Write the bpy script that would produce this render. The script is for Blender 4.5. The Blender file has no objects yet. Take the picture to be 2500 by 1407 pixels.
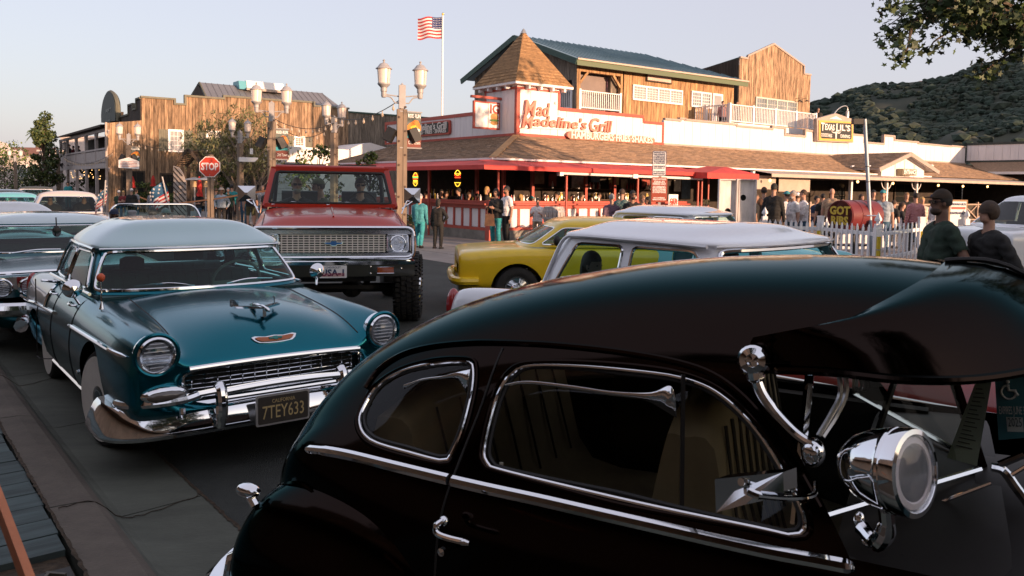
import bpy, bmesh, math, random
import numpy as np
from mathutils import Vector, Matrix
from mathutils.bvhtree import BVHTree
R = math.radians
rnd = random.Random(7)
S = bpy.context.scene
COL = S.collection
# ---------------------------------------------------------------- camera
FPX = 1950.0; PITCH = R(3.5); ROLL = math.atan(.0148); CAMH = 1.75
cf = np.array([0, math.cos(PITCH), -math.sin(PITCH)]); cu0 = np.array([0, math.sin(PITCH), math.cos(PITCH)]); cr0 = np.array([1., 0, 0])
CR = math.cos(ROLL)*cr0 + math.sin(ROLL)*cu0; CU = -math.sin(ROLL)*cr0 + math.cos(ROLL)*cu0
SHY = 458 - 703.5 + FPX*math.tan(PITCH)
CP = np.array([0, 0, CAMH])
cam = bpy.data.cameras.new('camera'); camo = bpy.data.objects.new('camera', cam); COL.objects.link(camo)
cam.sensor_width = 36; cam.lens = 36*FPX/2500; cam.shift_y = SHY/2500; cam.clip_start = .05; cam.clip_end = 6000
camo.matrix_world = Matrix(((CR[0], CU[0], -cf[0], 0), (CR[1], CU[1], -cf[1], 0), (CR[2], CU[2], -cf[2], CAMH), (0, 0, 0, 1)))
cam.dof.use_dof = True; cam.dof.focus_distance = 5.5; cam.dof.aperture_fstop = 11
S.camera = camo
# ---------------------------------------------------------------- sky and sun
SUN_AZ = R(48); SUN_EL = R(6.5)
sdir = Vector((math.sin(SUN_AZ)*math.cos(SUN_EL), -math.cos(SUN_AZ)*math.cos(SUN_EL), math.sin(SUN_EL)))
W = bpy.data.worlds.new('World'); S.world = W; W.use_nodes = True
nt = W.node_tree; nt.nodes.clear()
sk = nt.nodes.new('ShaderNodeTexSky'); sk.sky_type = 'NISHITA'; sk.sun_disc = False
sk.sun_elevation = SUN_EL; sk.sun_rotation = math.atan2(sdir.x, sdir.y); sk.altitude = 300; sk.air_density = 1.0; sk.dust_density = 3.0; sk.ozone_density = 1.6
bg = nt.nodes.new('ShaderNodeBackground'); bg.inputs['Strength'].default_value = .15
wo = nt.nodes.new('ShaderNodeOutputWorld')
mxs = nt.nodes.new('ShaderNodeMix'); mxs.data_type = 'RGBA'; mxs.blend_type = 'MIX'; mxs.inputs[0].default_value = SKYMIX = .66
mxs.inputs[7].default_value = (2.75, 2.53, 2.86, 1)
nt.links.new(sk.outputs[0], mxs.inputs[6]); nt.links.new(mxs.outputs[2], bg.inputs[0]); nt.links.new(bg.outputs[0], wo.inputs[0])
sl = bpy.data.lights.new('sun', 'SUN'); sl.energy = 4.2; sl.angle = R(.55); sl.color = (1, .63, .40)
so = bpy.data.objects.new('sun', sl); COL.objects.link(so); so.rotation_euler = sdir.to_track_quat('Z', 'Y').to_euler(); so.location = (60, -60, 40)
S.view_settings.view_transform = 'Standard'; S.view_settings.look = 'None'; S.view_settings.gamma = 1; S.view_settings.exposure = 1.02
S.view_settings.use_curve_mapping = False
S.cycles.max_bounces = 10; S.cycles.transparent_max_bounces = 16; S.cycles.caustics_reflective = False; S.cycles.caustics_refractive = False
S.cycles.use_denoising = True
# ---------------------------------------------------------------- photo geometry helpers (pixel of the photo -> point of the place)
def ray(px, py): return cf + CR*(px-1250)/FPX + CU*(703.5+SHY-py)/FPX
def G(px, py, z=0.0): d = ray(px, py); return CP + d*(z-CAMH)/d[2]
def atY(px, py, Y): d = ray(px, py); return CP + d*Y/d[1]
class Fr:
 def __init__(s, ox, oy, deg, oz=0.0):
  s.o = np.array([ox, oy]); s.oz = oz; s.deg = deg; a = R(deg); s.x = np.array([math.cos(a), math.sin(a)]); s.y = np.array([-math.sin(a), math.cos(a)])
 def w(s, x, y, z=0): q = s.o+s.x*x+s.y*y; return (q[0], q[1], z+s.oz)
 def l(s, P): d = np.asarray(P)[:2]-s.o; return (float(d@s.x), float(d@s.y), float(P[2])-s.oz)
 def _d(s, px, py): d = ray(px, py); return np.array([d[:2]@s.x, d[:2]@s.y, d[2]])
 def onx(s, px, py, x): d = s._d(px, py); c = s.l(CP); t = (x-c[0])/d[0]; return tuple(float(v) for v in np.array(c)+t*d)
 def ony(s, px, py, y): d = s._d(px, py); c = s.l(CP); t = (y-c[1])/d[1]; return tuple(float(v) for v in np.array(c)+t*d)
 def onz(s, px, py, z): d = s._d(px, py); c = s.l(CP); t = (z-c[2])/d[2]; return tuple(float(v) for v in np.array(c)+t*d)
 def cast(s, px, py, bvh):
  h = bvh.ray_cast(Vector(s.l(CP)), Vector(s._d(px, py)).normalized()); return h[0]
# ---------------------------------------------------------------- materials
MATS = {}
def M(name, col, rough=.6, metal=0.0, var=.0, scale=6.0, bump=0.0, coat=0.0, spec=.5, emit=0.0, stretch=None, col2=None, perobj=0.0, detail=4.0, trans=0.0, bscale=None, nr=.6):
 if name in MATS: return MATS[name]
 m = bpy.data.materials.new(name); m.use_nodes = True; t = m.node_tree; b = t.nodes['Principled BSDF']
 b.inputs['Roughness'].default_value = rough; b.inputs['Metallic'].default_value = metal; b.inputs['Specular IOR Level'].default_value = spec
 b.inputs['Coat Weight'].default_value = coat; b.inputs['Coat Roughness'].default_value = .03
 c4 = (*col, 1); b.inputs['Base Color'].default_value = c4
 if trans: b.inputs['Transmission Weight'].default_value = trans
 if emit: b.inputs['Emission Color'].default_value = c4; b.inputs['Emission Strength'].default_value = emit
 if var or bump or col2 or perobj:
  tc = t.nodes.new('ShaderNodeTexCoord'); mp = t.nodes.new('ShaderNodeMapping'); no = t.nodes.new('ShaderNodeTexNoise')
  if stretch: mp.inputs['Scale'].default_value = stretch
  no.inputs['Scale'].default_value = scale; no.inputs['Detail'].default_value = detail; no.inputs['Roughness'].default_value = nr
  t.links.new(tc.outputs['Object'], mp.inputs[0])
  if perobj:
   oi = t.nodes.new('ShaderNodeObjectInfo'); vm = t.nodes.new('ShaderNodeVectorMath'); vm.operation = 'MULTIPLY_ADD'
   t.links.new(oi.outputs['Random'], vm.inputs[0]); vm.inputs[1].default_value = (37, 11, 53); t.links.new(mp.outputs[0], vm.inputs[2]); t.links.new(vm.outputs[0], no.inputs[0])
  else: t.links.new(mp.outputs[0], no.inputs[0])
  mx = t.nodes.new('ShaderNodeMix'); mx.data_type = 'RGBA'
  mx.inputs[6].default_value = tuple(max(0, c*(1-var)) for c in col)+(1,)
  mx.inputs[7].default_value = ((*col2, 1) if col2 else tuple(c*(1+var) for c in col)+(1,))
  rp = t.nodes.new('ShaderNodeMapRange'); rp.inputs[1].default_value = .32; rp.inputs[2].default_value = .68
  t.links.new(no.outputs[0], rp.inputs[0]); t.links.new(rp.outputs[0], mx.inputs[0]); last = mx.outputs[2]
  if perobj:
   hs = t.nodes.new('ShaderNodeHueSaturation'); mr = t.nodes.new('ShaderNodeMapRange'); mr.inputs[3].default_value = 1-perobj; mr.inputs[4].default_value = 1+perobj
   t.links.new(oi.outputs['Random'], mr.inputs[0]); t.links.new(mr.outputs[0], hs.inputs['Value']); t.links.new(last, hs.inputs['Color']); last = hs.outputs[0]
  t.links.new(last, b.inputs['Base Color'])
  if emit: t.links.new(last, b.inputs['Emission Color'])
  if bump:
   n2 = no
   if bscale: n2 = t.nodes.new('ShaderNodeTexNoise'); n2.inputs['Scale'].default_value = bscale; n2.inputs['Detail'].default_value = 3; t.links.new(mp.outputs[0], n2.inputs[0])
   bp = t.nodes.new('ShaderNodeBump'); bp.inputs['Strength'].default_value = bump; bp.inputs['Distance'].default_value = .02
   t.links.new(n2.outputs[0], bp.inputs['Height']); t.links.new(bp.outputs[0], b.inputs['Normal'])
 MATS[name] = m; return m
def glass(name, tint=(.75, .85, .85), rough=.0, ior=1.45, gain=1.0):
 if name in MATS: return MATS[name]
 m = bpy.data.materials.new(name); m.use_nodes = True; t = m.node_tree; t.nodes.clear()
 o = t.nodes.new('ShaderNodeOutputMaterial'); mx = t.nodes.new('ShaderNodeMixShader'); tr = t.nodes.new('ShaderNodeBsdfTransparent'); gl = t.nodes.new('ShaderNodeBsdfGlossy'); lw = t.nodes.new('ShaderNodeLayerWeight'); pw = t.nodes.new('ShaderNodeMath'); fr = t.nodes.new('ShaderNodeMath')
 tr.inputs[0].default_value = (*tint, 1); gl.inputs['Roughness'].default_value = rough; lw.inputs[0].default_value = .5; pw.operation = 'POWER'; pw.inputs[1].default_value = 5; t.links.new(lw.outputs['Facing'], pw.inputs[0])
 f0 = ((ior-1)/(ior+1))**2*1.6; fr.operation = 'MULTIPLY_ADD'; fr.inputs[1].default_value = 1-f0; fr.inputs[2].default_value = f0; t.links.new(pw.outputs[0], fr.inputs[0])
 last = fr.outputs[0]
 if gain != 1:
  mu = t.nodes.new('ShaderNodeMath'); mu.operation = 'MULTIPLY'; mu.use_clamp = True; mu.inputs[1].default_value = gain; t.links.new(last, mu.inputs[0]); last = mu.outputs[0]
 t.links.new(last, mx.inputs[0]); t.links.new(tr.outputs[0], mx.inputs[1]); t.links.new(gl.outputs[0], mx.inputs[2]); t.links.new(mx.outputs[0], o.inputs[0])
 MATS[name] = m; return m
def paint(name, col, rough=.3, metal=.0, flake=.0):
 return M(name, col, rough=rough, metal=metal, coat=1.0, var=.04, scale=1.5)
CHROME = M('chrome', (.86, .88, .9), rough=.06, metal=1.0, var=.03, scale=9)
DARK = M('dark_rubber', (.012, .012, .012), rough=.6, var=.2, scale=12)
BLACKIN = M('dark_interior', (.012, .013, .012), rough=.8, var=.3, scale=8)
TYRE = M('tyre_rubber', (.016, .016, .016), rough=.75, var=.3, scale=20, bump=.2)
WHITE = M('white_paint', (.78, .76, .75), rough=.5, var=.05, scale=3, bump=.05)
# ---------------------------------------------------------------- mesh helpers
def link(name, me, parent=None, mat=None):
 o = bpy.data.objects.new(name, me); COL.objects.link(o)
 if parent is not None: o.parent = parent
 if mat is not None and not me.materials: me.materials.append(mat)
 return o
def mesh(name, V, Fc, mats=None, parent=None, smooth=False, mi=None, sharp=None):
 me = bpy.data.meshes.new(name); me.from_pydata([tuple(map(float, v)) for v in V], [], [tuple(int(i) for i in f) for f in Fc])
 if mats is not None:
  for m in (mats if isinstance(mats, (list, tuple)) else [mats]): me.materials.append(m)
 if mi is not None: me.polygons.foreach_set('material_index', np.asarray(mi, dtype=np.int32))
 if smooth: me.polygons.foreach_set('use_smooth', np.ones(len(me.polygons), dtype=bool))
 if sharp: me.set_sharp_from_angle(angle=R(sharp))
 me.update(); return link(name, me, parent)
class MB:
 def __init__(s): s.V = []; s.F = []; s.mi = []; s.T = Matrix.Identity(4); s.m = 0
 def add(s, V, F):
  k = len(s.V); s.V += [tuple(s.T @ Vector(v)) for v in V]; s.F += [tuple(i+k for i in f) for f in F]; s.mi += [s.m]*len(F); return s
 def box(s, x0, x1, y0, y1, z0, z1):
  return s.add([(x0, y0, z0), (x1, y0, z0), (x1, y1, z0), (x0, y1, z0), (x0, y0, z1), (x1, y0, z1), (x1, y1, z1), (x0, y1, z1)], [(0, 3, 2, 1), (4, 5, 6, 7), (0, 1, 5, 4), (1, 2, 6, 5), (2, 3, 7, 6), (3, 0, 4, 7)])
 def bar(s, a, b, w, h=None, up=(0, 0, 1)):
  a = Vector(a); b = Vector(b); d = (b-a); h = h or w
  if d.length < 1e-6: return s
  d.normalize(); u = Vector(up); sx = d.cross(u)
  if sx.length < 1e-4: sx = d.cross(Vector((1, 0, 0)))
  sx.normalize(); uz = sx.cross(d); V = []
  for p in (a, b):
   for i, j in ((-1, -1), (1, -1), (1, 1), (-1, 1)): V.append(p+sx*(i*w/2)+uz*(j*h/2))
  return s.add(V, [(0, 1, 2, 3), (7, 6, 5, 4), (0, 4, 5, 1), (1, 5, 6, 2), (2, 6, 7, 3), (3, 7, 4, 0)])
 def tube(s, P, r, n=8, caps=True, closed=False):
  P = [Vector(p) for p in P]; N = len(P); rr = r if hasattr(r, '__len__') else [r]*N; V = []; F = []; pu = None
  for i, p in enumerate(P):
   if closed: d = P[(i+1) % N]-P[i-1]
   else: d = P[min(i+1, N-1)]-P[max(i-1, 0)]
   if d.length < 1e-9: d = Vector((0, 0, 1))
   d.normalize()
   if pu is None: pu = Vector((0, 0, 1)) if abs(d.z) < .9 else Vector((1, 0, 0))
   sx = d.cross(pu); sx.normalize(); pu = sx.cross(d)
   for k in range(n): a = 2*math.pi*k/n; V.append(p+sx*(math.cos(a)*rr[i])+pu*(math.sin(a)*rr[i]))
  for i in range(N if closed else N-1):
   j = (i+1) % N
   for k in range(n): F.append((i*n+k, i*n+(k+1) % n, j*n+(k+1) % n, j*n+k))
  if caps and not closed: F.append(tuple(range(n-1, -1, -1))); F.append(tuple((N-1)*n+k for k in range(n)))
  return s.add(V, F)
 def lathe(s, prof, n=16, axis=None, o=(0, 0, 0)):
  q = Vector((0, 0, 1)).rotation_difference(Vector(axis)) if axis is not None else None; V = []; F = []
  for r, h in prof:
   for k in range(n):
    a = 2*math.pi*k/n; p = Vector((r*math.cos(a), r*math.sin(a), h)); p = q @ p if q else p; V.append(p+Vector(o))
  for i in range(len(prof)-1):
   for k in range(n): F.append((i*n+k, i*n+(k+1) % n, (i+1)*n+(k+1) % n, (i+1)*n+k))
  if prof[0][0] > 1e-4: F.append(tuple(range(n-1, -1, -1)))
  if prof[-1][0] > 1e-4: F.append(tuple((len(prof)-1)*n+k for k in range(n)))
  return s.add(V, F)
 def ell(s, c, rx, ry, rz, n=10, m=7, rot=None):
  V = []; F = []
  for i in range(m+1):
   t = math.pi*i/m
   for k in range(n):
    a = 2*math.pi*k/n; v = Vector((rx*math.sin(t)*math.cos(a), ry*math.sin(t)*math.sin(a), rz*math.cos(t))); v = rot @ v if rot else v; V.append(v+Vector(c))
  for i in range(m):
   for k in range(n): F.append((i*n+k, (i+1)*n+k, (i+1)*n+(k+1) % n, i*n+(k+1) % n))
  return s.add(V, F)
 def prism(s, poly, a, b, ax=1):
  n = len(poly); V = []
  for h in (a, b):
   for p in poly: V.append((h, p[0], p[1]) if ax == 0 else ((p[0], h, p[1]) if ax == 1 else (p[0], p[1], h)))
  return s.add(V, [tuple(range(n)), tuple(range(2*n-1, n-1, -1))]+[(i, i+n, (i+1) % n+n, (i+1) % n) for i in range(n)])
 def quad(s, a, b, c, d): return s.add([a, b, c, d], [(0, 1, 2, 3)])
 def build(s, name, mats, parent=None, smooth=False, sharp=35):
  o = mesh(name, s.V, s.F, mats, parent, smooth=smooth, mi=s.mi if isinstance(mats, (list, tuple)) else None, sharp=sharp if smooth else None); fixn(o.data); return o
def fixn(me):
 bm = bmesh.new(); bm.from_mesh(me); bmesh.ops.recalc_face_normals(bm, faces=bm.faces); bm.to_mesh(me); bm.free()
def tag(o, label=None, cat=None, group=None, kind=None):
 if label: o['label'] = label
 if cat: o['category'] = cat
 if group: o['group'] = group
 if kind: o['kind'] = kind
 return o
def thing(name, label, cat, loc=(0, 0, 0), rz=0.0, group=None):
 o = bpy.data.objects.new(name, None); COL.objects.link(o); o.location = loc; o.rotation_euler = (0, 0, R(rz)); o.empty_display_size = .2
 return tag(o, label, cat, group)
def frthing(name, label, cat, fr, group=None): return thing(name, label, cat, (fr.o[0], fr.o[1], fr.oz), fr.deg, group)
def kids(o): return [c for c in bpy.data.objects if c.parent == o]
def copy_tree(o, parent=None, label=None):
 c = o.copy(); COL.objects.link(c)
 if parent is not None: c.parent = parent
 if label: c['label'] = label
 for ch in list(o.children): copy_tree(ch, c)
 return c
def inst(name, me, parent, loc=(0, 0, 0), rot=None, scale=None):
 o = bpy.data.objects.new(name, me); COL.objects.link(o)
 if parent is not None: o.parent = parent
 o.location = loc
 if rot is not None: o.rotation_euler = rot
 if scale is not None: o.scale = scale
 return o
def text(name, body, mat, parent, size, loc, rot=(R(90), 0, 0), ext=.004, off=0.0, xs=1.0, align='CENTER', shear=0, spacing=1.0):
 cu = bpy.data.curves.new(name, 'FONT'); cu.body = body; cu.size = size; cu.extrude = ext; cu.offset = off; cu.align_x = align; cu.align_y = 'CENTER'; cu.shear = shear; cu.space_character = spacing; cu.resolution_u = 2
 t = bpy.data.objects.new(name+'_c', cu); COL.objects.link(t); bpy.context.view_layer.update()
 me = bpy.data.meshes.new_from_object(t.evaluated_get(bpy.context.evaluated_depsgraph_get())); bpy.data.objects.remove(t); bpy.data.curves.remove(cu)
 me.name = name; me.materials.clear(); me.materials.append(mat); o = link(name, me, parent); o.location = loc; o.rotation_euler = rot; o.scale = (xs, 1, 1); return o
def subd(V, F, lv=3, creases=None):
 me = bpy.data.meshes.new('t'); me.from_pydata([tuple(map(float, v)) for v in V], [], [tuple(f) for f in F])
 if creases:
  at = me.attributes.new('crease_edge', 'FLOAT', 'EDGE'); E = {tuple(sorted(e.vertices)): e.index for e in me.edges}
  for (a, b), c in creases.items():
   k = E.get(tuple(sorted((a, b))))
   if k is not None: at.data[k].value = c
 o = bpy.data.objects.new('t', me); COL.objects.link(o); md = o.modifiers.new('s', 'SUBSURF'); md.levels = lv; md.boundary_smooth = 'ALL'
 bpy.context.view_layer.update()
 m2 = bpy.data.meshes.new_from_object(o.evaluated_get(bpy.context.evaluated_depsgraph_get()))
 n = len(m2.vertices); A = np.empty(n*3); m2.vertices.foreach_get('co', A); Fo = [tuple(p.vertices) for p in m2.polygons]
 bpy.data.objects.remove(o); bpy.data.meshes.remove(me); bpy.data.meshes.remove(m2); return A.reshape(-1, 3), Fo
def clip(V, F, f):
 V = np.asarray(V); d = f(V); d = np.where(np.abs(d) < 1e-7, 1e-7, d); sg = d > 0; NV = [tuple(v) for v in V]; cut = {}; A = []; B = []
 for fc in F:
  s = [sg[i] for i in fc]
  if all(s): A.append(fc); continue
  if not any(s): B.append(fc); continue
  pa = []; pb = []; n = len(fc)
  for k in range(n):
   i = fc[k]; j = fc[(k+1) % n]
   (pa if sg[i] else pb).append(i)
   if sg[i] != sg[j]:
    e = (i, j) if i < j else (j, i)
    if e not in cut:
     t = d[e[0]]/(d[e[0]]-d[e[1]]); cut[e] = len(NV); NV.append(tuple(V[e[0]]+(V[e[1]]-V[e[0]])*t))
    pa.append(cut[e]); pb.append(cut[e])
  if len(pa) > 2: A.append(tuple(pa))
  if len(pb) > 2: B.append(tuple(pb))
 def pack(Fs):
  u = sorted({i for f_ in Fs for i in f_}); mp = {i: k for k, i in enumerate(u)}
  return np.array([NV[i] for i in u]).reshape(-1, 3), [tuple(mp[i] for i in f_) for f_ in Fs]
 return pack(A), pack(B)
def sdpoly(P):
 P = np.asarray(P, float)
 def f(q):
  q = np.asarray(q, float); a = P; b = np.roll(P, -1, 0); e = b-a; D = np.full(len(q), 1e9); ins = np.zeros(len(q), bool)
  for i in range(len(a)):
   w = q-a[i]; t = np.clip((w@e[i])/(e[i]@e[i]+1e-12), 0, 1); D = np.minimum(D, np.hypot(*(w-np.outer(t, e[i])).T))
   c = (a[i, 1] > q[:, 1]) != (b[i, 1] > q[:, 1]); ins ^= c & (q[:, 0] < (b[i, 0]-a[i, 0])*(q[:, 1]-a[i, 1])/(b[i, 1]-a[i, 1]+1e-12)+a[i, 0])
  return np.where(ins, -D, D)
 return f
def cm(P, n=6, closed=True):
 P = np.asarray(P, float); N = len(P); out = []
 for i in range(N if closed else N-1):
  if closed: p0, p1, p2, p3 = P[i-1], P[i], P[(i+1) % N], P[(i+2) % N]
  else: p1, p2 = P[i], P[i+1]; p0 = P[i-1] if i else 2*p1-p2; p3 = P[i+2] if i+2 < N else 2*p2-p1
  for k in range(n):
   t = k/n; out.append(.5*((2*p1)+(p2-p0)*t+(2*p0-5*p1+4*p2-p3)*t*t+(3*p1-p0-3*p2+p3)*t**3))
 if not closed: out.append(P[-1])
 return np.array(out)
def roundp(P, r, n=4):
 P = [np.array(p, float) for p in P]; out = []; N = len(P)
 for i in range(N):
  p = P[i]; a = P[i-1]-p; b = P[(i+1) % N]-p; la, lb = np.linalg.norm(a), np.linalg.norm(b); q = min(r, la*.45, lb*.45); A = p+a/la*q; B = p+b/lb*q
  for k in range(n+1): t = k/n; out.append((1-t)**2*A+2*t*(1-t)*p+t*t*B)
 return np.array(out)
def sheet(name, X, Y, zf, mat, parent=None, smooth=True):
 V = [(x, y, zf(x, y)) for y in Y for x in X]; n = len(X); F = [(j*n+i, j*n+i+1, (j+1)*n+i+1, (j+1)*n+i) for j in range(len(Y)-1) for i in range(n-1)]
 return mesh(name, V, F, mat, parent, smooth=smooth)
# ================================================================= ground, street, kerb
def ground():
 asph = M('asphalt', (.033, .0375, .033), rough=.85, var=.5, scale=1.6, bump=.5, bscale=110, detail=14, nr=.82)
 conc = M('concrete_apron', (.27, .235, .21), rough=.85, var=.25, scale=.9, bump=.15, bscale=60, detail=12, nr=.75)
 gut = M('gutter_concrete', (.088, .095, .076), rough=.85, var=.35, scale=1.6, bump=.2, bscale=70, stretch=(.5, 1.4, 1), detail=12, nr=.74)
 kerbm = M('kerb_concrete', (.105, .088, .07), rough=.85, var=.34, scale=2.6, bump=.25, bscale=60, detail=12, nr=.74)
 plank = M('boardwalk_plank', (.055, .08, .08), rough=.8, var=.35, scale=6, bump=.5, stretch=(2.5, .35, 1), perobj=.15)
 dirt = M('dirt_seam', (.05, .034, .02), rough=.95, var=.5, scale=30, bump=.5)
 n = 60; xs = np.concatenate([np.linspace(-1500, -70, 8), np.linspace(-60, 70, 14), np.linspace(80, 1500, 8)])
 tag(mesh('asphalt_road', [(x, y, 0) for y in (-200, -20, 10, 40, 80, 300, 1600) for x in xs], [(j*len(xs)+i, j*len(xs)+i+1, (j+1)*len(xs)+i+1, (j+1)*len(xs)+i) for j in range(6) for i in range(len(xs)-1)], asph), kind='structure')
 o = G(100, 1205, .13); global ST; ST = Fr(o[0], o[1], -50.7)
 
 prof = [(0, .13), (.12, .128), (.2, .112), (.25, .07), (.29, .022), (.33, .002), (.42, .004), (.738, .016)]
 prof = [(y, z+.004) for y, z in prof]
 k = 0
 x = .245-1.9*9
 while x < 4:
  a, b = x+.006, x+1.9-.006; V = []; F = []; m = len(prof)
  for xx in (a, b):
   for y, z in prof: V.append(ST.w(xx, y, z))
   V.append(ST.w(xx, .738, -.1)); V.append(ST.w(xx, 0, -.1))
  q = m+2; mi = []
  for i in range(q): F.append((i, (i+1) % q, q+(i+1) % q, q+i)); mi.append(0 if i < 3 else 1)
  F.append(tuple(range(q))); F.append(tuple(range(2*q-1, q-1, -1))); mi += [1, 1]
  ob = mesh('kerb_bay', V, F, [kerbm, gut], mi=mi); fixn(ob.data); tag(ob, kind='structure'); x += 1.9
 mb = MB()
 for j in range(9):
  xj = .245-1.9*9+1.9*j
 rr = random.Random(3); V = []; F = []
 def seam(yf, x0, x1, z, w, step=.05):
  P = []; xx = x0
  while xx < x1: P.append((xx, yf+rr.uniform(-.004, .004), w*rr.uniform(.5, 1.2))); xx += step
  for i in range(len(P)-1):
   a, b = P[i], P[i+1]; kx = len(V)
   V.extend([ST.w(a[0], a[1]-a[2], z), ST.w(b[0], b[1]-b[2], z), ST.w(b[0], b[1]+b[2], z+.003), ST.w(a[0], a[1]+a[2], z+.003)]); F.append((kx, kx+1, kx+2, kx+3))
 seam(.742, -9, 2, .024, .011, .03); seam(-.008, -9, 2.4, .139, .009, .03)
 tag(mesh('dirt_in_joint', V, F, dirt), kind='stuff')
 
 base = mesh('boardwalk_bed', [ST.w(-14, -.03, .1), ST.w(4, -.03, .1), ST.w(4, -5, .1), ST.w(-14, -5, .1)], [(0, 1, 2, 3)], dirt); tag(base, kind='structure')
 pw = .205; x = -7.0
 while x < 2.6:
  if not (.93 < x+pw and x < 1.9):
   V = []; t = rr.uniform(0, .005); y0 = -.018+rr.uniform(-.012, .006)
   mb = MB(); mb.box(x+.005, x+pw-.005, -3.2, y0, .1, .128+t); o2 = mb.build('plank', plank); o2.parent = base; o2.matrix_world = Matrix.Translation((ST.o[0], ST.o[1], 0)) @ Matrix.Rotation(R(ST.deg), 4, 'Z')
  x += pw
 
 t = frthing('tree_grate', 'dark cast iron tree grate set in the boardwalk beside the kerb', 'grate', ST)
 iron = M('cast_iron', (.03, .028, .026), rough=.7, var=.3, scale=15, bump=.2)
 mb = MB(); mb.box(.945, 1.88, -1.1, -.04, .09, .118); mb.build('frame', iron, t)
 mb = MB()
 for i in range(150):
  a, b = rr.uniform(.97, 1.86), rr.uniform(-1.07, -.07); an = rr.uniform(0, 3.14); l = rr.uniform(.02, .05)
  mb.bar((a-math.cos(an)*l, b-math.sin(an)*l, .123), (a+math.cos(an)*l, b+math.sin(an)*l, .123), .014, .012)
 tag(mb.build('grate_pattern', M('iron_worn', (.09, .08, .06), rough=.6, var=.3, scale=20), t), kind='stuff')
 
 def poly(name, px, z, m):
  V = [tuple(G(x, y, z)) for x, y in px]; V = [(v[0], v[1], z) for v in V]
  return tag(mesh(name, V, [tuple(range(len(V)))], m), kind='structure')
 poly('pavement', [(560, 589), (860, 607), (1004, 628), (1110, 645), (1500, 690), (1900, 690), (2500, 640), (3300, 640), (3300, 530), (1900, 508), (1200, 500), (400, 500), (-60, 500), (-60, 520), (470, 548)], .006, conc)
 jm = M('joint_line', (.12, .1, .09), rough=.9)
 mb = MB(); g = Fr(-.72, 26.05, 37)
 for i in range(-2, 7):
  a = g.w(i*1.5-1, -1.2, .0085); b = g.w(i*1.5-1, -6, .0085); mb.bar(a, b, .02, .003)
 tag(mb.build('pavement_joint', jm), kind='stuff')
 mb = MB(); rr2 = random.Random(8)
 for P in ([(.29, .02), (.25, .2), (.30, .42), (.24, .73)], [(-3.2, .02), (-3.1, .3), (-3.3, .72)]):
  pts = [(q[0]+rr2.uniform(-.012, .012), q[1]+rr2.uniform(-.012, .012)) for q in cm(P, 9, False)]; zz = lambda y: np.interp(y, [0, .12, .2, .25, .29, .33, .738, .76], [.138, .136, .12, .078, .03, .011, .024, .006])
  for a, b in zip(pts[:-1], pts[1:]): mb.bar(ST.w(a[0], a[1], zz(a[1])), ST.w(b[0], b[1], zz(b[1])), .004, .003)
 tag(mb.build('pavement_crack', dirt), kind='stuff')
 
 t = M('kerb_step', (.3, .27, .24), rough=.85, var=.2, scale=3, bump=.15)
ground()
# ================================================================= buildings
g = Fr(-.72, 26.05, 37)
WOODL = M('weathered_board', (.24, .145, .08), rough=.85, var=.62, scale=3.2, bump=.5, stretch=(3.5, 3.5, .45), col2=(.38, .25, .15), perobj=.28)
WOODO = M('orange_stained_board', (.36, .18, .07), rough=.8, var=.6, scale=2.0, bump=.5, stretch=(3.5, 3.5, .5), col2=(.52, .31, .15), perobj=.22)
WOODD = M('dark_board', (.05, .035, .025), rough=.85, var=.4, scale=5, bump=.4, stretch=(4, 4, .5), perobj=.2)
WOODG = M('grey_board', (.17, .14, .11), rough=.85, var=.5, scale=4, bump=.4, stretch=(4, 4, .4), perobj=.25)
SAGE = M('sage_trim', (.13, .125, .09), rough=.7, var=.15, scale=5)
GREEN = M('green_fascia', (.03, .075, .06), rough=.6, var=.15, scale=4)
REDP = M('red_paint', (.42, .07, .045), rough=.5, var=.12, scale=4, bump=.08)
WBOARD = M('white_board', (.72, .68, .68), rough=.6, var=.07, scale=2.2, bump=.12, stretch=(3, 3, .4), perobj=.03)
TAUPE = M('taupe_trim', (.36, .29, .25), rough=.65, var=.1, scale=5)
FABR = M('red_canvas', (.52, .05, .04), rough=.75, var=.12, scale=3, bump=.15)
FABT = M('tan_canvas', (.42, .34, .28), rough=.8, var=.1, scale=3, bump=.1)
PANE = M('window_pane', (.18, .2, .21), rough=.08, var=.35, scale=1.2, coat=.6)
PANEL_ = M('curtained_pane', (.27, .27, .28), rough=.55, var=.15, scale=1.5, spec=.3)
def pane_mat(): return PANE
def shingle_mat(name, c, v=.3):
 m = M(name, c, rough=.9, var=.2, scale=8, bump=.4); t = m.node_tree; b = t.nodes['Principled BSDF']
 ge = t.nodes.new('ShaderNodeNewGeometry'); hs = t.nodes.new('ShaderNodeHueSaturation'); mr = t.nodes.new('ShaderNodeMapRange'); mr.inputs[3].default_value = 1-v; mr.inputs[4].default_value = 1+v
 t.links.new(ge.outputs['Random Per Island'], mr.inputs[0]); t.links.new(mr.outputs[0], hs.inputs['Value'])
 l = b.inputs['Base Color'].links[0].from_socket; t.links.new(l, hs.inputs['Color']); t.links.new(hs.outputs[0], b.inputs['Base Color']); return m
SHING = shingle_mat('roof_shingle', (.25, .165, .105)); SHINGT = M('turret_shingle', (.3, .17, .075), rough=.9, var=.25, scale=6, bump=.4, perobj=.25)
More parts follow.
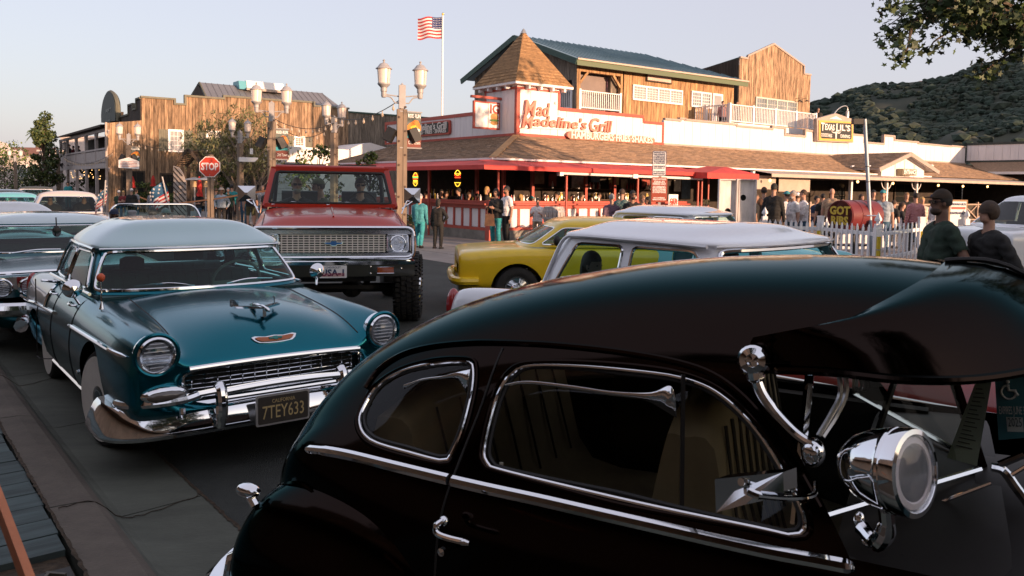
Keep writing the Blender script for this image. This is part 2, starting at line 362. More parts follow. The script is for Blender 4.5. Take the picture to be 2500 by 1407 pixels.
def board_row(parent, mat, axis, pos, u0, u1, zlo, zhi, w=.2, name='board', gap=.012, th=.03, face=-1, jit=.006, rs=None):
 """boards side by side: axis 'x' runs along x at y=pos, axis 'y' runs along y at x=pos; zlo/zhi numbers or functions of the coordinate"""
 rs = rs or random.Random(int(abs(u0*100+pos*7))); u = u0; zl = zlo if callable(zlo) else (lambda q: zlo); zh = zhi if callable(zhi) else (lambda q: zhi); out = []
 while u < u1-.02:
  e = min(u1, u+w*rs.uniform(.92, 1.08)); a, b = u+gap/2, e-gap/2; d = rs.uniform(0, jit); f0 = pos+face*(th+d); f1 = pos
  z = [zl(a), zl(b), zh(b), zh(a)]
  if min(z[2]-z[1], z[3]-z[0]) > .02:
   P = [(a, z[0]), (b, z[1]), (b, z[2]), (a, z[3])]
   V = [((p[0], f, p[1]) if axis == 'x' else (f, p[0], p[1])) for f in (f0, f1) for p in P]
   o = mesh(name, V, [(0, 1, 2, 3), (7, 6, 5, 4), (0, 4, 5, 1), (1, 5, 6, 2), (2, 6, 7, 3), (3, 7, 4, 0)], mat, parent); fixn(o.data); out.append(o)
  u = e
 return out
def bx(name, mat, parent, x0, x1, y0, y1, z0, z1): return MB().box(x0, x1, y0, y1, z0, z1).build(name, mat, parent)
def window(parent, axis, pos, u0, u1, z0, z1, nx, nz, frame=None, pane=None, fw=.09, face=-1, mull=1, bars=True):
 """framed window proud of the wall: frame, then for each of mull sashes a pane with its muntins"""
 frame = frame or WHITE; pane = pane or PANE; d = face
 def B(mb, a, b, p, q, lo, hi):
  lo, hi = pos+d*lo, pos+d*hi; lo, hi = min(lo, hi), max(lo, hi)
  return mb.box(a, b, lo, hi, p, q) if axis == 'x' else mb.box(lo, hi, a, b, p, q)
 mb = MB(); B(mb, u0-fw, u1+fw, z1, z1+fw, 0, .085); B(mb, u0-fw, u1+fw, z0-fw, z0, 0, .09); B(mb, u0-fw, u0, z0, z1, 0, .08); B(mb, u1, u1+fw, z0, z1, 0, .08)
 sw = (u1-u0)/mull
 for k in range(1, mull): B(mb, u0+k*sw-.05, u0+k*sw+.05, z0, z1, 0, .078)
 w = mb.build('window', frame, parent)
 for k in range(mull):
  a = u0+k*sw+(.05 if k else 0); b = u0+(k+1)*sw-(.05 if k < mull-1 else 0)
  B(MB(), a, b, z0, z1, .035, .045).build('pane', pane, w)
  if bars:
   mb = MB()
   for i in range(1, nx): c = a+(b-a)*i/nx; B(mb, c-.012, c+.012, z0, z1, .045, .06)
   for i in range(1, nz): c = z0+(z1-z0)*i/nz; B(mb, a, b, c-.012, c+.012, .046, .058)
   mb.build('muntins', frame, w)
 return w
def railing(parent, axis, pos, u0, u1, z0, h, mat, step=.13, th=.04, post=1.9, face=0):
 """white balustrade: rails, posts and single balusters"""
 def B(mb, a, b, lo, hi, p, q): return mb.box(a, b, lo, hi, p, q) if axis == 'x' else mb.box(lo, hi, a, b, p, q)
 B(MB(), u0, u1, pos-.06, pos+.06, z0+h-.05, z0+h).build('handrail', mat, parent); B(MB(), u0, u1, pos-.03, pos+.03, z0+.08, z0+.13).build('bottom_rail', mat, parent)
 n = max(1, round((u1-u0)/post))
 for i in range(n+1): c = u0+(u1-u0)*i/n; B(MB(), c-.06, c+.06, pos-.062, pos+.062, z0, z0+h+.06).build('post', mat, parent)
 k = int((u1-u0)/step); m0 = B(MB(), -.02, .02, -.02, .02, z0+.13, z0+h-.05); me = None
 for i in range(1, k):
  c = u0+(u1-u0)*i/k
  if me is None: o = m0.build('baluster', mat, parent); me = o.data
  else: o = inst('baluster', me, parent)
  o.location = (c, pos, 0) if axis == 'x' else (pos, c, 0)
def shingled(parent, A, B_, C, D, mat, row=.17, tab=.3, name='shingle_course', seed=1):
 """joined shingle tabs over the sloped quad A-B (eave) to D-C (ridge)"""
 A, B_, C, D = map(Vector, (A, B_, C, D)); rs = random.Random(seed); nrm = (B_-A).cross(D-A).normalized()
 if nrm.z < 0: nrm = -nrm
 H = (((D-A).length+(C-B_).length)/2); n = max(2, int(H/row)); V = []; F = []
 for j in range(n):
  t0, t1 = j/n, (j+1.25)/n; t1 = min(t1, 1)
  a, b = A.lerp(D, t0), B_.lerp(C, t0); a1, b1 = A.lerp(D, t1), B_.lerp(C, t1); L = (b-a).length; s = 0.0
  while s < L-.02:
   e = min(L, s+tab*rs.uniform(.6, 1.4)); f0, f1 = s/L, (e-.008)/L; up = .018+rs.uniform(0, .012); dn = rs.uniform(-.02, .02)/H
   p = [a.lerp(b, f0)+(a1-a)*dn, a.lerp(b, f1)+(a1-a)*dn, a1.lerp(b1, f1), a1.lerp(b1, f0)]; k = len(V)
   V += [p[0]+nrm*up, p[1]+nrm*up, p[2]+nrm*.004, p[3]+nrm*.004, p[0]-nrm*.01, p[1]-nrm*.01]; F += [(k, k+1, k+2, k+3), (k+4, k+5, k+1, k), (k+4, k, k+3), (k+5, k+2, k+1)]; s = e
 return tag(mesh(name, V, F, mat, parent), kind='stuff')
def step_fn(steps):
 def f(x):
  for xe, z in steps:
   if x <= xe+1e-6: return z
  return steps[-1][1]
 return f
def cap_steps(parent, axis, pos, u0, steps, mat, hw=.09, hz=.1, drop=None):
 """moulding that follows a stepped parapet"""
 mb = MB(); u = u0; pz = None
 for xe, z in steps:
  a, b = u-.05, xe+.05
  (mb.box(a, b, pos-hw, pos+hw, z, z+hz) if axis == 'x' else mb.box(pos-hw, pos+hw, a, b, z, z+hz))
  if pz is not None:
   lo, hi = min(pz, z), max(pz, z)+hz
   (mb.box(u-.06, u+.06, pos-hw+.003, pos+hw-.003, lo, hi-.003) if axis == 'x' else mb.box(pos-hw+.003, pos+hw-.003, u-.06, u+.06, lo, hi-.003))
  u = xe; pz = z
 return mb.build('parapet_cap', mat, parent)
# ---------------------------------------------------------------- the grill on the corner
def grill():
 a = 4.3
 b = frthing('grill_restaurant', 'white and red corner grill with shingled turret, brown shingle roof and red awning', 'restaurant', g)
 concb = M('concrete_base', (.2, .185, .16), rough=.9, var=.25, scale=3, bump=.2)
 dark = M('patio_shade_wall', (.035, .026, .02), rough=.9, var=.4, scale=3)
 flr = M('patio_floor', (.12, .09, .075), rough=.8, var=.2, scale=2)
 
 bx('patio_floor', flr, b, .02, 12.4, .02, 12, .0, .3)
 MB().box(-.06, 12.4, -.06, .16, 0, .318).box(-.06, .16, .161, 12, 0, .317).build('base_kerb', concb, b)
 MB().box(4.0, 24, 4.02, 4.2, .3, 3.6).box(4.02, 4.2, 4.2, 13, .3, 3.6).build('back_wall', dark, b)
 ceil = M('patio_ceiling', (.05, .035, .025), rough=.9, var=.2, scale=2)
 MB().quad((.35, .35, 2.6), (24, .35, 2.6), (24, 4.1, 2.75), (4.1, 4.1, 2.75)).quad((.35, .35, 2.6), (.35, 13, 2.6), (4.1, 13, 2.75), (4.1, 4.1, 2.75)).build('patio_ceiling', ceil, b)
 
 def counter(axis, u0, u1):
  def B(mb, p, q, lo, hi, z0, z1): return mb.box(p, q, lo, hi, z0, z1) if axis == 'x' else mb.box(lo, hi, p, q, z0, z1)
  n = round((u1-u0)/.52)
  for i in range(n):
   p = u0+(u1-u0)*i/n; q = u0+(u1-u0)*(i+1)/n
   B(MB(), p+.04, q-.04, .02, .06, .42, 1.03).build('counter_panel', WBOARD, b); B(MB(), p-.045, p+.045, -.02, .07, .4, 1.05).build('counter_stile', REDP, b)
  B(MB(), u0-.05, u1, -.035, .09, .318, .41).build('bottom_rail', REDP, b); B(MB(), u0-.05, u1, -.045, .1, 1.04, 1.16).build('top_rail', REDP, b)
  B(MB(), u0-.1, u1, -.22, .3, 1.165, 1.215).build('bar_ledge', REDP, b); B(MB(), u0-.06, u1, -.06, .12, 1.22, 1.3).build('bar_edge', REDP, b)
 counter('x', .12, 9.6); counter('y', .12, 11.4)
 MB().box(-.13, .1, -.13, .1, 0, 1.33).build('corner_post', REDP, b)
 def pole(x, y, z1=2.5, z0=0.0, r=.04): MB().tube([(x, y, z0), (x, y, z1)], r, 8).build('awning_pole', REDP, b, smooth=True)
 pole(.16, -.2, 2.5, 1.2)
 for px in (1382, 1556, 1703, 1712): x = g.ony(px, 500, -.5)[0]; pole(x, -.5)
 pole(g.ony(1728, 500, .3)[0], .3); pole(-.3, g.onx(1047, 500, -.3)[1], 2.5)
 
 xe = g.ony(1712, 430, -.9)[0]; ye = 12.2; mb = MB(); ns = 9
 for i in range(ns):
  p0 = -.9+(xe+.9)*i/ns; p1 = -.9+(xe+.9)*(i+1)/ns; q0 = max(.28, p0) if i else .28; sg = .03
  mid = (p0+p1)/2
  mb.add([(p0, -.9, 2.44), (mid, -.9, 2.425), (p1, -.9, 2.44), (p1 if i else p1, .28, 2.66), (mid, .28, 2.66-sg), (q0 if i == 0 else p0, .28, 2.66)], [(0, 1, 4, 5), (1, 2, 3, 4)])
  mb.add([(p0, -.9, 2.44), (mid, -.9, 2.425), (p1, -.9, 2.44), (p1, -.91, 2.3), (mid, -.905, 2.295), (p0, -.91, 2.3)], [(0, 1, 4, 5), (1, 2, 3, 4)])
 mb.build('awning', FABR, b)
 mb = MB(); ns = 10
 for i in range(ns):
  p0 = -.9+(ye+.9)*i/ns; p1 = -.9+(ye+.9)*(i+1)/ns; q0 = .28 if i == 0 else p0
  mb.add([(-.9, p0, 2.44), (-.9, p1, 2.44), (.28, p1, 2.66), (.28, q0, 2.66)], [(0, 1, 2, 3)]); mb.add([(-.9, p0, 2.44), (-.9, p1, 2.44), (-.91, p1, 2.3), (-.91, p0, 2.3)], [(0, 1, 2, 3)])
 mb.build('awning', FABR, b)
 c0, c1 = g.ony(1712, 425, -1.2)[0], g.ony(1838, 425, -1.2)[0]; cmid = (c0+c1)/2+.5
 MB().add([(c0, -1.5, 2.42), (c1, -1.5, 2.42), (cmid, -.7, 2.7), (cmid, .28, 2.74), (c0, .28, 2.5), (c1, .28, 2.5), (c0, -1.5, 2.2), (c1, -1.5, 2.2), (c0, .28, 2.2), (c1, .28, 2.2)], [(0, 1, 2), (0, 2, 3, 4), (1, 5, 3, 2), (0, 6, 7, 1), (0, 4, 8, 6), (1, 7, 9, 5)]).build('entry_canopy', FABR, b)
 
 MB().box(.18, 30, .18, .3, 2.655, 2.72).box(.18, .3, .301, 13, 2.654, 2.719).build('gutter', WHITE, b)
 e, r0, r1 = .25, 2.7, 3.82
 shingled(b, (e, e, r0), (43.5, e, r0), (43.5, a, r1), (a, a, r1), SHING, seed=2); shingled(b, (e, 13.5, r0), (e, e, r0), (a, a, r1), (a, 13.5, r1), SHING, seed=3)
 MB().quad((e, e, r0-.015), (43.5, e, r0-.015), (43.5, a, r1-.015), (a, a, r1-.015)).quad((e, 13.5, r0-.015), (e, e, r0-.015), (a, a, r1-.015), (a, 13.5, r1-.015)).build('roof_deck', SHING, b)
 mb = MB()
 for i in range(26):
  t = i/26; p = Vector((e, e, r0)).lerp(Vector((a, a, r1)), t); mb.T = Matrix.Translation(p) @ Matrix.Rotation(R(45), 4, 'Z') @ Matrix.Rotation(R(-11), 4, 'Y'); mb.box(-.02, .24, -.13, .13, .02, .05)
 tag(mb.build('hip_caps', SHINGT, b), kind='stuff')
 
 xs = 12.75
 ph = step_fn([(6.45, 5.72), (11.45, 5.0), (xs, 4.76)])
 bx('parapet_core', WBOARD, b, a+.0, xs, a+.0, a+.15, 3.7, 4.7)
 board_row(b, WBOARD, 'x', a, a+.12, 6.4, 3.9, 5.68, .5, 'board', .016); board_row(b, WBOARD, 'x', a, 6.42, 11.45, 3.9, 4.98, .49, 'board', .016); board_row(b, WBOARD, 'x', a, 11.45, xs-.05, 3.9, 4.74, .45, 'board', .016)
 board_row(b, WBOARD, 'y', a, a+.12, 6.4, 3.9, 5.68, .44, 'board', .016); board_row(b, WBOARD, 'y', a, 6.4, 15, 3.9, 4.8, .5, 'board', .016)
 MB().box(a, 6.4, a, a+.1, 3.8, 5.72).box(a, a+.1, a+.1, 6.4, 3.8, 5.72).box(a, a+.1, 6.4, 15.2, 3.8, 4.85).build('parapet_core', WBOARD, b)
 def trim(x0, x1, y0, y1, z0, z1): MB().box(x0, x1, y0, y1, z0, z1).build('red_trim', REDP, b)
 k = .06
 trim(a-k, xs+.06, a-k, a, 3.82, 3.92); trim(a-k, a, a, 15.2, 3.821, 3.921)
 trim(a-.07, a+.08, a-.07, a+.08, 3.93, 5.66); trim(6.38, 6.5, a-k, a+.05, 4.97, 5.66); trim(6.5, 11.45, a-k, a+.15, 4.95, 5.09); trim(11.4, 11.5, a-k-.002, a+.1, 4.76, 4.949); trim(11.5, xs+.06, a-k, a+.15, 4.72, 4.84); trim(xs-.05, xs+.06, a-k-.002, a+.1, 3.925, 4.719)
 trim(a-k, a+.1, 6.5, 15.2, 4.8, 4.95); trim(a-k, a+.05, 6.38, 6.5, 4.8, 5.66); trim(a-k-.002, 6.5, a-k-.002, a, 5.67, 5.76); trim(a-k-.002, a, a, 6.5, 5.671, 5.761); trim(a-k, a+.1, 15.2, 15.3, 3.82, 4.95)
 
 q0, q1 = a-.35, 6.95; zc = 5.77
 MB().box(q0, q1, q0, q1, zc+.06, zc+.16).box(a-.02, 6.5, a-.02, 6.5, 5.7, zc+.06).build('turret_eaves', WHITE, b)
 mb = MB()
 for i in range(4): c = a+.35+i*.62; mb.box(c, c+.1, q0+.06, a-.08, zc-.08, zc+.058); mb.box(q0+.06, a-.08, c, c+.1, zc-.08, zc+.058)
 mb.build('eave_bracket', WHITE, b)
 ap = Vector(((q0+q1)/2, (q0+q1)/2, 8.25)); zb = zc+.16
 flare = [(q0, zb), (q0+.42, zb+.16), (ap.x-.02, 8.25)]
 def faceq(s):
  rs = random.Random(5+s); rows = 15
  for j in range(rows):
   t0, t1 = j/rows, min(1, (j+1.15)/rows)
   def pt(t):
    z = zb+(8.22-zb)*t; ins = .45*min(1, t/.1)*0+(ap.x-q0)*(t**.93 if t > 0 else 0)*.985
    return ins, z
   i0, z0 = pt(t0); i1, z1 = pt(t1); L = (q1-q0)-2*i0; n = max(1, round(L/.27)); off = rs.uniform(-.1, .1)
   for k2 in range(n):
    f0 = max(0, (k2+off*(k2 > 0))/n); f1 = min(1, (k2+1+off*(k2 < n-1))/n)
    L1 = (q1-q0)-2*i1
    P = [(q0+i0+L*f0+.006, q0+i0-.03, z0), (q0+i0+L*f1-.006, q0+i0-.03, z0), (q0+i1+L1*f1, q0+i1, z1), (q0+i1+L1*f0, q0+i1, z1)]
    P2 = [(p[0], p[1]+.05, p[2]-.01) for p in P]; V = P+P2
    if s: V = [(v[1], v[0], v[2]) for v in V]
    o = mesh('shingle', V, [(0, 1, 2, 3), (4, 7, 6, 5), (0, 4, 5, 1), (1, 5, 6, 2), (2, 6, 7, 3), (3, 7, 4, 0)], SHINGT, b); fixn(o.data)
 faceq(0); faceq(1)
 MB().add([(q0+.02, q0+.02, zb), (q1, q0+.02, zb), (q1, q1, zb), (q0+.02, q1, zb), tuple(ap)], [(0, 1, 4), (1, 2, 4), (2, 3, 4), (3, 0, 4)]).build('turret_roof', SHINGT, b)
 MB().lathe([(.14, 0), (.06, .16), (.0, .22)], 8, o=(ap.x, ap.y, 8.14)).build('finial', M('zinc', (.35, .36, .36), rough=.4, metal=.6), b, smooth=True)
 
 MB().box(6.2, 6.3, a-.12, a-.03, 5.2, 5.3).build('camera_dome', WHITE, b)
 for px in (1230, 1300, 1430, 1500, 1620): x = g.ony(px, 450, 2.6)[0]; MB().box(x-.06, x+.06, 2.55, 2.67, .3, 2.62).build('inner_post', REDP, b)
 for py_ in (4.6, 8.2): MB().box(2.55, 2.67, py_-.06, py_+.06, .3, 2.62).build('inner_post', REDP, b)
 
 shelf = M('shelf_wood', (.09, .045, .025), rough=.7)
 MB().box(5.5, 12, 3.5, 3.95, 1.25, 1.3).box(5.5, 12, 3.6, 3.95, 1.7, 1.74).box(3.5, 3.95, 5, 12, 1.3, 1.35).build('back_shelf', shelf, b)
 return b
GRILL = grill()
# letters and signs of the grill
def grill_signs():
 a = 4.3; salmon = M('salmon_letter', (.56, .2, .14), rough=.5, var=.1, scale=5); cream = M('sign_cream', (.72, .66, .6), rough=.5, var=.06, scale=5); darkg = M('sign_dark_green', (.03, .035, .03), rough=.5, var=.2, scale=6)
 
 t = frthing('raised_letter_sign', 'large slanted salmon lettering reading Mad Madeline\'s Grill on the white turret wall', 'sign', g)
 back = M('letter_backing', (.82, .78, .78), rough=.6)
 P = [(1266, 312), (1285, 247), (1345, 250), (1345, 283), (1495, 300), (1493, 322)]
 Q = [g.ony(x, y, a-.06) for x, y in P]; MB().prism([(q[0], q[2]) for q in Q], a-.1, a-.045).build('backing', back, t)
 def ln(s, x0, x1, y0, y1, size, nm='letters', shear=.18, yy=None):
  l = g.ony(x0, (y0+y1)/2, a-.2); r = g.ony(x1, (y0+y1)/2, a-.2); c = ((l[0]+r[0])/2, a-.14, (l[2]+r[2])/2)
  o = text(nm, s, salmon, t, size, c, ext=.05, off=.012, shear=shear); d = o.dimensions.x
  bpy.context.view_layer.update(); d = max(.01, o.dimensions.x); o.scale = ((r[0]-l[0])/d, 1, 1); return o
 ln('M', 1279, 1308, 251, 284, .96); ln('ad', 1310, 1342, 258, 281, .78)
 ln('M', 1273, 1302, 288, 310, .74); ln('adeline\'s', 1303, 1433, 295, 307, .62); ln('G', 1438, 1462, 298, 316, .8); ln('rill', 1463, 1494, 302, 318, .7)
 t = frthing('burger_bar_sign', 'long salmon plank sign reading HAMBURGERS FRIES SHAKES below the big lettering', 'sign', g)
 x0 = g.ony(1385, 330, a-.2)[0]; x1 = g.ony(1598, 345, a-.2)[0]; z0, z1 = g.ony(1400, 340, a-.2)[2], g.ony(1400, 321, a-.2)[2]
 MB().prism(roundp([(x0+.15, z0), (x1-.15, z0), (x1, z0+.1), (x1, z1-.1), (x1-.15, z1), (x0+.15, z1), (x0, z1-.1), (x0, z0+.1)], .03, 2), a-.22, a-.1).build('board', salmon, t)
 o = text('letters', 'HAMBURGERS·FRIES·SHAKES', cream, t, .4, ((x0+x1)/2, a-.24, (z0+z1)/2), ext=.015, off=.012); bpy.context.view_layer.update(); o.scale.x = (x1-x0-.35)/o.dimensions.x
 
 t = frthing('grill_side_sign', 'dark green sign reading Mad Madeline\'s Grill on the left white wall behind the banner', 'sign', g)
 y1 = g.onx(1100, 310, a-.1)[1]; y0 = g.onx(985, 310, a-.1)[1]; z0 = g.onx(1100, 328, a-.1)[2]; z1 = g.onx(1100, 293, a-.1)[2]; lo, hi = min(y0, y1), max(y0, y1)
 MB().prism(roundp([(lo, z0), (hi, z0), (hi, z1), (lo, z1)], .12, 2), a-.16, a-.06, ax=0).build('frame', REDP, t)
 MB().prism(roundp([(lo+.08, z0+.08), (hi-.08, z0+.08), (hi-.08, z1-.08), (lo+.08, z1-.08)], .1, 2), a-.18, a-.15, ax=0).build('board', darkg, t)
 rot = (R(90), 0, R(-90))
 o = text('letters', 'Mad Madeline\'s Grill', cream, t, .42, (a-.19, (lo+hi)/2, z0+(z1-z0)*.64), rot, ext=.008, off=.008); bpy.context.view_layer.update(); o.scale.x = (hi-lo-.4)/max(o.dimensions[:2])
 o = text('letters', 'HAMBURGERS · FRIES · SHAKES', cream, t, .26, (a-.19, (lo+hi)/2, z0+(z1-z0)*.27), rot, ext=.008, off=.006); bpy.context.view_layer.update(); o.scale.x = (hi-lo-.5)/max(o.dimensions[:2])
 
 t = frthing('hanging_sign', 'white hanging sign with red frame and burger picture under a red beam', 'sign', g)
 Yb = a-.05; yc = g.onx(1185, 280, a-.8)[1]
 l, r = g.ony(1153, 245, yc), g.ony(1221, 245, yc); bz = l[2]
 MB().box(g.ony(1150, 237, yc)[0], r[0]+.1, yc-.06, yc+.06, g.ony(1150, 238, yc)[2], g.ony(1150, 232, yc)[2]).build('beam', REDP, t)
 zt, zb = g.ony(1160, 246, yc)[2], g.ony(1160, 314, yc)[2]; xl, xm, xr = g.ony(1155, 280, yc)[0], g.ony(1189, 280, yc)[0], g.ony(1219, 280, yc)[0]
 MB().box(xl, xr, yc-.05, yc+.05, zb, zt).build('frame', REDP, t); MB().box(xl+.07, xm, yc-.062, yc-.05, zb+.07, zt-.07).box(xm+.03, xr-.07, yc-.06, yc-.05, zb+.07, zt-.07).build('panel', M('sign_white', (.8, .78, .76), rough=.4, var=.04, scale=4), t)
 text('letters', 'IG', M('deep_red_letter', (.3, .03, .02), rough=.5), t, .5, ((xm+xr)/2+.02, yc-.07, zt-.3), ext=.006, off=.015)
 bun = M('bun', (.5, .25, .07), rough=.6); let = M('lettuce', (.12, .25, .05), rough=.6)
 cx = (xm+xr)/2+.02; cz = zb+.42
 MB().ell((cx, yc-.06, cz+.08), .2, .012, .16).build('picture_bun', bun, t, smooth=True); MB().ell((cx, yc-.062, cz-.05), .24, .012, .05).build('picture_filling', let, t, smooth=True); MB().ell((cx, yc-.06, cz-.15), .2, .012, .09).build('picture_bun', bun, t, smooth=True)
 
 ny = M('neon_yellow', (1, .55, .04), emit=1.6); nr = M('neon_red', (1, .06, .02), emit=1.4); ng = M('neon_green', (.1, 1, .15), emit=1.2)
 def neon(name, label, px, py, X, parts):
  y = g.onx(px, py, X)[1]; z = g.onx(px, py, X)[2]; t = thing(name, label, 'neon sign', g.w(X, y, z), 37-90)
  for nm, m, pts, cl in parts: MB().tube([(-p[0], 0, p[1]) for p in pts], .013, 6, closed=cl).build(nm, m, t, smooth=True)
  bx('mount', M('neon_mount', (.02, .02, .02), rough=.5), t, -.22, .22, .03, .05, -.3, .3)
 def arcp(w, h, z, n=8, up=1): return [(-w+2*w*i/n, z+up*h*math.sin(math.pi*i/n)) for i in range(n+1)]
 wig = lambda w, z, h: [(-w+2*w*i/12, z+h*(1 if i % 2 else -1)) for i in range(13)]
 neon('neon_burger', 'neon burger outline glowing yellow, green and red behind the left counter', 1014, 437, 3.2, [('top_bun', ny, arcp(.22, .18, .1), True), ('filling', nr, wig(.18, .18, .02), False), ('lettuce', ng, wig(.22, .06, .015), False), ('patty', nr, [(-.22, .0), (.22, .0)], False), ('cheese', ny, wig(.18, -.09, .03), False), ('bottom_bun', ny, arcp(.2, -.14, -.18), True)])
 neon('neon_hot_dog', 'neon hot dog outline in yellow and red behind the counter corner', 1117, 437, 3.2, [('top_bun', ny, arcp(.22, .14, .22), True), ('sausage', nr, arcp(.23, .08, .14), False), ('sausage', nr, wig(.2, .06, .02), False), ('mustard', ny, arcp(.18, -.05, .2), False), ('bottom_bun', ny, arcp(.22, -.16, -.16), True)])
 
 t = frthing('roller_shade', 'long white roller shade tube below the red awning edge', 'shade', g)
 w0, w1 = g.ony(1368, 423, -.75), g.ony(1714, 437, -.75); MB().tube([w0, w1], .05, 8).build('tube', WHITE, t, smooth=True)
 MB().box(w0[0]-.08, w0[0]+.08, -.83, -.67, w0[2]-.09, w0[2]+.09).build('end_cap', WHITE, t); m1 = g.ony(1548, 429, -.75); MB().box(m1[0]-.12, m1[0]+.12, -.835, -.665, m1[2]-.1, m1[2]+.1).build('joint_box', WHITE, t)
grill_signs()
def patio_bits():
 rs = random.Random(12); me = None; cols = [M('bottle_red', (.4, .03, .02), rough=.3), M('bottle_yellow', (.6, .4, .03), rough=.3), M('bottle_white', (.6, .58, .55), rough=.3), M('bottle_dark', (.03, .02, .015), rough=.2)]; ms = []
 for c in cols: o = MB().lathe([(.03, 0), (.032, .12), (.014, .16), (.012, .2), (0, .205)], 8).build('sauce_bottle', c, None, smooth=True); ms.append(o.data); bpy.data.objects.remove(o)
 for i in range(64):
  left = i < 26; u = rs.uniform(.6, 9.0); x, y = (rs.uniform(.02, .2), u) if left else (u, rs.uniform(.02, .2)); o = inst('sauce_bottle', ms[i % 4], None, g.w(x, y, 1.216 if (x > .13 or left and x > .13) else 1.3)); 
  if not left: o.location.z = 1.216 if y > .13 else 1.3
  tag(o, ['red sauce bottle standing on the red counter ledge', 'yellow mustard bottle standing on the red counter ledge', 'white condiment bottle standing on the red counter ledge', 'dark bottle standing on the red counter ledge'][i % 4], 'bottle', 'bottles along the red counter')
 for i in range(70):
  sh = i < 46; o = inst('sauce_bottle', ms[(i*7) % 4], None, g.w(rs.uniform(5.6, 11.8), 3.7, 1.301 if i % 2 else 1.741) if sh else g.w(3.72, rs.uniform(5.2, 11.8), 1.351)); o.scale = (1.3, 1.3, 1.4); tag(o, ['red', 'dark', 'white', 'yellow'][i % 4]+(' bottle on the back shelf of the right patio' if sh else ' bottle on the back shelf of the left patio'), 'bottle', 'bottles on the patio back shelves')
 pc = [((.35, .25, .15), 'tan'), ((.3, .05, .03), 'dark red'), ((.5, .47, .42), 'cream'), ((.06, .1, .14), 'blue grey'), ((.4, .3, .08), 'ochre')]
 for i, (px, py, w_, h_) in enumerate(((1318, 428, .5, .7), (1350, 440, .4, .5), (1412, 445, .7, .5), (1455, 428, .5, .6), (1500, 440, .6, .4), (1525, 455, .4, .6), (1578, 445, .5, .5), (1655, 452, .45, .6), (1676, 462, .6, .9))):
  q = g.ony(px, py, 3.9); c, n = pc[i % 5]; t = frthing('wall_poster', '%s framed poster on the dark patio wall, %s' % (n, ['nearest the corner', 'second from the corner', 'third from the corner', 'fourth from the corner', 'middle of the row', 'sixth from the corner', 'left of the parking sign', 'right of the parking sign', 'lowest by the entry canopy'][i]), 'poster', g, 'posters on the patio wall'); bx('frame', WOODD, t, q[0]-w_/2-.04, q[0]+w_/2+.04, 3.93, 3.98, q[2]-h_/2-.04, q[2]+h_/2+.04); bx('print', M('poster_'+n.replace(' ', '_'), c, rough=.6, var=.4, scale=5), t, q[0]-w_/2, q[0]+w_/2, 3.92, 3.931, q[2]-h_/2, q[2]+h_/2)
 t = frthing('joint_sign', 'white board with red letters GER and OINT behind the parking sign', 'sign', g); q, r = g.ony(1632, 475, -.6), g.ony(1654, 500, -.6); bx('board', WHITE, t, q[0], r[0], -.62, -.58, .2, q[2])
 for s_, fz in (('GER', .72), ('OINT', .52)): o = text('letters', s_, REDP, t, .26, ((q[0]+r[0])/2, -.625, r[2]-.15+(q[2]-r[2])*fz), off=.012); bpy.context.view_layer.update(); o.scale.x = (r[0]-q[0]-.06)/o.dimensions.x
 p = atY(2338, 510, 22.6); t = thing('entrance_board', 'framed white entrance board behind the large man in green', 'sign', (p[0], 22.6, 0)); z1, z0 = atY(2338, 488, 22.6)[2], atY(2338, 535, 22.6)[2]; bx('frame', M('tan_frame', (.3, .17, .08), rough=.6), t, -.26, .26, -.03, .03, 0, z1); bx('face', WHITE, t, -.22, .22, -.036, -.03, z0-.2, z1-.05); bx('red_band', REDP, t, -.2, .2, -.04, -.036, z1-.27, z1-.2); text('letters', 'TEXAS LIL\'S', M('navy_ink', (.03, .04, .1), rough=.6), t, .08, (0, -.042, z1-.13), off=.003); text('letters', 'ENTRANCE', MATS['navy_ink'], t, .085, (0, -.042, z1-.38), off=.003)
patio_bits()
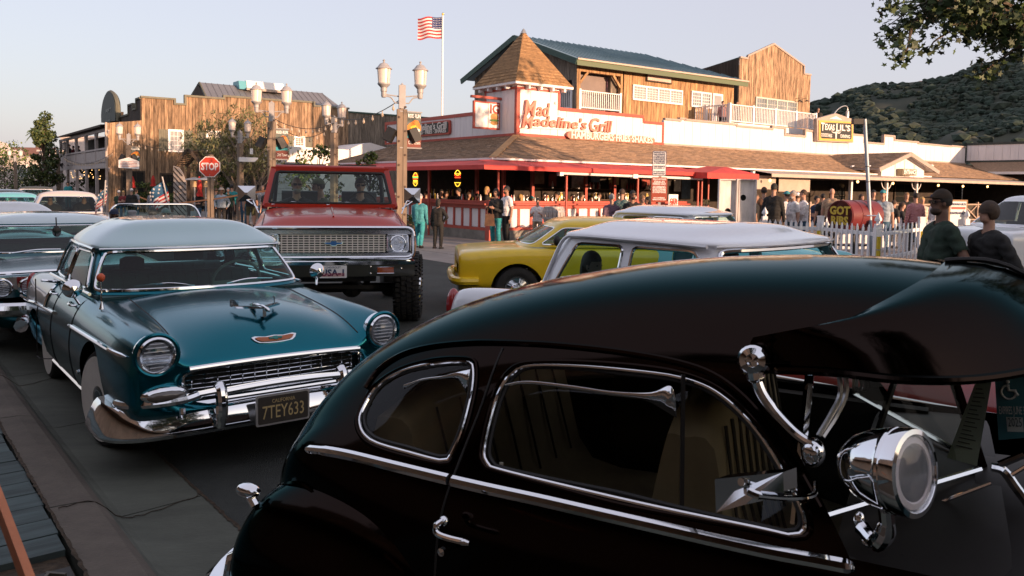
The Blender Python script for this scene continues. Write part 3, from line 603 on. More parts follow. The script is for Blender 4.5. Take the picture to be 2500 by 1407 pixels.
# ---------------------------------------------------------------- timber upper storey with the metal roof
def upper():
 y0 = 8.0; x0, x1 = 10.7, 22.5; b = frthing('timber_building', 'orange stained timber upper storey with blue metal gable roof behind the turret', 'building', g)
 ez = 8.0; dep = 8.7; rz = 9.65; ym = y0+dep/2
 bx('wall_core', WOODD, b, x0+3.9, x1, y0, y0+dep, 3.5, 7.9)
 rs = random.Random(4)
 xo = g.ony(1518, 200, y0)[0]
 board_row(b, WOODO, 'x', y0, xo+.12, x1+.1, 3.6, 7.95, .2, 'board', .012, rs=rs)
 bx('wall_band', WOODO, b, x0+.3, xo, y0-.03, y0+.05, 4.6, 5.56)
 
 pz0 = g.ony(1450, 268, y0)[2]
 def post(px, w=.22): x = g.ony(px, 200, y0)[0]; MB().box(x-w/2, x+w/2, y0-.06, y0+w, 4.6, 7.75).build('porch_post', WOODO, b); return x
 pl = post(1411); pr = post(1516, .14)
 MB().box(pl, pr, y0-.05, y0+.2, 7.4, 7.72).build('porch_beam', WOODO, b)
 for s, x in ((1, pl+.1), (-1, pr-.07)): MB().bar((x, y0, 6.85), (x+s*.5, y0, 7.4), .12, .12).build('brace', WOODO, b)
 MB().box(pl+.1, pr-.07, y0+.5, y0+.54, 5.5, 7.4).build('porch_screen', M('bronze_screen', (.2, .155, .14), rough=.6, var=.15, scale=.8), b)
 MB().box(x0-.02, pr, y0+.05, y0+3.4, 5.3, 5.45).build('porch_floor', WOODD, b)
 railing(b, 'x', y0-.02, pl+.1, pr-.06, pz0-.05, .93, WHITE)
 railing(b, 'y', x0-.02, y0+.3, y0+2.2, pz0-.05, .93, WHITE)
 
 gz = lambda y: ez-.12+(rz-ez)*max(0, 1-abs(y-ym)/(dep/2))
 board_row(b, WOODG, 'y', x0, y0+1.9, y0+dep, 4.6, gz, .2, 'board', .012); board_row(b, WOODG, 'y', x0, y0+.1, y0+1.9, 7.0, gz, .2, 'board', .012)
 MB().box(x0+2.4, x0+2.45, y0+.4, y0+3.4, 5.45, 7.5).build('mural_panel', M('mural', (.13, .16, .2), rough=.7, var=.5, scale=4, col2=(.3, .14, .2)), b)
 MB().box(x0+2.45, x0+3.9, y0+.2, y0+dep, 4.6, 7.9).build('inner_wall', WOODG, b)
 MB().box(x0-.05, x0+.2, y0-.03, y0+.3, 5.4, 7.7).build('porch_post', WOODG, b)
 
 blue = M('blue_metal_roof', (.16, .25, .29), rough=.35, metal=.35, var=.12, scale=.7); o = .55
 xr0, xr1 = x0-.55, x1+.6; yA, yB = y0-.6, y0+dep+.6; zE = ez-.12
 def slab(nm, P, th, m):
  P = [Vector(p) for p in P]; V = P+[p-Vector((0, 0, th)) for p in P]; ob = mesh(nm, V, [(0, 1, 2, 3), (7, 6, 5, 4), (0, 4, 5, 1), (1, 5, 6, 2), (2, 6, 7, 3), (3, 7, 4, 0)], m, b); fixn(ob.data); return ob
 slab('roof', [(xr0, yA, zE), (xr1, yA, zE+.1), (xr1-3.2, ym, rz+.05), (xr0, ym, rz)], .06, blue); slab('roof', [(xr0, ym, rz-.001), (xr1-3.2, ym, rz+.05), (xr1, yB, zE+.1), (xr0, yB, zE)], .06, blue)
 n = 32; me = None
 for i in range(1, n):
  xx = xr0+(xr1-xr0)*i/n; top = ym if xx < xr1-3.2 else yA+(ym-yA)*(xr1-xx)/3.2; f = (top-yA)/(ym-yA)
  MB().bar((xx, yA+.02, zE+.1*i/n+.01), (xx, top, zE+.1*i/n+(rz-zE)*f+.02), .03, .045).build('roof_seam', blue, b)
 MB().bar((xr0-.01, yA, zE-.16), (xr0-.01, ym, rz-.14), .08, .28).bar((xr0-.011, ym, rz-.14), (xr0-.011, yB, zE-.16), .08, .28).build('gable_fascia', GREEN, b)
 sage2 = M('sage_fascia', (.1, .13, .07), rough=.6)
 MB().bar((xr0, yA, zE-.2), (xr1, yA, zE-.1), .06, .24).build('eave_fascia', sage2, b); MB().bar((xr0, yA-.05, zE-.03), (xr1, yA-.05, zE+.07), .1, .08).build('gutter', M('copper_gutter', (.5, .38, .3), rough=.4), b)
 
 def W(l, r, t, bt, **k):
  p, q = g.ony(l, t, y0-.05), g.ony(r, bt, y0-.05); window(b, 'x', y0-.03, p[0], q[0], q[2], p[2], frame=WHITE, **k)
 W(1547, 1662, 211, 253, nx=4, nz=5, mull=4, pane=PANEL_); W(1690, 1732, 226, 262, nx=4, nz=4, mull=2)
 p, q = g.ony(1737, 228, y0), g.ony(1760, 275, y0); d = MB().box(p[0], q[0], y0-.12, y0-.03, 5.4, p[2]).build('door', WHITE, b); MB().box(p[0]+.12, q[0]-.12, y0-.13, y0-.121, 5.9, p[2]-.12).build('pane', PANEL_, d)
 p, q = g.ony(1575, 177, y0), g.ony(1636, 207, y0)
 t = frthing('faded_wall_sign', 'faded blank pinkish board sign above the row of four windows', 'sign', g)
 MB().box(p[0], q[0], y0-.12, y0-.05, q[2], p[2]).build('frame', WOODD, t); MB().box(p[0]+.07, q[0]-.07, y0-.135, y0-.119, q[2]+.07, p[2]-.07).build('board', M('faded_sign', (.6, .42, .36), rough=.7, var=.14, scale=3, stretch=(4, 1, .5)), t)
 
 c = frthing('false_front_building', 'weathered board false front with peaked parapet above the white deck', 'building', g); yf = 9.0
 X0, X1 = g.ony(1805, 150, yf)[0], 31.7
 def top(x):
  xa, xb = 25.1, 30.9; za, zb_, zm = 9.75, 9.75, 10.75
  if x < xa: return 9.6
  if x > xb: return 9.25
  m = 27.6; return za+(zm-za)*(x-xa)/(m-xa) if x < m else zm-(zm-zb_)*(x-m)/(xb-m)
 wd = M('streaked_board', (.2, .12, .065), rough=.85, var=.65, scale=2.2, bump=.5, stretch=(4, 4, .55), col2=(.5, .33, .2), perobj=.2)
 board_row(c, wd, 'x', yf, X0, X1, 5.0, top, .19, 'board', .012); bx('wall_core', WOODD, c, X0, X1, yf+.01, yf+6, 4, 9.2)
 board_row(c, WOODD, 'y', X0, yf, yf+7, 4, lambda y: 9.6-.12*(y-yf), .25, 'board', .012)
 P = [(X0, 9.6), (25.1, 9.6), (25.1, 9.76), (27.6, 10.76), (30.9, 9.76), (30.9, 9.26), (31.7, 9.26)]; mb = MB()
 for i in range(len(P)-1): mb.bar((P[i][0], yf-.02, P[i][1]+.05), (P[i+1][0], yf-.02, P[i+1][1]+.05), .14, .1)
 mb.build('parapet_cap', TAUPE, c)
 MB().bar((X0+.1, yf-.05, 9.62), (X0+.1, yf+7, 8.6), .1, .14).build('side_fascia', GREEN, c)
 p, q = g.ony(1845, 240, yf), g.ony(1941, 272, yf); window(c, 'x', yf-.03, p[0], q[0], p[2]-1.45, p[2], 4, 5, mull=4, frame=M('pale_sash', (.5, .5, .44), rough=.5))
 for px in (1951, 1968):
  p = g.ony(px, 248, yf-.3); MB().lathe([(.01, .1), (.05, .08), (.17, 0)], 10, o=(p[0], yf-.35, p[2])).tube([(p[0], yf-.35, p[2]+.1), (p[0], yf-.3, p[2]+.22), (p[0], yf-.03, p[2]+.18)], .015, 6).build('barn_lamp', M('lamp_dark', (.06, .05, .04), rough=.5), c, smooth=True)
 
 d = frthing('white_deck', 'white balcony deck with balustrade on braced posts above the tavern parapet', 'balcony', g); yd = 5.6
 dx0, dx1 = g.ony(1783, 258, yd)[0], g.ony(1992, 300, yd)[0]; dz = g.ony(1783, 300, yd)[2]
 MB().box(dx0, dx1, yd, yd+3.4, dz-.14, dz).build('deck_floor', WHITE, d); MB().box(dx0, dx1, yd-.04, yd, dz-.3, dz+.02).build('fascia', WHITE, d)
 railing(d, 'x', yd+.03, dx0, dx1, dz, .98, WHITE, step=.14); railing(d, 'y', dx0+.03, yd+.1, yd+3.2, dz, .98, WHITE, step=.14)
 for px in (1830, 1927):
  x = g.ony(px, 320, yd+.2)[0]; MB().box(x-.09, x+.09, yd+.1, yd+.28, 4.0, dz-.14).build('post', WHITE, d)
  for s in (-1, 1): MB().bar((x, yd+.19, dz-.85), (x+s*.65, yd+.19, dz-.15), .12, .12).build('brace', WHITE, d)
 
 board_row(b, WOODO, 'x', 8.6, x1+.1, 33, 3.8, 5.3, .2, 'board', .012)
upper()
# ---------------------------------------------------------------- tavern next to the grill
def tavern():
 a = 4.3; b = frthing('tavern_building', 'white board tavern front with taupe stepped parapet, brown shingle roof and shaded patio', 'restaurant', g)
 dark = MATS['patio_shade_wall']; xs = 12.82
 segs = [(1659, 295), (1671, 293), (1797, 301), (1884, 314), (1915, 314), (1964, 334), (1993, 322), (2109, 328), (2156, 352), (2182, 334), (2240, 347), (2322, 356), (2357, 360)]
 pxs = [1619]+[s[0] for s in segs]; steps = []
 for i, (px, py) in enumerate(segs): steps.append((g.ony(px, py, a)[0], g.ony((pxs[i]+px)/2, py, a)[2]))
 u = xs; n = 0
 for xe, z in steps: board_row(b, WBOARD, 'x', a, u, xe, 3.83, z-.02, .55, 'board', .014, face=-1); u = xe
 mb = MB(); u = xs
 for xe, z in steps: mb.box(u, xe, a+.001, a+.12, 3.7, z); u = xe
 mb.build('parapet_core', WBOARD, b)
 cap_steps(b, 'x', a, xs+.08, steps, TAUPE, .085, .1)
 MB().box(xs, 43.3, a-.07, a-.03, 3.8, 3.9).build('base_trim', TAUPE, b)
 
 x0 = g.ony(1838, 425, .2)[0]
 MB().add([(x0, .26, 2.65), (43, .26, 2.65), (43, -.75, 2.5), (x0, -.75, 2.5), (43, -.76, 2.36), (x0, -.76, 2.36)], [(0, 1, 2, 3), (3, 2, 4, 5)]).build('patio_canvas', FABT, b)
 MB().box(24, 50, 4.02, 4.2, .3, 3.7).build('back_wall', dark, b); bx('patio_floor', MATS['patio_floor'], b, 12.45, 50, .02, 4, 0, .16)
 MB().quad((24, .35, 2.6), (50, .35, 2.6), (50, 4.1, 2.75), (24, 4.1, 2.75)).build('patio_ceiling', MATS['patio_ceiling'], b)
 for px in (1838, 2078, 2165, 2238): p = g.ony(px, 450, 0.1)[0]; MB().box(p-.07, p+.07, .05, .19, .1, 2.6).build('post', WHITE, b)
 for px in (2165, 2238):
  p = g.ony(px, 450, .1)[0]
  for s in (-1, 1): MB().tube([(p+s*(.08+.42*math.sin(t)), .12, 1.95+.42*(1-math.cos(t))) for t in np.linspace(0, math.pi/2, 7)], .025, 6).build('curved_bracket', WHITE, b, smooth=True)
 bulb = M('warm_bulb', (1, .55, .2), emit=2.2)
 for px, py in ((2094, 444), (2291, 453), (2351, 455), (2411, 456), (2180, 448), (1880, 441)): p = g.ony(px, py, -.5); MB().ell(p, .06, .06, .07, 8, 6).build('bulb', bulb, b, smooth=True)
 
 for px0, px1 in ((2030, 2062), (2185, 2230), (2330, 2380)): p, q = g.ony(px0, 450, 3.98)[0], g.ony(px1, 450, 3.98)[0]; window(b, 'x', 4.0, p, q, 1.2, 2.3, 2, 3, frame=WOODD, pane=M('dark_pane', (.02, .022, .022), rough=.1))
 
 yf = .0; l, r = g.ony(2152, 420, yf)[0], g.ony(2256, 420, yf)[0]; zb = g.ony(2200, 442, yf)[2]; ze = g.ony(2152, 402, yf)[2]; zp = g.ony(2230, 378, yf)[2]; xm = (l+r)/2
 gl = MB().add([(l, yf, zb), (r, yf, zb), (r, yf, ze), (xm, yf, zp), (l, yf, ze), (l, 4, zb), (l, 4, ze), (r, 4, zb), (r, 4, ze)], [(0, 1, 2, 3, 4), (0, 4, 6, 5), (1, 7, 8, 2)]).build('entrance_gable', WBOARD, b)
 mb = MB()
 for t in (.3, .52, .75): x = l+(r-l)*t; mb.box(x-.012, x+.012, yf-.012, yf-.001, zb+.1, zp-.3-abs(x-xm)*.22)
 mb.build('batten', TAUPE, b)
 o = .9; sl = (zp-ze)/(xm-l)
 for s in (-1, 1):
  xe = xm+s*((r-l)/2+o); z1 = zp-sl*((r-l)/2+o)
  shingled(b, (xe, yf-.35, z1+.06), (xe, 3.9, z1+.06), (xm, 3.9, zp+.08), (xm, yf-.35, zp+.08), SHING, seed=8+s)
  MB().add([(xe, yf-.34, z1), (xe, 3.9, z1), (xm, 3.9, zp+.03), (xm, yf-.34, zp+.03)], [(0, 1, 2, 3)]).build('soffit', WHITE, b)
  MB().bar((xe, yf-.37, z1-.04), (xm, yf-.37, zp-.02), .06, .2).build('bargeboard', TAUPE, b)
  MB().bar((xe, yf-.35, z1), (xe, 3.9, z1), .07, .07).build('gutter', TAUPE, b)
 for i in range(4): MB().tube([(l-.75, .3+i*.9, ze-.12), (l, .3+i*.9, ze-.08)], .06, 8).build('rafter_tail', WHITE, b)
 p = g.ony(2275, 404, yf-.2); MB().lathe([(.02, .06), (.1, 0), (.09, -.05), (0, -.06)], 10, o=p).build('flood_lamp', M('lamp_globe', (.8, .78, .7), rough=.3), b, smooth=True)
 t = frthing('entrance_sign', 'small dark box sign reading ENTRANCE on the white entrance gable', 'sign', g)
 x0_, x1_ = g.ony(2193, 420, yf-.1)[0], g.ony(2227, 420, yf-.1)[0]; z0_, z1_ = g.ony(2210, 429, yf-.1)[2], g.ony(2210, 413, yf-.1)[2]
 bx('box', M('sign_tan', (.3, .25, .17), rough=.6), t, x0_, x1_, yf-.34, yf-.02, z0_, z1_); bx('face', M('sign_black', (.03, .03, .028), rough=.5), t, x0_+.06, x1_-.06, yf-.352, yf-.34, z0_+.05, z1_-.05)
 o = text('letters', 'ENTRANCE', M('sign_letter_white', (.8, .76, .7), rough=.5), t, .3, ((x0_+x1_)/2, yf-.356, (z0_+z1_)/2), off=.01); bpy.context.view_layer.update(); o.scale = ((x1_-x0_-.2)/o.dimensions.x, 1.0, 1)
 
 for i, (pa, pb) in enumerate(((1842, 1893), (1901, 1977))):
  p, q = g.ony(pa, 455, -.1), g.ony(pb, 455, -.1); z = g.ony((pa+pb)/2, 470-(6 if i == 0 else 0), -.1)[2]
  t = frthing('roll_shade', ['tan roll-down shade hanging beside the leaning game boards', 'wider tan roll-down shade hanging over the patio crowd'][i], 'shade', g, 'roll-down shades under the patio canvas'); bx('cloth', FABT, t, p[0], q[0], -.11, -.09, z, 2.42); MB().tube([(p[0], -.1, z), (q[0], -.1, z)], .035, 8).build('hem_bar', WOODD, t)
 t = frthing('patio_rail', 'tan timber patio rail with X braces and mesh behind the picket fence', 'railing', g)
 tan = M('tan_rail', (.34, .25, .19), rough=.7, var=.15, scale=4); p0, p1 = g.ony(1976, 520, -.3)[0], 36
 MB().box(p0, p1, -.35, -.25, 1.12, 1.2).build('top_rail', tan, t); MB().box(p0, p1, -.34, -.26, .25, .32).build('bottom_rail', tan, t); k = 0; x = p0
 while x < p1:
  MB().box(x-.06, x+.06, -.36, -.24, .1, 1.3).build('post', tan, t); e = min(p1, x+1.7)
  MB().bar((x, -.3, .32), (e, -.3, 1.12), .05, .07).bar((x, -.31, 1.12), (e, -.31, .32), .05, .07).build('cross_brace', tan, t); x += 1.7
 MB().box(p0, p1, -.23, -.22, .32, 1.12).build('mesh_panel', M('rail_mesh', (.045, .035, .025), rough=.8, var=.4, scale=40), t)
 
 t = frthing('tavern_sign', 'gold and black gabled sign reading TEXAS LIL\'S with white longhorn skull', 'sign', g); ys = a-.3
 Pp = [(1996, 345), (2083, 349), (2084, 292), (2041, 277), (1994, 290)]
 def sc(P, k, c=(2040, 320)): return [(c[0]+(x-c[0])*k, c[1]+(y-c[1])*k) for x, y in P]
 f2 = lambda P: [(lambda q: (q[0], q[2]))(g.ony(x, y, ys)) for x, y in P]
 MB().prism(f2(Pp), ys, a-.1).build('frame', TAUPE, t)
 MB().prism(f2([(2024, 290), (2056, 293), (2041, 284)]), ys-.02, ys).build('gable_panel', WBOARD, t)
 gold = M('sign_gold', (.62, .38, .08), rough=.5, var=.08, scale=3); blk = MATS['sign_black']; wl = MATS['sign_letter_white']
 q = [(1998, 343), (2081, 346), (2081, 298), (1998, 294)]; MB().prism(f2(q), ys-.04, ys-.001).build('board', gold, t)
 q = roundp(f2([(2002, 338), (2077, 341), (2077, 302), (2002, 299)]), .16, 3); MB().prism(q, ys-.06, ys-.039).build('field', blk, t)
 def ln(s, x0, x1, yy, size, off):
  l, r = g.ony(x0, yy, ys-.07), g.ony(x1, yy+1.5, ys-.07); o = text('letters', s, wl, t, size, ((l[0]+r[0])/2, ys-.07, (l[2]+r[2])/2), ext=.01, off=off); bpy.context.view_layer.update(); o.scale = ((r[0]-l[0])/o.dimensions.x, 1, 1)
 ln('T', 2004, 2013, 310, .62, .012); ln('EXAS', 2014, 2037, 311, .46, .01); ln('L', 2041, 2049, 312, .6, .012); ln('IL\'S', 2050, 2075, 313, .46, .01); ln('COCKTAILS', 2004, 2031, 330, .26, .004); ln('DINING', 2052, 2075, 333, .26, .004)
 c = g.ony(2041, 322, ys-.06); horn = [(c[0]+s*.5*math.sin(u), ys-.07, c[2]-.02+.1*u*u-.1*abs(math.sin(u*1.6))) for s in (-1,) for u in np.linspace(1.35, 0, 8)]; horn += [(2*c[0]-p[0], p[1], p[2]) for p in horn[-2::-1]]
 MB().tube(horn, [.01+.025*math.sin(math.pi*i/(len(horn)-1)) for i in range(len(horn))], 6).build('longhorn', wl, t, smooth=True)
 MB().prism([(c[0]-.09, c[2]), (c[0]+.09, c[2]), (c[0]+.055, c[2]-.2), (c[0]+.045, c[2]-.4), (c[0]-.045, c[2]-.4), (c[0]-.055, c[2]-.2)], ys-.08, ys-.061).build('skull', wl, t)
 s0 = g.ony(2064, 286, a+.1); hoop = [(s0[0]+.45-.0*u, a+.1, s0[2]-.1) for u in (0,)]
 pts = [g.ony(x, y, a-.2) for x, y in ((2036, 279), (2045, 268), (2055, 261), (2064, 259), (2069, 263), (2069, 275))]
 MB().tube(cm(pts, 4, False), .03, 6).build('lamp_arm', M('galvanised', (.42, .43, .44), rough=.45, metal=.6), t, smooth=True); MB().lathe([(.09, 0), (.09, .35), (.05, .42)], 8, o=(pts[-1][0], pts[-1][1], pts[-1][2]-.3)).build('lamp_base', MATS['galvanised'], t, smooth=True)
 
 wing = frthing('white_wing', 'white board wing with dark trim standing in shade at the right edge', 'building', g); X = 43.3
 cool = WBOARD
 board_row(wing, cool, 'y', X, -9, 4.2, 4.05, 5.1, .5, 'board', .014); bx('wall_core', cool, wing, X+.01, X+8, -9, 4.25, 4, 5.15)
 MB().box(X-.07, X+.1, -9, 4.3, 5.1, 5.26).box(X-.07, X+.05, 4.18, 4.3, 3.95, 5.26).box(X-.05, X+.02, -9, 4.3, 3.93, 4.05).build('dark_trim', M('dark_green_trim', (.03, .04, .035), rough=.6), wing)
 zz = g.onx(2440, 425, X-1.2)[2]
 MB().add([(X, 4, 3.95), (X, -9, 3.95), (X-1.6, -9, 3.2), (X-1.6, 2.6, 3.2)], [(0, 1, 2, 3)]).build('skirt_roof', SHING, wing); MB().box(X-1.7, X-1.6, -9, 2.6, 3.08, 3.24).build('gutter', WHITE, wing)
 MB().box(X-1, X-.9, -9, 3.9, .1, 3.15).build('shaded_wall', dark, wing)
tavern()
# ---------------------------------------------------------------- timber western building at the left
w = Fr(-22.75, 45, 37)
def western():
 b = frthing('western_building', 'weathered brown board western building with stepped parapet and two-storey porch', 'building', w)
 pk = [(405, 241, 345), (425, 242, None), (452, 255, None), (476, 256, None), (545, 238, None), (700, 243, None), (765, 255, None), (850, 264, None)]
 segs = [(425, 241), (452, 253), (545, 238), (700, 240), (765, 255), (850, 264)]
 segs = [(426, 242), (452, 257), (546, 240), (700, 243), (766, 250), (850, 264)]
 steps = []; px0 = 345
 for px, py in segs: steps.append((w.ony(px, py, 0)[0], w.ony((px0+px)/2, py, 0)[2])); px0 = px
 xa = w.ony(345, 240, 0)[0]; xe = steps[-1][0]; f = step_fn(steps)
 board_row(b, WOODL, 'x', 0, 0, xa, .0, lambda x: 5.02+.14*x, .2, 'board', .014); u = xa
 for x2, z in steps: board_row(b, WOODL, 'x', 0, u, x2, 0, z, .2, 'board', .014); u = x2
 mb = MB(); u = xa
 for x2, z in steps: mb.box(u, x2, .004, .3, 0, z-.01); u = x2
 mb.box(0, xa, .004, .1, 0, 5.0).build('wall_core', WOODD, b)
 cap_steps(b, 'x', 0, xa, steps, SAGE, .12, .11)
 MB().box(-.12, -.01, -.06, .1, 0, 5.05).build('corner_trim', TAUPE, b)
 
 X = xa; cren = []; ys = [0, .9, 1.75, 2.6, 4.7, 5.6, 7.4, 8.4]; zs = [6.5, 6.0, 6.35, 5.85, 5.8, 5.95, 5.75, 5.9]
 Pp = [(345, 240, 6.5), (328, 258, 0), (305, 262, 0), (300, 272, 0)]
 y = 0; prof = [(1.0, 6.5), (1.9, 5.95), (3.1, 6.3), (6.3, 5.75), (7.8, 6.2), (8.6, 5.85), (9.6, 6.2)]
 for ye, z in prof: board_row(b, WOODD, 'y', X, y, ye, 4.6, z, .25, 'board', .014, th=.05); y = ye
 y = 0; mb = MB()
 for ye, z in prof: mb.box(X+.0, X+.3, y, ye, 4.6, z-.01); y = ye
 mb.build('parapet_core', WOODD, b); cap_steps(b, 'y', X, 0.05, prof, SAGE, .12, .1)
 t = frthing('arched_name_board', 'tall dark arched board with faded lettering above the porch', 'sign', w)
 pts = [w.onx(x, y, X-.1) for x, y in ((257, 300), (257, 275), (262, 245), (272, 226), (283, 232), (290, 250), (292, 275), (292, 296))]; pp = [(p[1], p[2]) for p in cm(pts, 4, False)]
 MB().prism(pp, X-.35, X-.02, ax=0).build('board', M('board_dark_green', (.03, .04, .033), rough=.6, var=.2, scale=3), t)
 cy = np.mean([p[0] for p in pp]); MB().tube([(X-.2, p[0], p[1]) for p in pp], .13, 6).build('rim', SAGE, t, smooth=True)
 text('letters', 'BLDG.', M('faded_letter', (.25, .27, .25), rough=.7), t, .45, (X-.36, cy, 5.55), (R(90), 0, R(-90)), off=.01); text('letters', 'FRONT ST', MATS['faded_letter'], t, .38, (X-.36, cy, 6.3), (R(90), 0, R(-90)), off=.01)
 
 pale = M('porch_paint', (.4, .35, .33), rough=.7, var=.12, scale=3, bump=.1)
 bx('porch_wall', WOODD, b, xa, xa+.3, .3, 18, 0, 4.8); bx('floor', pale, b, .0, xa, .1, 18, 2.62, 2.78); MB().add([(-.35, .05, 4.92), (-.35, 18.4, 4.92), (xa, 18.4, 5.15), (xa, .05, 5.15), (-.35, .05, 4.8), (-.35, 18.4, 4.8)], [(0, 1, 2, 3), (0, 4, 5, 1)]).build('porch_roof', WOODD, b)
 MB().box(-.03, .12, .1, 18, 4.6, 4.76).build('porch_beam', pale, b); MB().box(-.06, .0, .1, 18, 2.5, 2.8).build('floor_fascia', pale, b)
 yy = .12
 board_row(b, pale, 'y', .02, .2, 18, 2.92, 3.52, .22, 'rail_board', .02); MB().box(-.06, .1, .1, 18, 3.56, 3.66).build('handrail', pale, b); MB().box(-.04, .08, .1, 18, 2.84, 2.9).build('bottom_rail', pale, b)
 for px in (264, 237, 212, 188, 166, 150):
  y = max(.15, w.onx(px, 400, .05)[1]); MB().box(-.05, .12, y-.09, y+.09, 0, 4.7).build('porch_post', pale, b)
  for s in (-1, 1): MB().bar((.03, y, 4.15), (.03, y+s*.42, 4.6), .1, .08).build('post_brace', pale, b); MB().bar((.03, y, 2.05), (.03, y+s*.38, 2.5), .1, .08).build('post_brace', pale, b)
 for yw in (2.0, 5.2, 9.5): window(b, 'y', xa, yw, yw+1.0, 3.1, 4.4, 2, 3, frame=pale, pane=PANE, face=-1)
 for yw in (1.5, 4.6): bx('door', M('porch_door', (.09, .05, .03), rough=.6), b, xa-.06, xa-.01, yw, yw+1.1, .05, 2.2)
 
 def ws(l, r, tt, bb, sh=True, pane=PANEL_):
  p, q = w.ony(l, tt, -.05), w.ony(r, bb, -.05); window(b, 'x', -.03, p[0], q[0], q[2], p[2], 3, 4, pane=pane, fw=.12)
  if sh:
   for s in (-1, 1):
    x0, x1 = (p[0]-.62, p[0]-.14) if s < 0 else (q[0]+.14, q[0]+.62); o = MB().box(x0, x1, -.1, -.035, q[2]-.1, p[2]+.1).build('shutter', SAGE, b)
    for k in range(1, 4): MB().box(x0+(x1-x0)*k/4-.008, x0+(x1-x0)*k/4+.008, -.108, -.1, q[2]-.08, p[2]+.08).build('batten', M('sage_dark', (.08, .08, .055), rough=.7), o)
 ws(415, 443, 321, 367); ws(508, 534, 324, 366, pane=M('shade_pane', (.2, .17, .15), rough=.15, var=.15, scale=2)); ws(721, 740, 337, 356, pane=MATS['shade_pane'])
 
 rr = frthing('metal_roof_hall', 'grey metal gable roof with white vent box rising behind the timber parapet', 'building', w); yr = 6.0
 grey = M('grey_metal_roof', (.2, .195, .2), rough=.4, metal=.3, var=.12, scale=.8)
 A, B_ = w.ony(512, 238, 2.0), w.ony(846, 262, 2.0); rA, rB = w.ony(487, 203, 5.2), w.ony(786, 226, 5.2); L = w.ony(465, 238, 8.6)
 xl, xr = A[0], B_[0]; ze = 6.6; zr = (rA[2]+rB[2])/2
 mb = MB(); mb.add([(xl, 2, ze), (xr+.4, 2, ze), (rB[0], 5.2, zr), (rA[0], 5.2, zr)], [(0, 1, 2, 3)]); mb.add([(rA[0], 5.2, zr), (rB[0], 5.2, zr), (xr+.4, 8.6, ze), (xl, 8.6, ze)], [(0, 1, 2, 3)]); mb.build('roof', grey, rr)
 n = 22
 for i in range(n+1):
  x = xl+(rB[0]-xl)*i/n; MB().bar((x, 2.01, ze+.01), (rA[0]+(rB[0]-rA[0])*i/n, 5.2, zr+.01), .03, .04).build('roof_seam', grey, rr)
 MB().add([(xl+.15, 2.2, 4.8), (xl+.15, 2.2, ze-.05), (xl+.15, 5.2, zr-.1), (xl+.15, 8.4, ze-.05), (xl+.15, 8.4, 4.8)], [(0, 1, 2, 3, 4)]).build('gable_wall', WOODD, rr); bx('hall_wall', WOODD, rr, xl+.16, xr, 2.3, 8.3, 3, ze-.05)
 MB().bar((xl, 1.95, ze-.05), (rA[0], 5.2, zr-.04), .08, .16).bar((rA[0], 5.2, zr-.04), (xl, 8.6, ze-.05), .08, .16).build('gable_trim', SAGE, rr)
 v0, v1 = w.ony(600, 205, 4.6), w.ony(690, 212, 4.6); zt = w.ony(640, 201, 4.6)[2]; MB().prism([(4.3, zr-.25), (4.5, zt), (5.7, zt), (5.9, zr-.25)], v0[0], v1[0], ax=0).build('vent_box', WHITE, rr); MB().box(v0[0]-.1, v1[0]+.25, 4.1, 4.3, zr-.36, zr-.2).build('vent_lip', TAUPE, rr)
 MB().prism([(4.35, zr-.3), (4.55, zt-.05), (5.65, zt-.05), (5.85, zr-.3)], v0[0]-.5, v0[0]-.01, ax=0).build('vent_louvre', M('teal_louvre', (.1, .32, .38), rough=.4), rr)
 
 f2 = frthing('dark_board_wall', 'dark grey board wall with green coping between the timber building and the grill', 'wall', w)
 xz = w.ony(985, 276, 1.5)[0]; zt = w.ony(900, 279, 1.5)[2]; board_row(f2, WOODG, 'x', 1.5, xe+.1, xz+6, .2, zt, .24, 'board', .014); bx('coping', GREEN, f2, xe+.1, xz+6, 1.4, 1.6, zt, zt+.1); bx('wall_core', WOODD, f2, xe+.1, xz+6, 1.505, 1.7, 0, zt-.01)
 st = frthing('white_stucco_building', 'low white stucco building with sloping parapet behind the lamp posts', 'building', w); yq = -4
 P = [(700, 357), (850, 366), (880, 353), (905, 349), (948, 362), (948, 470), (700, 470)]; q = [(lambda v: (v[0], v[2]))(w.ony(x, y, yq)) for x, y in P]
 q[5] = (q[5][0], 0); q[6] = (q[6][0], 0); MB().prism(q, yq, yq+5).build('walls', M('white_stucco', (.74, .7, .68), rough=.8, var=.06, scale=3, bump=.15), st)
 c0, c1 = w.ony(655, 400, yq-1.5), w.ony(735, 400, yq-1.5); zt = c0[2]+.15; mb = None
 for i in range(9): z = .3+i*(zt-.3)/9; MB().box(c0[0], c1[0], yq-1.52-.02*(i % 2), yq-1.4, z, z+(zt-.3)/9-.012).build('clapboard', M('grey_clapboard', (.42, .42, .43), rough=.7, var=.1, scale=3), st)
 bx('annex_core', WOODD, st, c0[0], c1[0], yq-1.4, yq, 0, zt-.02)
 
 for l, r, zt_ in ((300, 350, 2.3), (395, 425, 2.2), (560, 640, 2.3)): p, q = w.ony(l, 450, -.05)[0], w.ony(r, 450, -.05)[0]; window(b, 'x', -.03, p, q, .5, zt_, 3, 2, frame=WOODD, pane=MATS['dark_pane'])
western()
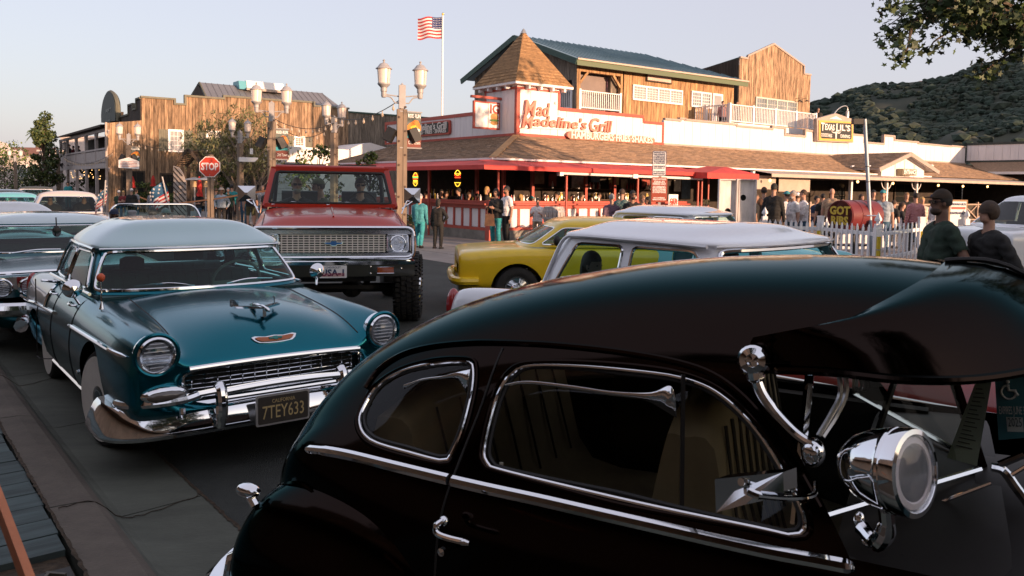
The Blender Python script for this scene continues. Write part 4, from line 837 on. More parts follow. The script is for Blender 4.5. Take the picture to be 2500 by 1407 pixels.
def left_far():
 stu = M('cream_stucco', (.6, .52, .48), rough=.85, var=.07, scale=1.2, bump=.12); tile = M('red_clay_tile', (.24, .1, .06), rough=.8, var=.3, scale=12, bump=.4)
 f = Fr(-45, 70, 37)
 def house(name, label, px0, px1, ptop, Y, m, extra=None):
  a, b = atY(px0, ptop, Y), atY(px1, ptop, Y); t = thing(name, label, 'building', ((a[0]+b[0])/2, Y, 0)); hw = (b[0]-a[0])/2; z = (a[2]+b[2])/2
  bx('walls', m, t, -hw, hw, 0, 8, 0, z); bx('cornice', m, t, -hw-.12, hw+.12, -.12, 8.1, z, z+.18)
  n = max(1, int(hw*2/3))
  for i in range(n): u = -hw+(i+.5)*2*hw/n; window(t, 'x', 0, u-.5, u+.5, z*.5, z*.5+1.3, 2, 3, frame=WHITE)
  if extra: extra(t, hw, z)
  return t
 house('stucco_building', 'pale pink stucco building behind the porch of the timber building', 148, 290, 338, 72, stu)
 def mission(t, hw, z):
  P = [(-3, z), (-2.4, z+.9), (-1.6, z+1.0), (-1, z+1.7), (0, z+2.0), (1, z+1.7), (1.6, z+1.0), (2.4, z+.9), (3, z)]; MB().prism([(p[0]-hw*.3, p[1]) for p in P], -.2, .3).build('mission_gable', stu, t)
  MB().add([(-hw-.3, -.5, z+.2), (hw+.3, -.5, z+.2), (hw+.3, 4, z+1.4), (-hw-.3, 4, z+1.4)], [(0, 1, 2, 3)]).build('tile_roof', tile, t)
 house('mission_building', 'distant cream mission style building with curved gable and red tile roof at far left', -60, 92, 385, 95, stu, mission)
 house('cream_shop', 'low cream building half hidden by the tall tree at far left', 95, 165, 372, 66, stu)
left_far()
# ================================================================= street furniture
POSTW = M('lamp_post_timber', (.2, .152, .112), rough=.75, var=.2, scale=3, bump=.2, stretch=(3, 3, .5)); LGREY = M('lamp_grey', (.34, .33, .33), rough=.45, var=.08, scale=8); FROST = M('frosted_glass', (.72, .62, .55), rough=.35, var=.08, scale=2.5, stretch=(1, 1, .6))
BLK = M('matt_black', (.012, .012, .012), rough=.55, var=.3, scale=10)
def lamp(px, ptop, Z, label, ang=8, arm=.45, speakers=True, sp_z=3.05, H=4.9):
 p = atY(px, ptop+20, Z); z = CAMH+ (FPX and (atY(px, ptop, Z)[2]-CAMH)); H = z
 t = thing('lamp_post', label, 'street lamp', (p[0], Z, 0), ang, 'twin lantern street lamps')
 k = H/4.9
 MB().box(-.125, -.03, -.09, .09, 0, 3.7*k).box(.03, .125, -.09, .09, 0, 3.7*k).build('post', POSTW, t); MB().box(-.03, .03, -.075, .075, 0, 3.72*k).build('core', POSTW, t)
 MB().box(-.08, .08, -.08, .08, 3.72*k, 4.3*k).build('sleeve', LGREY, t); MB().lathe([(.06, 0), (.02, .04), (0, .07)], 8, o=(0, 0, 4.3*k)).build('cap', LGREY, t)
 mb = MB()
 for z in (.8, 1.5, 2.3, 2.9, 3.5): mb.lathe([(.028, 0), (.028, .02), (0, .024)], 8, axis=(0, -1, 0), o=(-.075, -.088, z*k)).lathe([(.028, 0), (.028, .02), (0, .024)], 8, axis=(0, -1, 0), o=(.08, -.088, z*k+.25))
 mb.build('bolts', M('rust_bolt', (.08, .05, .035), rough=.7), t)
 for s in (-1, 1):
  MB().tube([(s*.07, 0, 4.02*k), (s*arm, 0, 4.06*k)], .018, 6).tube(cm([(s*.07, 0, 3.86*k), (s*.17, 0, 3.86*k), (s*.24, 0, 3.95*k), (s*.3, 0, 4.0*k), (s*arm, 0, 4.02*k)], 4, False), .018, 6).build('arm', LGREY, t, smooth=True)
  L = MB().lathe([(.05, -.02), (.065, .02), (.065, .12), (.08, .13), (.08, .22), (.13, .27), (.155, .3), (.155, .33)], 14, o=(s*arm, 0, 4.0*k)).build('lantern', LGREY, t, smooth=True)
  MB().lathe([(.14, .33), (.165, .66), (.165, .68)], 14, o=(s*arm, 0, 4.0*k)).build('lantern_glass', FROST, L, smooth=True)
  MB().lathe([(.205, .675), (.2, .69), (.15, .73), (.1, .8), (.03, .83), (.02, .86), (.035, .885), (.012, .91), (0, .92)], 14, o=(s*arm, 0, 4.0*k)).build('lantern_cap', LGREY, L, smooth=True)
  mb = MB()
  for a in range(4): c = a*math.pi/2+.6; mb.bar((s*arm+.143*math.cos(c), .143*math.sin(c), 4.0*k+.33), (s*arm+.168*math.cos(c), .168*math.sin(c), 4.0*k+.68), .012)
  mb.build('glazing_bars', LGREY, L)
 if speakers:
  for s in (-1, 1):
   o = MB().box(-.11, .11, -.1, .1, -.17, .17).build('speaker', BLK, t); o.location = (s*.3, -.05, sp_z*k); o.rotation_euler = (R(-12), R(s*-24), R(s*25))
   MB().bar((s*.12, 0, sp_z*k), (s*.3, -.02, sp_z*k), .07).build('speaker_bracket', BLK, t)
 return t
lamp(982, 150, 20, 'nearest twin lantern lamp post, right of the red truck, with banner and two black speakers', 14)
lamp(663, 204, 25, 'twin lantern lamp post with black speakers rising behind the left side of the red truck', 12)
lamp(816, 247, 30, 'twin lantern lamp post before the white stucco building, above the truck cab', 64, speakers=False)
lamp(586, 290, 38, 'twin lantern lamp post between the stop sign and the olive tree, with white arrow sign', 58, speakers=False)
lamp(314, 300, 42, 'twin lantern lamp post before the left corner of the timber building', 8)
lamp(141, 346, 58, 'distant twin lantern lamp post before the porch, beside the tall tree', 20)
lamp(37, 366, 72, 'farthest twin lantern lamp post at the left edge before the mission building', 15, speakers=False)
def banner(px0, px1, py0, py1, Z, label, rz, rev=False):
 a, b = atY(px0, py0, Z), atY(px1, py1, Z); wd = (b[0]-a[0])/max(.3, math.cos(R(rz))); h = a[2]-b[2]
 t = thing('street_banner', label, 'banner', (a[0], Z, b[2]), rz, 'event banners on lamp posts')
 bm_ = lambda n, c: M('banner_'+n, c, rough=.7, var=.1, scale=6)
 cl = bx('cloth', bm_('grey', (.1, .12, .11)), t, 0, wd, -.006, .006, 0, h)
 def q(nm, P, c, d): MB().prism([(p[0]*wd, p[1]*h) for p in P], -.008-d*.003, -.006-d*.003).build(nm, bm_(nm, c), cl)
 q('brown_band', [(0, 0), (1, 0), (1, .25), (.5, .3), (0, .26)], (.16, .04, .03), 1); q('orange_sky', [(0, .5), (1, .5), (1, .62), (.8, .78), (.55, .8), (.2, .7), (0, .62)], (.6, .2, .03), 1)
 q('sun', [(.5+.3*math.cos(u)*(1 if i % 2 else .75), .54+.13*math.sin(u)*(1 if i % 2 else .75)) for i, u in enumerate(np.linspace(0, 2*math.pi, 17)[:-1])], (.8, .5, .03), 2); q('dark_car', [(0, .4), (.9, .4), (.85, .5), (0, .5)], (.03, .07, .06), 3)
 q('teal_car', [(.0, .27), (.95, .3), (.95, .36), (.6, .41), (0, .4)], (.03, .28, .34), 4); q('wheel_spot', [(.78+.14*math.cos(u), .5+.05*math.sin(u)) for u in np.linspace(0, 6.28, 9)[:-1]], (.7, .7, .68), 4)
 bw = M('banner_white', (.8, .78, .75), rough=.6); o = text('letters', 'ROD RUN', bw, cl, .13, (wd*.5, -.02, h*.9), off=.004); bpy.context.view_layer.update(); o.scale.x = wd*.9/o.dimensions.x
 o = text('letters', 'Old Town', bw, cl, .13, (wd*.5, -.022, h*.13), off=0.0); bpy.context.view_layer.update(); o.scale.x = wd*.85/o.dimensions.x
 for z in (-.02, h+.02): MB().tube([(-.2, 0, z), (wd+.03, 0, z)], .018, 6).build('rod', LGREY, t)
banner(994, 1025, 275, 360, 20, 'street banner reading ROD RUN and Old Town on the nearest lamp post', 30)
banner(673, 700, 316, 388, 25, 'street banner reading ROD RUN and Old Town on the lamp post behind the truck', 28)
banner(319, 338, 360, 405, 42, 'small sunlit event banner on the lamp post before the timber corner', 24)
def hanging_lights(name, label, A, B_, sag, n, r=.05, m=None):
 A, B_ = Vector(A), Vector(B_); P = [A.lerp(B_, i/24)-Vector((0, 0, sag*4*(i/24)*(1-i/24))) for i in range(25)]
 t = thing('string_lights', label, 'string lights', tuple(A), 0, 'strings of bulbs over the street'); P = [p-A for p in P]
 MB().tube(P, .012, 5).build('cable', BLK, t); m = m or M('clear_bulb', (.5, .4, .3), rough=.2); me = None
 for i in range(n):
  u = (i+.5)/n; q = (B_-A)*u-Vector((0, 0, sag*4*u*(1-u)))
  if me is None: o = MB().lathe([(.012, 0), (.012, -.05), (r*.7, -.09), (r*.75, -.13), (0, -.18)], 8).build('bulb', m, t, smooth=True); me = o.data
  else: o = inst('bulb', me, t)
  o.location = q
T = lambda px, py, Z: tuple(atY(px, py, Z))
hanging_lights('s', 'string of bulbs drooping left from the nearest lamp post to the dark board wall', T(975, 245, 20), T(800, 278, 31), .35, 9)
hanging_lights('s', 'string of bulbs crossing before the timber wall between two lamp posts', T(664, 288, 25), T(816, 300, 30), .28, 9)
hanging_lights('s', 'second lower string of bulbs before the timber wall near the shuttered window', T(816, 300, 30), T(664, 292, 25), .55, 8)
hanging_lights('s', 'string of white bulbs sagging along the porch rail', T(156, 384, 50), T(276, 372, 44), .5, 30, .035)
hanging_lights('s', 'string of bulbs between the corner lamp post and the shuttered window', T(316, 346, 42), T(586, 350, 38), .4, 16)
# warm bulb clusters glowing under the porch
t = thing('porch_fairy_lights', 'tangle of warm glowing fairy lights under the porch', 'string lights', w.w(.9, 4, 0)); rs = random.Random(2); me = None
for i in range(46):
 p = w.onx(rs.uniform(172, 245), rs.uniform(415, 438), rs.uniform(.5, 1.4)); q = w.w(*p)
 if me is None: o = MB().ell((0, 0, 0), .024, .024, .028, 6, 5).build('bulb', MATS['warm_bulb'], t); me = o.data
 else: o = inst('bulb', me, t)
 o.location = (q[0]-t.location.x, q[1]-t.location.y, q[2]) ; 
t.rotation_euler = (0, 0, 0)
# stop sign
def stop_sign():
 p = G(515, 563); t = thing('stop_sign', 'red octagonal STOP sign on a square timber post', 'traffic sign', (p[0], p[1], 0), 4); Y = p[1]; zc = atY(516, 408, Y)[2]; r = .405
 MB().box(-.1, -.015, -.06, .06, 0, zc+.45).box(.015, .1, -.06, .06, 0, zc+.45).build('post', POSTW, t)
 oc = lambda r: [(r*math.cos(R(22.5+45*i)), zc+r*math.sin(R(22.5+45*i))) for i in range(8)]
 MB().prism(oc(r), -.085, -.065).build('border', M('sign_retro_white', (.85, .8, .78), rough=.4), t); MB().prism(oc(r*.93), -.09, -.084).build('face', M('stop_red', (.62, .06, .03), rough=.4), t)
 o = text('letters', 'STOP', MATS['sign_retro_white'], t, .36, (0, -.093, zc+.0), ext=.002, off=.012); bpy.context.view_layer.update(); o.scale = (.62/o.dimensions.x, 1, 1)
 MB().lathe([(.018, 0), (.018, .01), (0, .012)], 8, axis=(0, -1, 0), o=(0, -.09, zc-.3)).build('bolt', LGREY, t)
stop_sign()
p = atY(586, 390, 37.8); t = thing('arrow_sign', 'white arrow shaped street sign fixed to the lamp post beside the olive tree', 'sign', (p[0], 37.8, p[2]), 0)
MB().prism([(0, -.1), (.72, -.1), (.88, .05), (.86, .1), (0, .12)], -.1, -.06).build('board', WHITE, t); MB().box(-.08, .02, -.06, .0, -.08, .1).build('bracket', LGREY, t)
p = atY(614, 370, 37); t = thing('hanging_tag', 'small white rectangular lantern hanging among the olive leaves', 'lantern', (p[0], 37, p[2])); MB().box(-.06, .06, -.04, .04, -.13, .13).build('box', WHITE, t); MB().tube([(0, 0, .13), (0, 0, .6)], .008, 5).build('wire', BLK, t)
# A-board sign and speakers on the corner lamp: white board sign
p = atY(290, 410, 41.5); t = thing('white_notice_board', 'white house shaped notice board on the corner lamp post', 'sign', (p[0], 41.5, p[2]), 10); MB().prism([(0, 0), (1.0, -.05), (1.0, .35), (.5, .55), (0, .4)], -.04, .0).build('board', WHITE, t)
for i in range(4): MB().box(.1, .9, -.05, -.04, .07+i*.08, .09+i*.08).build('text_line', M('red_print', (.5, .1, .06), rough=.6), t)
# parking signs
def parking():
 Z = 19.5; p = atY(1609, 520, Z); t = thing('sign_post', 'slim grey post carrying the white rules sign and red parking sign', 'sign post', (p[0], Z, 0)); zt = atY(1609, 370, Z)[2]
 MB().box(-.03, .03, -.02, .03, 0, zt).build('post', LGREY, t)
 def plate(name, label, x0, x1, y0, y1, col, ink, lines, border):
  a, b = atY(x0, y0, Z), atY(x1, y1, Z); u = thing(name, label, 'sign', (p[0], Z, 0)); l, r, tz, bz = a[0]-p[0], b[0]-p[0], a[2], b[2]
  MB().prism(roundp([(l, bz), (r, bz), (r, tz), (l, tz)], .03, 2), -.045, -.03).build('border', border, u); pl = MB().prism(roundp([(l+.015, bz+.015), (r-.015, bz+.015), (r-.015, tz-.015), (l+.015, tz-.015)], .025, 2), -.049, -.044).build('plate', col, u)
  for s, fy, sz in lines:
   o = text('letters', s, ink, pl, sz, ((l+r)/2, -.052, bz+(tz-bz)*fy), ext=.001, off=.0015); bpy.context.view_layer.update(); mx = (r-l-.06)
   if o.dimensions.x > mx: o.scale.x = mx/o.dimensions.x
 blu = M('sign_blue_ink', (.05, .06, .12), rough=.5); wp = M('sign_white_plate', (.72, .72, .72), rough=.4, var=.04, scale=4)
 plate('rules_sign', 'white rules sign with dark blue small print at the top of the slim post', 1593, 1625, 369, 430, wp, blu, [('UNAUTHORIZED VEHICLES', .93, .045), ('PARKED IN DESIGNATED', .86, .045), ('ACCESSIBLE SPACES', .79, .045), ('NOT DISPLAYING DISTINGUISHING', .72, .045), ('PLACARDS OR LICENSE PLATES', .65, .045), ('WILL BE TOWED AWAY', .58, .05), ('AT OWNER\'S EXPENSE', .51, .045), ('TOWED VEHICLES MAY BE', .38, .045), ('RECLAIMED AT', .31, .04), ('BY TELEPHONING', .16, .045), ('RIVERSIDE COUNTY SHERIFF', .08, .045)], blu)
 rb = M('sign_brick_red', (.3, .055, .03), rough=.45, var=.06, scale=4); ww = MATS['sign_retro_white']
 plate('parking_sign', 'brick red customer parking sign with white text below the rules sign', 1590, 1627, 433, 494, rb, ww, [('TEXAS LIL\'S & MAD MADELINE\'S', .92, .06), ('DINE-IN', .81, .07), ('PARKING ONLY', .73, .08), ('NO OVERNIGHT', .62, .04), ('NO CUSTOMER STAY', .57, .04), ('ONE HOUR CUSTOMER PARKING', .51, .04), ('VIOLATORS WILL BE TOWED', .45, .04), ('AT OWNER\'S EXPENSE', .39, .04), ('NO LOITERING', .17, .04), ('VEHICLE CODE 22658', .1, .04)], rb)
parking()
# steel pole with traffic box
p0 = atY(2129, 590, 21.5); p1 = atY(2111, 291, 21.5); t = thing('steel_pole', 'leaning blue grey steel pole with black box near its top, behind the picket fence', 'pole', (p0[0], 21.5, 0)); top = Vector((p1[0]-p0[0], 0, p1[2])); bot = Vector((.02, 0, 0))
sg = M('steel_blue', (.3, .36, .42), rough=.45, metal=.2, var=.08, scale=4); MB().tube([bot, top], .05, 12).build('shaft', sg, t, smooth=True); MB().box(top.x-.32, top.x-.06, -.09, .09, top.z-.14, top.z+.0).build('signal_box', BLK, t)
for f in (.55, .66): q = bot.lerp(top, f); MB().tube([q-(top-bot)*.003, q+(top-bot)*.003], .056, 12).build('clamp', BLK, t)
# flag on pole
def flag_mesh(parent, Lx, h, wave, droop, thick=False, name='flag'):
 red = M('flag_red', (.55, .05, .05), rough=.7); wh = M('flag_white', (.78, .75, .74), rough=.7); blu = M('flag_blue', (.035, .05, .16), rough=.7)
 N, K = 26, 13; V = []; F = []; mi = []
 def P(u, v): return (-Lx*u*(1-.06*math.sin(3*u)), wave*math.sin(u*7+v*1.5)*u**.6, -h*v-droop*u*u-.06*h*math.sin(u*8+.6)*u)
 for j in range(K+1):
  for i in range(N+1): V.append(P(i/N, j/K))
 for j in range(K):
  for i in range(N): F.append((j*(N+1)+i, j*(N+1)+i+1, (j+1)*(N+1)+i+1, (j+1)*(N+1)+i)); mi.append(2 if (i/N < .4 and j < 7) else (0 if j % 2 == 0 else 1))
 o = mesh(name, V, F, [red, wh, blu], parent, smooth=True, mi=mi); m = MB(); bpy.context.view_layer.update()
 st = MB()
 for r in range(5):
  for c in range(6):
   u = .4*(c+.5)/6; v = (7/13)*(r+.5)/5; q = P(u, v); rr = h*.028
   for s in (-1, 1): st.add([(q[0]+rr*(1 if k % 2 == 0 else .42)*math.cos(math.pi/2+k*math.pi/5), q[1]+s*.008, q[2]+rr*(1 if k % 2 == 0 else .42)*math.sin(math.pi/2+k*math.pi/5)) for k in range(10)], [tuple(range(10))])
 st.build('stars', wh, o); return o
p = atY(1079, 290, 44); zt = atY(1079, 38, 44)[2]; t = thing('flagpole', 'tall slim white flagpole rising behind the grill roof', 'flagpole', (p[0], 44, 0)); MB().tube([(0, 0, 0), (0, 0, zt)], [.075, .045], 10).build('pole', WHITE, t, smooth=True); MB().ell((0, 0, zt+.07), .07, .07, .08, 8, 6).build('ball', M('brass', (.5, .36, .1), rough=.3, metal=.8), t, smooth=True)
q = thing('us_flag', 'american flag streaming to the left at the top of the flagpole', 'flag', (p[0]-.05, 44, atY(1079, 42, 44)[2]), -8); flag_mesh(q, 1.38, 1.15, .09, .0); MB().tube([(.0, 0, -1.2), (0, 0, .06)], .012, 5).build('halyard', WHITE, q)
# painted steel bollards and the picket fence
def fence():
 f0 = G(1860, 600, 0); pts = {}
 def gp(px, Z): q = atY(px, 500, Z); return (q[0], Z)
 ZF = 20.0
 A, B_, C, D = gp(1838, 20.9), gp(2005, 20.2), gp(2146, 17.8), gp(2252, 20.6)
 pm = M('picket_white', (.74, .75, .77), rough=.5, var=.05, scale=4)
 t = thing('picket_fence', 'white picket fence with pointed pickets and square posts before the red barrel', 'fence', (C[0], C[1], 0))
 me = None; rs = random.Random(1)
 def run(P, Q, n, h=1.03, z0=.08):
  P, Q = Vector((*P, 0)), Vector((*Q, 0)); d = (Q-P); L = d.length; a = math.atan2(d.y, d.x); o = Vector((C[0], C[1], 0)); nonlocal me
  for z in (.22, .78):
   r = MB().box(0, L, .0, .035, z, z+.085).build('rail', pm, t); r.location = P-o; r.rotation_euler = (0, 0, a)
  for i in range(n):
   q = P.lerp(Q, (i+.5)/n)-o
   if me is None:
    ob = MB().prism([(-.033, z0), (.033, z0), (.033, h-.07), (.022, h-.06), (.0, h), (-.022, h-.06), (-.033, h-.07)], -.025, 0).build('picket', pm, t); me = ob.data
   else: ob = inst('picket', me, t)
   ob.location = q; ob.rotation_euler = (0, R(rs.uniform(-.6, .6)), a)
 run(A, B_, 13); run(B_, C, 11); run(C, D, 10)
 E_ = (D[0]+2.2, D[1]+2.0); run(D, (D[0]+1.6, D[1]+2.2), 8); B2 = gp(2000, 23.5); D2 = gp(2250, 23.5); run(B2, D2, 18)
 for k, (P, cap) in enumerate(((A, 0), (B_, 0), (C, 1), (D, 0), (gp(2362, 22.5), 1), (gp(1868, 22), 1))):
  h = 1.12 if not cap else 1.06; mb = MB(); mb.T = Matrix.Translation((P[0]-C[0], P[1]-C[1], 0)); mb.box(-.065, .065, -.065, .065, 0, h)
  o = mb.build('fence_post', pm, t); mb = MB(); mb.T = Matrix.Translation((P[0]-C[0], P[1]-C[1], h))
  if cap: mb.lathe([(.05, 0), (.045, .05), (.085, .07), (.085, .11), (.0, .26)], 4)
  else: mb.box(-.075, .075, -.075, .075, 0, .03)
  mb.build('post_cap', pm, o)
 ye = M('yellow_bollard', (.55, .4, .02), rough=.5, var=.15, scale=6)
 for i, (P, lab) in enumerate(((C, 'yellow pipe bollard strapped before the tall pointed fence post'), (B_, 'yellow pipe bollard beside the left square fence post'), (D, 'yellow pipe bollard beside the right square fence post'), (gp(1998, 23), 'yellow pipe bollard behind the picket fence'))):
  u = thing('bollard', lab, 'bollard', (P[0]-.03-(.06 if i == 1 else 0), P[1]-.13, 0), 0, 'yellow bollards along the picket fence'); MB().tube([(0, 0, 0), (0, 0, .78)], .045, 12).build('pipe', ye, u, smooth=True); MB().tube([(0, 0, .48), (0, 0, .5)], .05, 12).build('strap', LGREY, u)
fence()
# barrel smoker
def smoker():
 Z = 21.8; p = atY(2090, 520, Z); t = thing('barrel_smoker', 'dark red barrel smoker lettered GOT RIBS behind the picket fence', 'barbecue smoker', (p[0], Z, 0), 28)
 br = M('barrel_red', (.13, .018, .018), rough=.4, var=.15, scale=2); zc = 1.12; r = .42; L = 1.05
 MB().lathe([(r*.97, -L*.62), (r, -L*.6), (r, L*.75)], 28, axis=(1, 0, 0), o=(0, 0, zc)).build('drum', br, t, smooth=True, sharp=25) if False else None
 mb = MB(); V = []
 n = 32; xs_ = [-.62, -.6, -.25, -.24, -.21, -.2, .18, .19, .22, .23, .6, .62]; rr = [r-.02, r, r, r+.012, r+.012, r, r, r+.012, r+.012, r, r, r-.02]
 mb.lathe([(q, x) for q, x in zip(rr, xs_)], n, axis=(1, 0, 0), o=(0, 0, zc)); mb.build('drum', br, t, smooth=True)
 MB().lathe([(r-.04, -.63), (r-.01, -.645), (r, -.63)], n, axis=(1, 0, 0), o=(0, 0, zc)).build('end_rim', br, t, smooth=True)
 yl = M('stencil_yellow', (.6, .42, .05), rough=.6); rot = (R(90), 0, R(-90))
 text('letters', 'GOT', yl, t, .3, (-.65, 0, zc+.13), rot, off=.014, ext=.003); text('letters', 'RIBS', yl, t, .3, (-.65, 0, zc-.14), rot, off=.014, ext=.003)
 MB().tube([(-.45, -.3, zc-.25), (-.45, -.34, 0)], .035, 8).tube([(-.45, .3, zc-.25), (-.45, .34, 0)], .035, 8).tube([(.45, -.3, zc-.25), (.45, -.34, 0)], .035, 8).tube([(.45, .3, zc-.25), (.45, .34, 0)], .035, 8).build('legs', BLK, t)
 MB().box(-.5, .5, -.3, .3, .3, .34).build('shelf', BLK, t); MB().tube([(-.2, -r-.02, zc+.02), (-.2, -r-.07, zc+.02), (.2, -r-.07, zc+.02), (.2, -r-.02, zc+.02)], .015, 6).build('lid_handle', CHROME, t)
smoker()
# bean-bag game boards standing upright
def gameboards():
 Z = 20.6; wood = M('white_washed_wood', (.66, .62, .60), rough=.8, var=.3, scale=5, bump=.4, stretch=(1, 1, .3), col2=(.78, .74, .72)); hole = M('hole_black', (.006, .006, .006), rough=.9)
 for i, (x0, x1, lab, hp, ff) in enumerate(((1757, 1800, 'left white-washed bean bag board standing upright with its hole low down', (1777, 516), 0), (1800, 1840, 'right white-washed bean bag board standing upright with its hole near the middle', (1815, 483), 1))):
  a, b = atY(x0, 440, Z), atY(x1, 545, Z); t = thing('game_board', lab, 'bean bag board', (a[0], Z+i*.0, 0), 4, 'bean bag boards leaning upright'); wd = b[0]-a[0]; zt = a[2]; h = atY(*hp, Z); hx, hz = h[0]-a[0], h[2]; r = .075
  P = [(0, .02), (wd, .02), (wd, zt), (0, zt)]; H = [(hx+r*math.cos(u), hz+r*1.05*math.sin(u)) for u in np.linspace(0, 2*math.pi, 17)[:-1]]
  V = [(p[0], 0, p[1]) for p in P]+[(p[0], 0, p[1]) for p in H]; F = []
  for k in range(16):
   u = 2*math.pi*(k+.5)/16; c = [2, 3, 0, 1][int(u/(math.pi/2)) % 4]; F.append((4+k, c, 4+(k+1) % 16))
  for k, (c, d) in zip((0, 4, 8, 12), ((1, 2), (2, 3), (3, 0), (0, 1))): F.append((4+k, c, d))
  o = mesh('panel', V, F, wood, t); fixn(o.data)
  MB().box(-.03, .0, -.09, .03, .0, zt+.03).box(wd, wd+.03, -.09, .03, 0, zt+.03).box(0, wd, -.088, .028, zt, zt+.028).box(0, wd, -.088, .028, -.0, .02).build('frame', wood, t)
  bx('backing', hole, t, 0, wd, .06, .07, .02, zt)
gameboards()
# tripod on the plaza
p = G(517, 548); t = thing('camera_tripod', 'silver camera tripod standing below the stop sign', 'tripod', (p[0], p[1], 0)); sv = M('tripod_silver', (.55, .55, .56), rough=.3, metal=.7)
for k in range(3): a = R(90+120*k+20); MB().tube([(.34*math.cos(a), .34*math.sin(a), 0), (.03*math.cos(a), .03*math.sin(a), 1.0)], [.012, .02], 6).build('leg', sv, t)
MB().tube([(0, 0, .5), (0, 0, 1.15)], .02, 6).build('column', sv, t); MB().box(-.05, .05, -.05, .05, 1.15, 1.28).build('head', BLK, t)
# barriers, orange tape
tape = M('orange_tape', (.62, .2, .05), rough=.5, var=.1, scale=10)
def tape_run(lab, P):
 P = [T(*q) for q in P]; o = Vector(P[0]); t = thing('caution_tape', lab, 'tape', tuple(o)); mb = MB(); pts = cm([tuple(Vector(p)-o) for p in P], 6, False)
 for i in range(len(pts)-1): mb.bar(pts[i], pts[i+1], .012, .055)
 mb.build('band', tape, t)
tape_run('orange caution tape stretched past the stop sign to the red truck', [(436, 497, 33), (500, 489, 31), (540, 484, 30), (600, 474, 28), (650, 466, 27)])
tape_run('pale orange caution tape sagging behind the small flag', [(340, 481, 38), (365, 490, 37), (400, 495, 36)])
tape_run('short orange tape passing behind the nearest lamp post', [(962, 479, 22), (985, 476, 21), (1000, 474, 20.5)])
# blurred orange strap close to the camera
a, b = atY(-35, 1140, 1.45), atY(85, 1460, 1.2); t = thing('orange_strap', 'blurred orange strap close up at the lower left corner', 'strap', tuple(a)); MB().bar((0, 0, 0), tuple(Vector(b)-Vector(a)), .045, .012, up=(0, 1, .3)).build('webbing', M('orange_web', (.5, .17, .07), rough=.6, var=.15, scale=14, bump=.2), t)
# closed umbrellas, arbor, gate, heaters
def umbrella(px, py0, py1, Z, lab, tilt=0):
 p = atY(px, py1, Z); zt = atY(px, py0, Z)[2]; t = thing('patio_umbrella', lab, 'umbrella', (p[0], Z, 0), 0, 'closed red patio umbrellas'); m = M('umbrella_red', (.55, .03, .02), rough=.7, var=.2, scale=4)
 MB().tube([(0, 0, 0), (0, 0, zt)], .025, 8).build('pole', WOODD, t); zb = p[2]; V = []; n = 16
 pr = [(.02, zt), (.06, zt-.1), (.12, zt-(zt-zb)*.5), (.1, zt-(zt-zb)*.7), (.16, zb)]; mb = MB(); VV = []; F = []
 for r, z in pr:
  for k in range(n): q = r*(1 if k % 2 else .7); VV.append((q*math.cos(2*math.pi*k/n), q*math.sin(2*math.pi*k/n), z))
 for i in range(len(pr)-1):
  for k in range(n): F.append((i*n+k, i*n+(k+1) % n, (i+1)*n+(k+1) % n, (i+1)*n+k))
 mesh('canopy', VV, F, m, t, smooth=True)
umbrella(324, 430, 459, 43, 'closed red patio umbrella beside the corner lamp post'); umbrella(374, 428, 455, 44, 'closed dark red patio umbrella in shade behind the small flag'); umbrella(487, 430, 480, 36, 'closed red patio umbrella left of the stop sign post')
def arbor():
 Z = 37; p = atY(460, 500, Z); t = thing('timber_arbor', 'dark timber arbor with peaked slatted roof left of the stop sign', 'arbor', (p[0], Z, 0)); A = Vector(T(459, 365, Z)); L = Vector(T(424, 405, Z)); Rr = Vector(T(492, 402, Z)); o = Vector((p[0], Z, 0)); A, L, Rr = A-o, L-o, Rr-o
 for d in (0, 1.4):
  q = Vector((0, d, 0)); MB().bar(L+q, A+q, .1, .12).bar(A+q, Rr+q, .1, .12).build('rafter', WOODD, t)
  MB().bar(L+q+Vector((.12, 0, 0)), Vector((L.x+.12, d, 0)), .12).build('post', WOODD, t); MB().bar(Rr+q-Vector((.12, 0, 0)), Vector((Rr.x-.12, d, 0)), .12).build('post', WOODD, t)
 for i in range(1, 9):
  for P in (L, Rr): q = P.lerp(A, i/9); MB().bar(q, q+Vector((0, 1.5, 0)), .05).build('slat', WOODD, t)
 a, b = atY(423, 405, Z-.8), atY(456, 505, Z-.8); u = thing('slatted_gate', 'pale arched gate leaf with diagonal dark slats under the arbor', 'gate', (a[0], Z-.8, 0), -6); wd = b[0]-a[0]; zt = a[2]; pm = M('gate_pale', (.42, .36, .32), rough=.8, var=.3, scale=5, bump=.3)
 MB().prism([(0, .1), (wd, .1), (wd, zt-.75), (wd*.75, zt-.32), (wd*.45, zt-.08), (0, zt)], 0, .05).build('leaf', pm, u)
 for i in range(10):
  z0 = zt+.25-i*.24; x1 = wd; z1 = z0-.62
  top = lambda x: zt-.02-.75*(x/wd)**2
  pts = [(x, z0-(x/wd)*.62) for x in np.linspace(0, wd, 9)]; pts = [q for q in pts if .1 < q[1] < top(q[0])]
  if len(pts) > 1: MB().bar((pts[0][0], -.02, pts[0][1]), (pts[-1][0], -.02, pts[-1][1]), .035).build('slat', WOODD, u)
arbor()
def heater(px, lab):
 Z = 35; p = atY(px, 440, Z); t = thing('patio_heater', lab, 'patio heater', (p[0], Z, 0), 0, 'patio heaters by the arbor'); z = p[2]; MB().tube([(0, 0, 0), (0, 0, z)], .03, 8).build('pole', LGREY, t); MB().lathe([(.4, 0), (.36, .05), (.02, .12)], 16, o=(0, 0, z)).build('reflector', LGREY, t, smooth=True); MB().tube([(0, 0, z-.3), (0, 0, z-.02)], .08, 8).build('burner', M('heater_burner', (.8, .55, .3), rough=.4), t); MB().tube([(0, 0, 0), (0, 0, .5)], .18, 10).build('base', LGREY, t)
